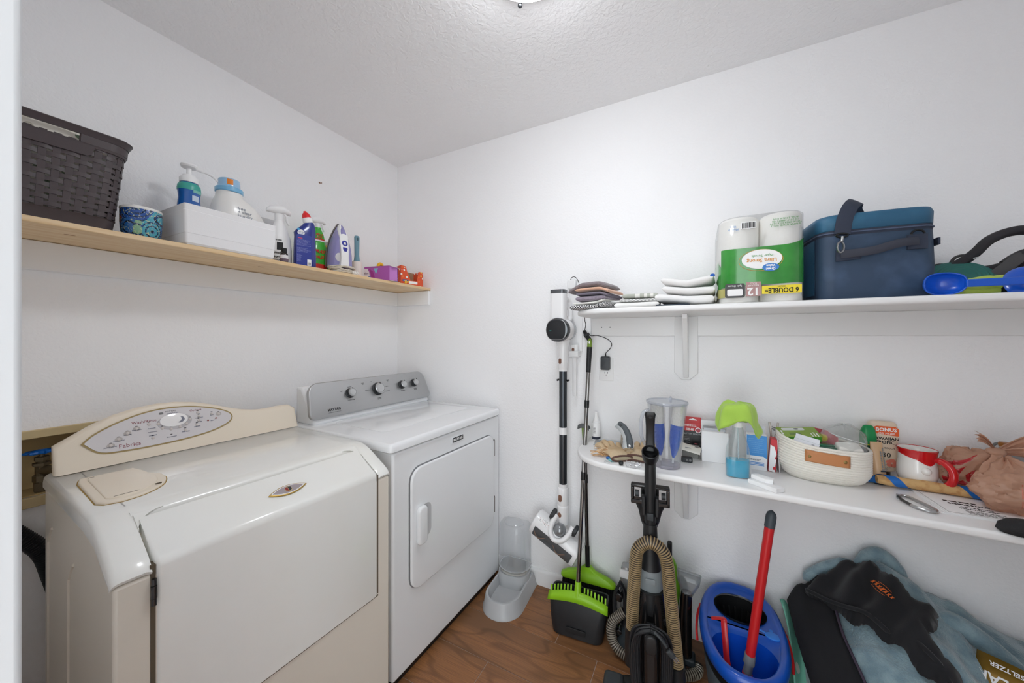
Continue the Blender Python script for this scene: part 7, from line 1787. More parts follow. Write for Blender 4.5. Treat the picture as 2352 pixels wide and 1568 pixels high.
def tank_out(g):
    o = [(0.078*math.cos(R(a)), 0.072 + 0.060*math.sin(R(a))) for a in range(180, 361, 10)] + [(0.078, 0.115), (0.060, 0.132), (-0.060, 0.132), (-0.078, 0.115)]
    return inset(o, g)
q.loft([[(x, y, z) for x, y in tank_out(g)] for g, z in ((0.0, 0.098), (0.0, 0.330), (0.004, 0.338), (0.02, 0.341))], False, True)
q.build('tank', clear('tank_clear', '#f8f9fa', 0.05, '#ffffff', 0.05, 0.3), pf, smooth=40)
q = MB(); q.loft([[(x, y, z) for x, y in tank_out(g)] for g, z in ((-0.002, 0.120), (-0.003, 0.124), (0.003, 0.124), (0.003, 0.120))]); q.build('tank_seam', clear('tank_frost', '#f2f3f4', 0.45, '#e4e6e7', 0.2, 0.4), pf)
q = MB(); q.loft([[(x, y, z) for x, y in tank_out(g)] for g, z in ((0.006, 0.099), (0.006, 0.108), (0.04, 0.106))]); q.build('kibble_tray', mat('tray_beige', '#cdc9c0', 0.5), pf)
q = MB(); q.lathe([(0.052, 0.3405), (0.052, 0.346), (0.048, 0.349), (0.0005, 0.349)], 30, T=Tm((0, 0.075, 0)), sy=0.8); q.build('tank_cap', clear('cap_clear', '#f4f5f6', 0.15, '#ffffff', 0.06, 0.4), pf)

# ---- broom and dustpan
LIMEP = mat('lime_plastic', '#8cc21f', 0.4); BRIS = mat('black_bristle', '#16171a', 0.8)
dp = thing('dustpan', 'black long-handled dustpan with lime green lip standing on the floor', 'dustpan', (1.298, -0.185, 0), 5)
# upright pan: opening faces the wall (rear), back faces the viewer
q = MB()
def pan(z, wf, y0, y1, r_=0.03): return [(x, y, z) for x, y in rrect(wf, y1-y0, r_, 5, 0, (y0+y1)/2)]
q.loft([pan(0.0, 0.205, -0.062, 0.040), pan(0.006, 0.222, -0.072, 0.048, 0.036), pan(0.06, 0.240, -0.070, 0.052, 0.036), pan(0.12, 0.252, -0.058, 0.056, 0.030), pan(0.150, 0.256, -0.046, 0.058, 0.024), pan(0.150, 0.240, -0.038, 0.050, 0.020), pan(0.02, 0.20, -0.050, 0.036, 0.03)])
q.build('pan', mat('dustpan_black', '#1d1e21', 0.5, bump=(40, 0.15, 0.002), var=(6, '#2f2f31', 0.5, 0.8)), dp, smooth=50)
for x, w_, z in ((0.0, 0.085, 0.040),): MB(frame((x, -0.0745, z), (1, 0, 0), (0, 0.05, 1), (0, -1, 0.05))).slab(rrect(w_, 0.022, 0.003, 2), 0.004, 0.001).build('pan_slot', BLACK_PRINT, dp)
q = MB()
q.loft([[(x, y, z) for x, y, z in r__] for r__ in [[(-0.132+0.264*k/14, -0.052 + 0.0 - 0.004*math.sin(math.pi*k/14), 0.128+0.022*math.sin(math.pi*k/14)) for k in range(15)], [(-0.130+0.260*k/14, -0.045 + 0.012 - 0.004*math.sin(math.pi*k/14), 0.158+0.030*math.sin(math.pi*k/14)) for k in range(15)]]], False, False, False)
q.build('lip', LIMEP, dp, solid=0.008, smooth=60)
for k in range(17):
    x = -0.120 + 0.24*k/16
    if abs(x) < 0.02: continue
    MB(Tm((x, -0.030, 0.152+0.028*math.cos(x/0.12*1.4)), (-14, 0, 0))).bx(-0.0032, 0.0032, -0.003, 0.003, 0, 0.026).build('comb_tooth', LIMEP, dp)
MB().cyl((0.0, -0.040, 0.150), (0.0, -0.020, 0.222), 0.017, 0.0135, 16).build('socket', LIMEP, dp)
def pole(parent, p0, p1, r_, m):
    return MB().cyl(p0, p1, r_, seg=16).build('pole', m, parent)
POLE = mat('pole_steel', '#8e8c8a', 0.25, metal=1.0)
dp0, dp1 = Vector((0.0, -0.022, 0.215)), Vector((0.030, 0.060, 1.150))
pole(dp, dp0, dp1, 0.0092, POLE)
for f in (0.50, 0.845): a_ = dp0.lerp(dp1, f-0.018); b_ = dp0.lerp(dp1, f+0.018); MB().cyl(a_, b_, 0.0112, seg=16).build('pole_joint', BLACK_PLASTIC, dp)
MB().cyl(dp0.lerp(dp1, 1.0), dp0.lerp(dp1, 1.125), 0.0105, 0.0125, 16).build('grip', mat('grip_black', '#1e1f21', 0.55), dp)
q = MB(); a_ = dp0.lerp(dp1, 1.125); b_ = dp0.lerp(dp1, 1.168); q.tube([a_, a_.lerp(b_, 0.6), b_], [0.0115, 0.0105, 0.005], 14); q.build('grip_end', mat('olive_plastic', '#7d9a3a', 0.4), dp)
MB(frame(a_.lerp(b_, 0.55)-Vector((0, 0.0112, 0)), (1, 0, 0), (0, 0, 1), (0, -1, 0))).prism(ell(0.0035, 0.006, 12), 0.0008).build('hang_hole', WHITE_PRINT, dp)
# broom clipped behind
bm2 = thing('broom', 'lime green broom with black bristles standing behind the dustpan', 'broom', (1.305, -0.068, 0), 4)
q = MB(); q.loft([[(x, y, z) for x, y in rrect(w_, d_, d_*0.45, 5)] for z, w_, d_ in ((0.145, 0.258, 0.040), (0.150, 0.262, 0.044), (0.162, 0.258, 0.042), (0.178, 0.20, 0.034), (0.196, 0.08, 0.030), (0.215, 0.04, 0.030))]); q.build('broom_head', LIMEP, bm2, smooth=50)
q = MB(); rnd = random.Random(2)
for k in range(420):
    x = rnd.uniform(-0.122, 0.122); y = rnd.uniform(-0.014, 0.014); ln_ = rnd.uniform(0.0, 0.012)
    q.tube([(x, y, 0.150), (x*1.06, y*1.1, 0.08), (x*1.10 + rnd.uniform(-0.004, 0.004), y*1.3, 0.004+ln_)], [0.0024, 0.0022, 0.0014], 4)
o_ = q.build('bristles', BRIS, bm2); o_['kind'] = 'stuff'
bp0, bp1 = Vector((0.0, 0.0, 0.205)), Vector((-0.018, 0.012, 0.86))
pole(bm2, bp0, bp1, 0.0088, mat('pole_dark_steel', '#5c5b5a', 0.25, metal=1.0))
MB().cyl(bp0.lerp(bp1, -0.02), bp0.lerp(bp1, 0.16), 0.011, seg=14).build('socket_sleeve', BLACK_PLASTIC, bm2)
MB().cyl(bp0.lerp(bp1, 0.62), bp0.lerp(bp1, 0.68), 0.0108, seg=14).build('pole_joint', BLACK_PLASTIC, bm2)
q = MB(Tm(tuple(bp1)))
q.loft([[(x, 0.018*math.cos(R(a)), 0.012+0.022*math.sin(R(a)) - abs(x+0.006)*0.45) for a in range(20, 161, 20)] for x in (-0.030, -0.015, 0.0, 0.015, 0.024)], False, False, False); q.build('grip_clip', mat('clip_grey', '#5a5d5e', 0.45), bm2, solid=0.006, smooth=60)
q = MB(Tm(tuple(bp1))); q.cyl((0, 0, -0.045), (-0.002, 0, 0.020), 0.010, 0.013, 14); q.build('clip_neck', MATS['olive_plastic'], bm2)
cr_ = thing('floor_crumb', 'small orange scrap on the floor left of the dustpan', 'scrap', (1.150, -0.150, 0.0005), 30)
MB().prism([(-0.008, -0.003), (0.004, -0.005), (0.010, 0.001), (0.003, 0.004), (-0.007, 0.003)], 0.003).build('peel', mat('orange_scrap', '#c07a44', 0.8), cr_)
MB().prism([(0.006, 0.002), (0.013, 0.004), (0.011, 0.008)], 0.002).build('peel_tip', MATS['orange_scrap'], cr_)

# ---- upright vacuum with hose and wrapped cord (foreground)
uv = thing('upright_vacuum', 'black upright vacuum with brown ribbed hose and coiled cord', 'vacuum cleaner', (1.628, -0.445, 0), 7)
BK = mat('vac_black', '#1b1c1e', 0.42); BKG = mat('vac_gloss_black', '#141517', 0.2, coat=0.4); VG = mat('vac_grey', '#7d8487', 0.4); VD = mat('vac_dark_grey', '#33373a', 0.5)
q = MB(); q.loft([[(x, y, z) for x, y in rrect(w_, d_, 0.04, 5, 0, cy)] for z, w_, d_, cy in ((0.004, 0.27, 0.24, -0.06), (0.02, 0.29, 0.26, -0.06), (0.06, 0.28, 0.24, -0.055), (0.085, 0.20, 0.16, -0.03))]); q.build('cleaner_head', BK, uv, smooth=45)
q = MB(); q.bx(-0.155, -0.085, -0.10, 0.02, 0.05, 0.115); q.build('head_wing', VD, uv, bevel=0.015, seg=3)
q = MB(); q.loft([[(x, y, z) for x, y in rrect(w_, d_, min(w_, d_)*0.35, 6, 0, cy)] for z, w_, d_, cy in ((0.08, 0.12, 0.12, 0.02), (0.16, 0.13, 0.13, 0.03), (0.33, 0.115, 0.12, 0.035), (0.40, 0.10, 0.11, 0.04), (0.435, 0.085, 0.10, 0.04))]); q.build('motor_body', BKG, uv, smooth=50)
q = MB(); q.lathe([(0.038, 0.430), (0.042, 0.438), (0.042, 0.485), (0.036, 0.510)], 28, T=Tm((0, 0.035, 0)), sy=0.9); q.build('grey_collar', VG, uv)
MB(frame((0, -0.004, 0.475), (1, 0, 0), (0, 0, 1), (0, -1, 0))).slab(rrect(0.032, 0.018, 0.003, 3), 0.004, 0.001).build('collar_latch', VG, uv)
MB().bx(-0.055, 0.055, -0.012, 0.03, 0.340, 0.362).build('body_band', BK, uv, bevel=0.004)
MB().cyl((0, 0.005, 0.365), (0, 0.010, 0.432), 0.026, seg=20).build('lower_duct', BK, uv)
MB().lathe([(0.036, 0.505), (0.031, 0.53), (0.025, 0.60), (0.0225, 0.66)], 24, T=Tm((0, 0.030, 0)), sy=0.95).build('wand_sleeve', BK, uv)
MB().cyl((0, 0.030, 0.64), (0, 0.028, 0.905), 0.0185, 0.0185, 24).build('wand', BK, uv)
for sx in (-1, 1): MB().bx(sx*0.016, sx*0.028, 0.010, 0.040, 0.690, 0.755).build('tool_rail', BK, uv, bevel=0.003)
MB(frame((0, 0.0095, 0.690), (1, 0, 0), (0, 0, 1), (0, -1, 0))).slab(rrect(0.020, 0.024, 0.002, 2), 0.003, 0.001).build('wand_button', VD, uv)
# open cuff at the wand top, facing up and forward, then the handle grip
CT_ = frame((0, 0.012, 0.905), (1, 0, 0), (0, 0.80, 0.60), (0, -0.60, 0.80))
q = MB(CT_); q.lathe([(0.0225, -0.03), (0.0275, -0.012), (0.0285, 0.016), (0.0255, 0.018), (0.0235, 0.012), (0.0225, -0.012), (0.0005, -0.014)], 28); q.build('hose_cuff', BK, uv, smooth=45)
q = MB(); q.loft([[(x, y + cy, z) for x, y in rrect(w_, d_, 0.006, 4)] for z, w_, d_, cy in ((0.915, 0.032, 0.022, 0.034), (0.95, 0.029, 0.020, 0.036), (1.0, 0.029, 0.020, 0.030), (1.03, 0.032, 0.020, 0.022), (1.045, 0.036, 0.018, 0.016), (1.052, 0.030, 0.012, 0.014))]); q.build('handle_grip', BK, uv, smooth=50)
MB(frame((0, 0.0060, 1.036), (1, 0, 0), (0, 0.3, 1), (0, -1, 0.3))).prism(ell(0.0045, 0.0045, 14), 0.002).build('grip_hole', BLACK_PRINT, uv)
# mini brush tool clipped behind the wand
q = MB(); q.bx(-0.066, 0.066, 0.062, 0.092, 0.705, 0.721); q.bx(-0.066, -0.054, 0.062, 0.092, 0.720, 0.767); q.bx(0.054, 0.066, 0.062, 0.092, 0.705, 0.767); q.bx(-0.066, 0.066, 0.062, 0.092, 0.765, 0.775); q.bx(-0.030, 0.030, 0.070, 0.086, 0.720, 0.765)
tb2 = q.build('turbo_tool', BKG, uv, bevel=0.004)
q = MB(); q.loft([[(x, y, z) for x, y in ell(a_, b_, 20, 0, 0.078)] for z, a_, b_ in ((0.605, 0.018, 0.018), (0.645, 0.032, 0.022), (0.680, 0.040, 0.024), (0.707, 0.052, 0.020))]); q.build('turbo_neck', BK, tb2, smooth=60)
for sx in (-0.045, 0.045): MB().cyl((sx-0.007, 0.068, 0.743), (sx+0.007, 0.068, 0.743), 0.012, seg=16).build('turbo_wheel', VD, tb2)
# brown ribbed hose over the top
hose_pts = [(-0.058, -0.010, 0.295), (-0.056, -0.012, 0.40), (-0.050, -0.014, 0.49), (-0.046, -0.012, 0.555), (-0.034, -0.010, 0.592), (0.0, -0.008, 0.612), (0.036, -0.010, 0.594), (0.053, -0.012, 0.550), (0.060, -0.014, 0.47), (0.072, -0.016, 0.34), (0.083, -0.016, 0.22)]
def ridged_hose(parent, pts, r, pitch, m_in, m_out, bulge=0.0019):
    P_ = spline(pts, 14); MB().tube(P_, r*0.90, 16).build('hose', m_in, parent, smooth=60)
    ds = [0]
    for i in range(1, len(P_)): ds.append(ds[-1] + (Vector(P_[i])-Vector(P_[i-1])).length)
    q = MB(); n = int(ds[-1]/pitch); i = 0
    for k in range(n):
        s_ = (k+0.5)*pitch
        while i < len(ds)-2 and ds[i+1] < s_: i += 1
        f = (s_-ds[i])/max(1e-9, ds[i+1]-ds[i]); c = Vector(P_[i]).lerp(Vector(P_[i+1]), f); t = (Vector(P_[i+1])-Vector(P_[i])).normalized()
        q.tube([c-t*bulge*1.25, c-t*bulge*0.6, c+t*bulge*0.6, c+t*bulge*1.25], [r*0.88, r, r, r*0.88], 16, False)
    o = q.build('hose_ridges', m_out, parent, smooth=50); o['kind'] = 'stuff'
ridged_hose(uv, hose_pts, 0.0212, 0.0072, mat('hose_dark', '#2e2620', 0.5), mat('brown_hose', '#97825f', 0.3, coat=0.3))
MB().cyl((-0.058, -0.010, 0.305), (-0.060, -0.008, 0.18), 0.0245, 0.024, 20).build('hose_end', BK, uv)
MB().cyl((0.083, -0.016, 0.225), (0.086, -0.016, 0.10), 0.0245, 0.024, 20).build('hose_end', BK, uv)
# cord hook with many loops of cord
MB().bx(-0.020, 0.020, -0.120, -0.05, 0.10, 0.375).build('cord_post', BKG, uv, bevel=0.010, seg=3)
q = MB(frame((0, -0.118, 0.355), (1, 0, 0), (0, 0, 1), (0, -1, 0))); q.slab(rrect(0.034, 0.058, 0.016, 6), 0.014, 0.004); q.build('cord_hook', BK, uv)
rnd = random.Random(9)
for k in range(15):
    w_ = 0.034 + 0.0055*(k % 6) + rnd.uniform(-0.002, 0.002); yy = -0.082 - 0.0052*(k % 5) - rnd.uniform(0, 0.004); zt = 0.378 + 0.004*(k % 4); zb = 0.105 + rnd.uniform(0, 0.03)
    lp_ = spline([(0, yy, zt), (w_*0.75, yy, zt-0.018), (w_, yy+0.004, zt-0.07), (w_*0.95, yy, 0.22), (w_*0.7, yy, zb+0.01), (0, yy, zb), (-w_*0.7, yy, zb+0.01), (-w_*0.95, yy, 0.22), (-w_, yy+0.004, zt-0.07), (-w_*0.75, yy, zt-0.018), (0, yy, zt)], 6)
    MB().tube(lp_, 0.0036, 7).build('cord_loop', mat('cord_black', '#1c1d20', 0.5), uv, smooth=60)
q = MB(); q.tube(spline([(0.010, -0.116, 0.392), (0.028, -0.118, 0.378), (0.046, -0.118, 0.356)], 5), [0.0045 + 0.0010*(j % 2) for j in range(11)], 8); q.build('plug_strain_relief', VD, uv)
PTm = frame((0.055, -0.118, 0.342), (0.7, 0, 0.72), (0, 1, 0), (0.72, 0, -0.7))
q = MB(PTm); q.slab(rrect(0.016, 0.012, 0.003, 3), 0.026, 0.003, z0=-0.010); q.build('plug', VD, uv)
for sx in (-0.004, 0.004): MB(PTm).bx(sx-0.0008, sx+0.0008, -0.003, 0.003, 0.015, 0.032).build('plug_prong', CHROME, uv)

# ---- carpet cleaner behind it (black and lime)
cc = thing('carpet_cleaner', 'black and lime green carpet cleaner behind the upright vacuum', 'carpet cleaner', (1.600, -0.155, 0), 0)
CG = mat('cleaner_lime', '#77b52a', 0.3, coat=0.3)
q = MB(); q.loft([[(x, y, z) for x, y in rrect(w_, d_, 0.05, 5)] for z, w_, d_ in ((0.0, 0.25, 0.19), (0.01, 0.265, 0.205), (0.06, 0.26, 0.20), (0.10, 0.22, 0.17), (0.13, 0.20, 0.15))]); q.build('base', mat('cleaner_base', '#2b3338', 0.5), cc, smooth=45)
q = MB(); q.loft([[(x, y, z) for x, y in rrect(w_, d_, 0.03, 5, 0.02)] for z, w_, d_ in ((0.12, 0.14, 0.12), (0.30, 0.13, 0.11), (0.345, 0.10, 0.09))]); q.build('tank', BKG, cc, smooth=45)
q = MB(); q.tube(spline([(0.075, 0.045, 0.14), (0.092, 0.05, 0.24), (0.085, 0.05, 0.33), (0.065, 0.05, 0.375), (0.035, 0.05, 0.385)], 6), 0.017, 12); q.build('carry_handle', CG, cc, smooth=60)
q = MB(); q.bx(0.060, 0.078, 0.02, 0.04, 0.20, 0.46); q.build('rear_post', BK, cc, bevel=0.006)
q = MB(); q.loft([[(x, y, z) for x, y in rrect(0.045*s_, 0.05*s_, 0.012, 4, -0.105, 0.02)] for z, s_ in ((0.10, 1.0), (0.29, 1.0), (0.315, 0.8))]); q.build('clean_tank', mat('silver_tank', '#a5a8a9', 0.25, metal=0.5), cc, smooth=45)
q = MB(); q.bx(-0.128, -0.085, -0.006, 0.0, 0.27, 0.305); q.build('tank_label', WHITE_PLASTIC, cc)
rnd = random.Random(4)
for k in range(7):
    yy = -0.045 - 0.006*(k % 3); w_ = 0.020+0.004*(k % 4)
    lp_ = spline([(-0.118, yy, 0.262+0.003*k), (-0.118+w_*0.7, yy, 0.24), (-0.118+w_*0.8, yy, 0.12), (-0.118, yy, 0.040+0.004*k), (-0.118-w_*0.8, yy, 0.10), (-0.118-w_*0.9, yy, 0.20), (-0.118-w_*0.4, yy, 0.25), (-0.118, yy, 0.262+0.003*k)], 6)
    MB().tube(lp_, 0.0038, 7).build('cord_loop', MATS['cord_black'], cc, smooth=60)
for zz in (0.075, 0.225): MB(frame((-0.118, -0.03, zz), (1, 0, 0), (0, 0, 1), (0, -1, 0))).slab(rrect(0.026, 0.034, 0.012, 5), 0.045, 0.004).build('cord_hook', BKG, cc)
ridged_hose(cc, [(-0.10, -0.05, 0.16), (-0.148, -0.07, 0.11), (-0.140, -0.09, 0.050), (-0.09, -0.105, 0.024), (0.0, -0.115, 0.022), (0.10, -0.10, 0.022), (0.165, -0.06, 0.022), (0.175, -0.02, 0.024)], 0.0195, 0.0085, MATS['hose_dark'], mat('grey_ribbed_hose', '#8a8377', 0.25, coat=0.4), 0.0023)
# spot tool with clear nozzle standing at the right
q = MB(); q.tube([(0.128, -0.030, 0.060), (0.128, -0.032, 0.12), (0.131, -0.030, 0.25), (0.134, -0.028, 0.305)], [0.026, 0.025, 0.022, 0.020], 20); q.build('spot_tool', BKG, cc)
q = MB(Tm((0.136, -0.028, 0.300), (0, 4, 0)))
q.loft([[(x, y, z) for x, y in rrect(w_, d_, d_*0.4, 5)] for z, w_, d_ in ((0.0, 0.036, 0.034), (0.02, 0.052, 0.034), (0.05, 0.078, 0.028), (0.085, 0.086, 0.016))], False, False)
q.build('clear_nozzle', clear('nozzle_clear', '#e4e7e9', 0.08, '#ffffff', 0.04, 0.45), cc, smooth=50, solid=0.003)
q = MB(); q.bx(0.095, 0.165, -0.055, 0.0, 0.03, 0.062); q.build('tool_cradle', MATS['cleaner_base'], cc, bevel=0.008)

# ---- mop bucket and mop
BB = mat('bucket_blue', '#1450b4', 0.28, coat=0.3); BG = mat('bucket_grey', '#59636b', 0.45); RD = mat('mop_red', '#c01d22', 0.35, coat=0.2)
mbk = thing('mop_bucket', 'oval blue and grey mop bucket with black wringer', 'bucket', (1.913, -0.248, 0), -1)
def bo_(s, g=0.0):
    pts = []
    for k in range(48):
        a = 2*math.pi*k/48; c, s_ = math.cos(a), math.sin(a)
        wx = 0.134*(1.0 - 0.10*max(0, -s_))
        pts.append(((wx*s-g)*math.copysign(abs(c)**0.80, c), (0.222*s-g)*math.copysign(abs(s_)**0.86, s_)))
    return pts
def lip_z(y, z0): return z0 + 0.028*(max(0, y)/0.22)
q = MB(); q.loft([[(x, y, z) for x, y in bo_(s)] for z, s in ((0.0, 0.72), (0.004, 0.75), (0.13, 0.87), (0.20, 0.925))], True, False); q.build('bucket_lower', BG, mbk, smooth=60)
q = MB(); q.loft([[(x, y, z) for x, y in bo_(s)] for z, s in ((0.198, 0.926), (0.232, 0.955))], False, False); q.build('bucket_band', BK, mbk, smooth=60)
q = MB()
q.loft([[(x, y, lip_z(y, z)) for x, y in bo_(1.0, g)] for z, g in ((0.228, 0.008), (0.240, 0.0), (0.262, -0.002), (0.272, 0.002), (0.277, 0.008), (0.277, 0.020), (0.270, 0.026))], False, False)
q.build('rim', BB, mbk, smooth=60)
# deck with two openings: round wringer at the rear, well at the front -> ring surfaces meeting the rim
def blend(inner, outer, z0, z1, name, m, steps=4):
    q = MB(); q.loft([[((1-f)*a[0]+f*b[0], (1-f)*a[1]+f*b[1], lip_z((1-f)*a[1]+f*b[1], z0 + (z1-z0)*f**0.7)) for a, b in zip(outer, inner)] for f in [k/steps for k in range(steps+1)]], False, False)
    return q.build(name, m, mbk, smooth=60)
def half_outline(rear):
    """part of the rim on the rear / front side closed by a cross bar at y = 0.02"""
    yb = 0.012; o = []
    for x, y in bo_(1.0, 0.024):
        yy = max(y, yb) if rear else min(y, yb-0.006)
        xx = x
        o.append((xx, yy))
    return o
rear_in = [(0.086*math.cos(2*math.pi*k/48), 0.104 + 0.070*math.sin(2*math.pi*k/48)) for k in range(48)]
front_in = [(0.096*math.copysign(abs(math.cos(2*math.pi*k/48))**0.8, math.cos(2*math.pi*k/48)), -0.102 + 0.088*math.copysign(abs(math.sin(2*math.pi*k/48))**0.8, math.sin(2*math.pi*k/48))) for k in range(48)]
blend(rear_in, half_outline(True), 0.270, 0.262, 'wringer_deck', BB)
blend(front_in, half_outline(False), 0.270, 0.258, 'well_deck', BB)
q = MB(); q.loft([[(x*s, -0.102+(y+0.102)*s, z) for x, y in front_in] for z, s in ((0.258, 1.0), (0.245, 0.985), (0.12, 0.90), (0.03, 0.82))], False, True); q.build('water_well', mat('bucket_blue_inside', '#0f4fc8', 0.25, coat=0.3), mbk, smooth=60)
q = MB(); q.loft([[(x*s, 0.104+(y-0.104)*s, lip_z(0.104, z)) for x, y in rear_in] for z, s in ((0.262, 1.0), (0.250, 0.98), (0.20, 0.86), (0.13, 0.70))], False, True); wr = q.build('wringer', mat('wringer_black', '#151618', 0.35), mbk, smooth=60)
for k in range(22):
    a = 2*math.pi*k/22; c, s_ = math.cos(a), math.sin(a)
    MB().tube([(0.078*c, 0.104+0.063*s_, 0.240), (0.056*c, 0.104+0.046*s_, 0.15)], 0.0028, 6).build('wringer_rib', BK, wr)
q = MB(); q.slab(ell(0.024, 0.017, 24, 0.092, 0.016), 0.006, 0.002, z0=0.268); q.prism(rrect(0.010, 0.02, 0.003, 3, 0.090, 0.036), 0.005, z0=0.268); q.build('drain_plug', mat('plug_light_blue', '#2f7fe0', 0.35), mbk)
q = MB(); q.tube(spline([(0.072, 0.018, 0.274), (0.050, 0.024, 0.276), (0.036, 0.022, 0.274)], 5), 0.003, 8); q.build('plug_strap', MATS['plug_light_blue'], mbk)
for sx in (-1, 1):
    q = MB(); q.tube(spline([(sx*0.131, 0.085, 0.262), (sx*0.141, 0.050, 0.245), (sx*0.144, 0.0, 0.225), (sx*0.141, -0.03, 0.200)], 6), 0.0042, 8); q.build('bail_handle', RD, mbk)
q = MB(); q.tube(spline([(-0.095, -0.012, 0.286), (-0.060, -0.016, 0.298), (-0.056, -0.030, 0.285), (-0.050, -0.070, 0.20), (-0.046, -0.10, 0.13)], 6), [0.007]*6+[0.010]*13+[0.013]*6, 10, True, 0.35, up=(1, 0, 0)); q.build('pedal_lever', RD, mbk, smooth=60)
MB(frame((-0.049, -0.086, 0.165), (1, 0, 0), (0, 0.5, 0.87), (0, -0.87, 0.5))).prism(rrect(0.010, 0.026, 0.003, 3), 0.008).build('lever_label', WHITE_PRINT, mbk)
mp_ = thing('mop', 'mop with red telescopic handle standing in the blue bucket', 'mop', (1.893, -0.375, 0.035))
m0, m1 = Vector((0, 0, 0)), Vector((0.094, 0.040, 0.715))
q = MB(); q.tube([m0.lerp(m1, f) for f in (0.03, 0.16, 0.30)], [0.017, 0.0145, 0.0125], 16); q.build('lower_tube', GREY_PLASTIC, mp_)
MB().cyl(m0.lerp(m1, 0.235), m0.lerp(m1, 0.255), 0.0145, seg=16).build('red_ring', RD, mp_)
MB().cyl(m0.lerp(m1, 0.30), m0.lerp(m1, 0.34), 0.0165, 0.0155, 16).build('lock_collar', GREY_PLASTIC, mp_)
MB().cyl(m0.lerp(m1, 0.33), m0.lerp(m1, 0.93), 0.0138, seg=20).build('red_handle', RD, mp_)
q = MB(); q.tube([m0.lerp(m1, f) for f in (0.925, 0.975, 0.99, 1.0)], [0.0150, 0.0148, 0.0115, 0.004], 16); q.build('end_grip', mat('grip_slate', '#3c444b', 0.5), mp_, smooth=60)
q = MB(); q.lathe([(0.045, -0.01), (0.050, 0.0), (0.035, 0.02), (0.018, 0.04)], 20, sy=0.8); q.build('mop_head', mat('mop_grey', '#6c7176', 0.7), mp_)

# ---- mint glove beside the bucket
mt = thing('mint_cloth', 'mint green and white patterned cloth tucked between bucket and clothes pile', 'cloth', (2.082, -0.165, 0))
q = MB(); q.grid(lambda u, v: (-0.028 + 0.045*u + 0.012*math.sin(v*3), 0.11 - 0.26*v + 0.02*u, 0.30 - 0.24*v**1.2 + 0.02*math.sin(u*4+v*5) - 0.06*u), 14, 20); q.build('cloth', print_mat('mint_print', '#7fc4ac', ['#7fc4ac', '#e6ded2', '#7fc4ac', '#6fb49c', '#7fc4ac'], 14, 0.9, 0.42), mt, smooth=180, solid=0.004)
q = MB(); q.loft([[(x, y, z) for x, y in rrect(0.04, 0.22*s_, 0.018, 4)] for z, s_ in ((0.001, 1.0), (0.05, 0.95), (0.10, 0.7))]); q.build('fold', MATS['mint_print'], mt, smooth=60)
# ================================================================ PILE OF CLOTHES BY THE WALL
RX_ = [2.06, 2.12, 2.18, 2.26, 2.33, 2.40, 2.46, 2.50, 2.58, 2.66, 2.85]
RZ_ = [0.30, 0.37, 0.42, 0.49, 0.535, 0.51, 0.465, 0.435, 0.405, 0.385, 0.34]
def ridge(x):
    if x <= RX_[0]: return RZ_[0]
    for i in range(len(RX_)-1):
        if x <= RX_[i+1]:
            f = (x-RX_[i])/(RX_[i+1]-RX_[i]); f = f*f*(3-2*f); return RZ_[i]+(RZ_[i+1]-RZ_[i])*f
    return RZ_[-1]
def pile_h(x, y):
    t = max(0, -y-0.05)/0.5
    return ridge(x)*(1-0.50*min(1.3, t)**1.4)
def folds(x, y):
    # long soft folds fanning down towards the lower right
    d = x*0.62 + y*0.78
    w_ = d*46 + 2.2*fabric_noise(x*5, y*5, 1.3)
    return 0.022*math.sin(w_)*(0.4+0.6*abs(fabric_noise(x*3, y*3, 4.2))) + 0.012*fabric_noise(x*9, y*9, 2.0) + 0.004*fabric_noise(x*24, y*24, 7.0)
FLEECE = mat('blue_grey_fleece', '#6d8792', 0.95, sheen=0.5, bump=(170, 0.9, 0.004), var=(26, '#8ba3ab', 0.38, 0.68))
q = MB(); nx_, ny_ = 120, 78
X0, X1, Y0, Y1 = 2.100, 2.95, -0.62, -0.016
def bl(u, v):
    x = X0 + (X1-X0)*u; y = Y0 + (Y1-Y0)*v
    h = pile_h(x, y) + folds(x, y)
    edge = min(1, (x-X0)/0.07); back = min(1, (Y1-y)/0.035+0.35); front = min(1, (y-Y0)/0.10)
    return (x + 0.015*fabric_noise(y*8, 1.1, 2.0)*(1 if u == 0 else 0), y, max(0.004, (h-0.012)*math.sqrt(max(0, edge))*back**0.5*math.sqrt(max(0, front))))
q.grid(bl, nx_, ny_)
blk = q.build('fleece_blanket', FLEECE, None, smooth=180, solid=0.010)
tag(blk, 'blue grey fleece blanket heaped against the wall at lower right', 'blanket')
# raised corner of the blanket against the wall
q = MB(); q.tube(spline([(2.265, -0.062, 0.485), (2.305, -0.050, 0.530), (2.335, -0.045, 0.550), (2.365, -0.045, 0.532), (2.405, -0.055, 0.490)], 6), [0.003, 0.010, 0.015, 0.018, 0.020, 0.022]+[0.024]*13+[0.022, 0.020, 0.018, 0.014, 0.009, 0.003], 12); q.build('blanket_fold', FLEECE, blk, smooth=180)
q = MB(); q.tube(spline([(2.130, -0.045, 0.395), (2.165, -0.040, 0.432), (2.21, -0.040, 0.468), (2.27, -0.045, 0.505)], 6), [0.003, 0.010, 0.015]+[0.020]*13+[0.015, 0.010, 0.003], 12); q.build('blanket_fold', FLEECE, blk, smooth=180)
q = MB(); q.tube(spline([(2.43, -0.155, 0.440), (2.49, -0.150, 0.425), (2.56, -0.18, 0.375), (2.60, -0.24, 0.32), (2.62, -0.34, 0.25)], 6), [0.003, 0.012, 0.020, 0.026]+[0.030]*16+[0.026, 0.022, 0.016, 0.010, 0.003], 12); q.build('blanket_fold', FLEECE, blk, smooth=180)

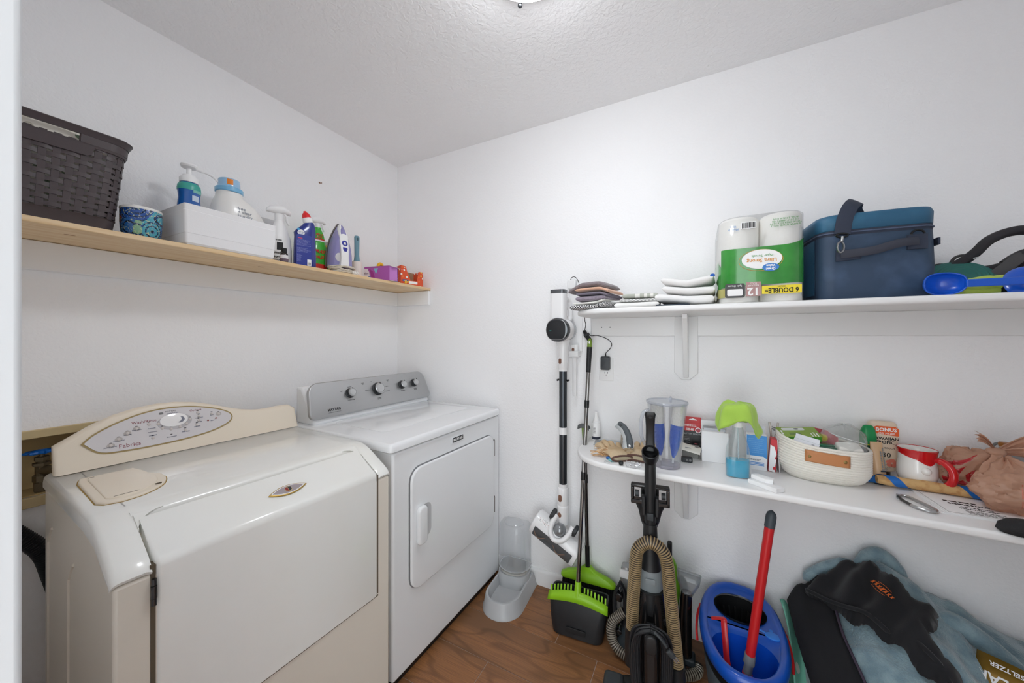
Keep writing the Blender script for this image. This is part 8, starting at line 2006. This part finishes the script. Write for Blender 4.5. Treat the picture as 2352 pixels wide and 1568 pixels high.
def inside(p, poly):
    c = False; n = len(poly)
    for i in range(n):
        (x0, y0), (x1, y1) = poly[i], poly[(i+1) % n]
        if (y0 > p[1]) != (y1 > p[1]) and p[0] < (x1-x0)*(p[1]-y0)/(y1-y0)+x0: c = not c
    return c
def nearest(p, poly):
    best, bp = 9, p; n = len(poly)
    for i in range(n):
        a = Vector(poly[i]); b = Vector(poly[(i+1) % n]); ab = b-a
        t = max(0, min(1, (Vector(p)-a).dot(ab)/max(1e-9, ab.dot(ab)))); c = a + ab*t
        d = (Vector(p)-c).length
        if d < best: best, bp = d, (c.x, c.y)
    return best, bp
def drape(name, m, poly, off, wr, parent=None, res=0.0085, th=0.007):
    """cloth cut to an outline seen from above, laid over the pile"""
    xs = [p[0] for p in poly]; ys = [p[1] for p in poly]
    nx = int((max(xs)-min(xs))/res)+3; ny = int((max(ys)-min(ys))/res)+3
    keep = {}; vs = []; fs = []
    ins = {(i, j): inside((min(xs)+(i-1)*res, min(ys)+(j-1)*res), poly) for i in range(nx+1) for j in range(ny+1)}
    def vid(i, j):
        if (i, j) in keep: return keep[(i, j)]
        p = (min(xs)+(i-1)*res, min(ys)+(j-1)*res)
        if not ins[(i, j)] or not all(ins.get((i+a, j+b), False) for a in (-1, 0, 1) for b in (-1, 0, 1)):
            d, bp = nearest(p, poly)
            if d < res*1.5: p = bp
        d, _ = nearest(p, poly)
        z = pile_h(*p) + off*min(1, 0.35+d/0.02) + wr(*p)
        keep[(i, j)] = len(vs); vs.append((p[0], p[1], z))
        return keep[(i, j)]
    for i in range(nx):
        for j in range(ny):
            if ins[(i, j)] or ins[(i+1, j)] or ins[(i, j+1)] or ins[(i+1, j+1)]:
                cx_, cy_ = min(xs)+(i-0.5)*res, min(ys)+(j-0.5)*res
                if inside((cx_, cy_), poly): fs.append((vid(i, j), vid(i+1, j), vid(i+1, j+1), vid(i, j+1)))
    q = MB(); q.add(vs, fs)
    return q.build(name, m, parent, smooth=180, solid=th)
BLKF = mat('black_jersey', '#16171b', 0.9, bump=(320, 0.3, 0.001), sheen=0.15)
def wr1(x, y): return 0.009*math.sin((x*0.75-y*0.9)*60+2*fabric_noise(x*7, y*7, 1)) + 0.008*fabric_noise(x*14, y*14, 3)
def wr2(x, y): return 0.005*math.sin((x*1.0+y*0.25)*70) + 0.006*fabric_noise(x*12, y*12, 6)
pants = [(2.076, -0.069), (2.131, -0.050), (2.180, -0.045), (2.200, -0.066), (2.175, -0.12), (2.180, -0.172), (2.186, -0.217), (2.186, -0.268), (2.194, -0.331), (2.205, -0.400), (2.20, -0.50), (2.09, -0.50), (2.086, -0.425), (2.082, -0.351), (2.076, -0.227)]
pn = drape('black_trousers', mat('black_twill', '#121317', 0.85, bump=(260, 0.3, 0.001)), pants, 0.016, wr2)
tag(pn, 'black trousers hanging down the left side of the blanket heap', 'trousers')
q = MB(); q.tube(spline([(x, y, pile_h(x, y)+0.024+wr2(x, y)) for x, y in ((2.182, -0.20), (2.180, -0.268), (2.187, -0.331), (2.197, -0.400), (2.195, -0.48))], 6), 0.004, 6); q.build('side_seam', mat('plum_seam', '#3a3140', 0.8), pn)
hood = [(2.110, -0.100), (2.154, -0.073), (2.193, -0.062), (2.237, -0.052), (2.267, -0.050), (2.298, -0.070), (2.317, -0.110), (2.345, -0.150), (2.372, -0.180), (2.403, -0.183), (2.415, -0.206), (2.390, -0.255), (2.362, -0.280), (2.382, -0.295), (2.398, -0.330), (2.385, -0.400), (2.35, -0.405), (2.320, -0.375), (2.300, -0.328), (2.270, -0.299), (2.231, -0.262), (2.191, -0.205), (2.155, -0.169)]
hd_ = drape('black_hoodie', BLKF, hood, 0.030, wr1)
tag(hd_, 'black hooded sweatshirt with orange lettering thrown over the blanket', 'sweatshirt')
for pts in ([(2.120, -0.108), (2.165, -0.165), (2.20, -0.205), (2.24, -0.255), (2.28, -0.295)], [(2.30, -0.30), (2.33, -0.325), (2.355, -0.36), (2.36, -0.395)]):
    q = MB(); q.tube(spline([(x, y, pile_h(x, y)+0.031+wr1(x, y)) for x, y in pts], 6), [0.002]+[0.007]*(6*(len(pts)-1)-1)+[0.002], 8); q.build('hem_fold', BLKF, hd_, smooth=180)
# orange embroidered lettering
a_ = Vector((2.286, -0.168, 0)); b_ = Vector((2.308, -0.238, 0))
for p in (a_, b_): p.z = pile_h(p.x, p.y) + 0.036 + wr1(p.x, p.y)
ORL = mat('orange_embroidery', '#d9692c', 0.8)
dirv = (b_-a_); upn = Vector((-0.45, -0.35, 0.82))
TL = frame((a_+b_)/2 + Vector((-0.004, -0.004, 0.016)), dirv, upn.cross(dirv), upn)
for k, (w_, h_) in enumerate(((0.008, 0.013), (0.010, 0.016), (0.009, 0.014), (0.011, 0.017), (0.010, 0.014), (0.009, 0.013), (0.008, 0.010))):
    x_ = -0.036 + 0.0118*k
    q = MB(TL @ Tm((x_, 0.001*math.sin(k*2.0), 0), (0, 0, 12*math.sin(k*1.7)))); q.prism([(-w_/2, -h_/2), (-w_*0.1, -h_*0.30), (w_/2, -h_*0.45), (w_*0.25, 0.0), (w_*0.45, h_/2), (-w_*0.15, h_*0.32), (-w_*0.45, h_*0.42), (-w_*0.2, 0.0)], 0.0012); q.build('embroidered_mark', ORL, hd_)
for s in (-1, 1):
    q = MB(TL); q.tube([((-0.03+0.05*k/8), s*(0.011+0.003*math.sin(math.pi*k/8)), 0.0) for k in range(9)], 0.0007, 5); q.build('swoosh_line', ORL, hd_)

# ---- gold seltzer carton poking out of the pile
sc2 = thing('seltzer_carton', 'gold drink carton with white lettering poking out of the blanket', 'carton', (2.520, -0.262, 0.372))
GOLD = mat('gold_card', '#8a6a24', 0.35, metal=0.35)
zv = Vector((-0.42, -0.72, 0.55)).normalized(); xv = Vector((0.80, -0.52, 0.0)); xv = (xv - zv*xv.dot(zv)).normalized(); yv = zv.cross(xv)
SCT = frame((0, 0, 0), xv, yv, zv)
q = MB(SCT); q.loft([[(x, y, 0.012*math.cos(x/0.05*1.2)) for x in (-0.05, -0.03, -0.01, 0.01, 0.03, 0.05)] for y in (-0.075, 0.045)], False, False, False); q.build('card_panel', GOLD, sc2, solid=0.002, smooth=60)
text('POLAR', 0.036, WHITE_PRINT, sc2, SCT @ Tm((0.002, -0.010, 0.0145), (0, 0, 180)), sx=0.85, bold=0.0008)
text('SELTZER', 0.0150, WHITE_PRINT, sc2, SCT @ Tm((0.002, 0.026, 0.0145), (0, 0, 180)), bold=0.0004)
q = MB(SCT @ Tm((0.052, 0.0, -0.004))); q.bx(-0.002, 0.030, -0.06, 0.02, -0.012, -0.010); q.build('white_flap', WHITE_PLASTIC, sc2)
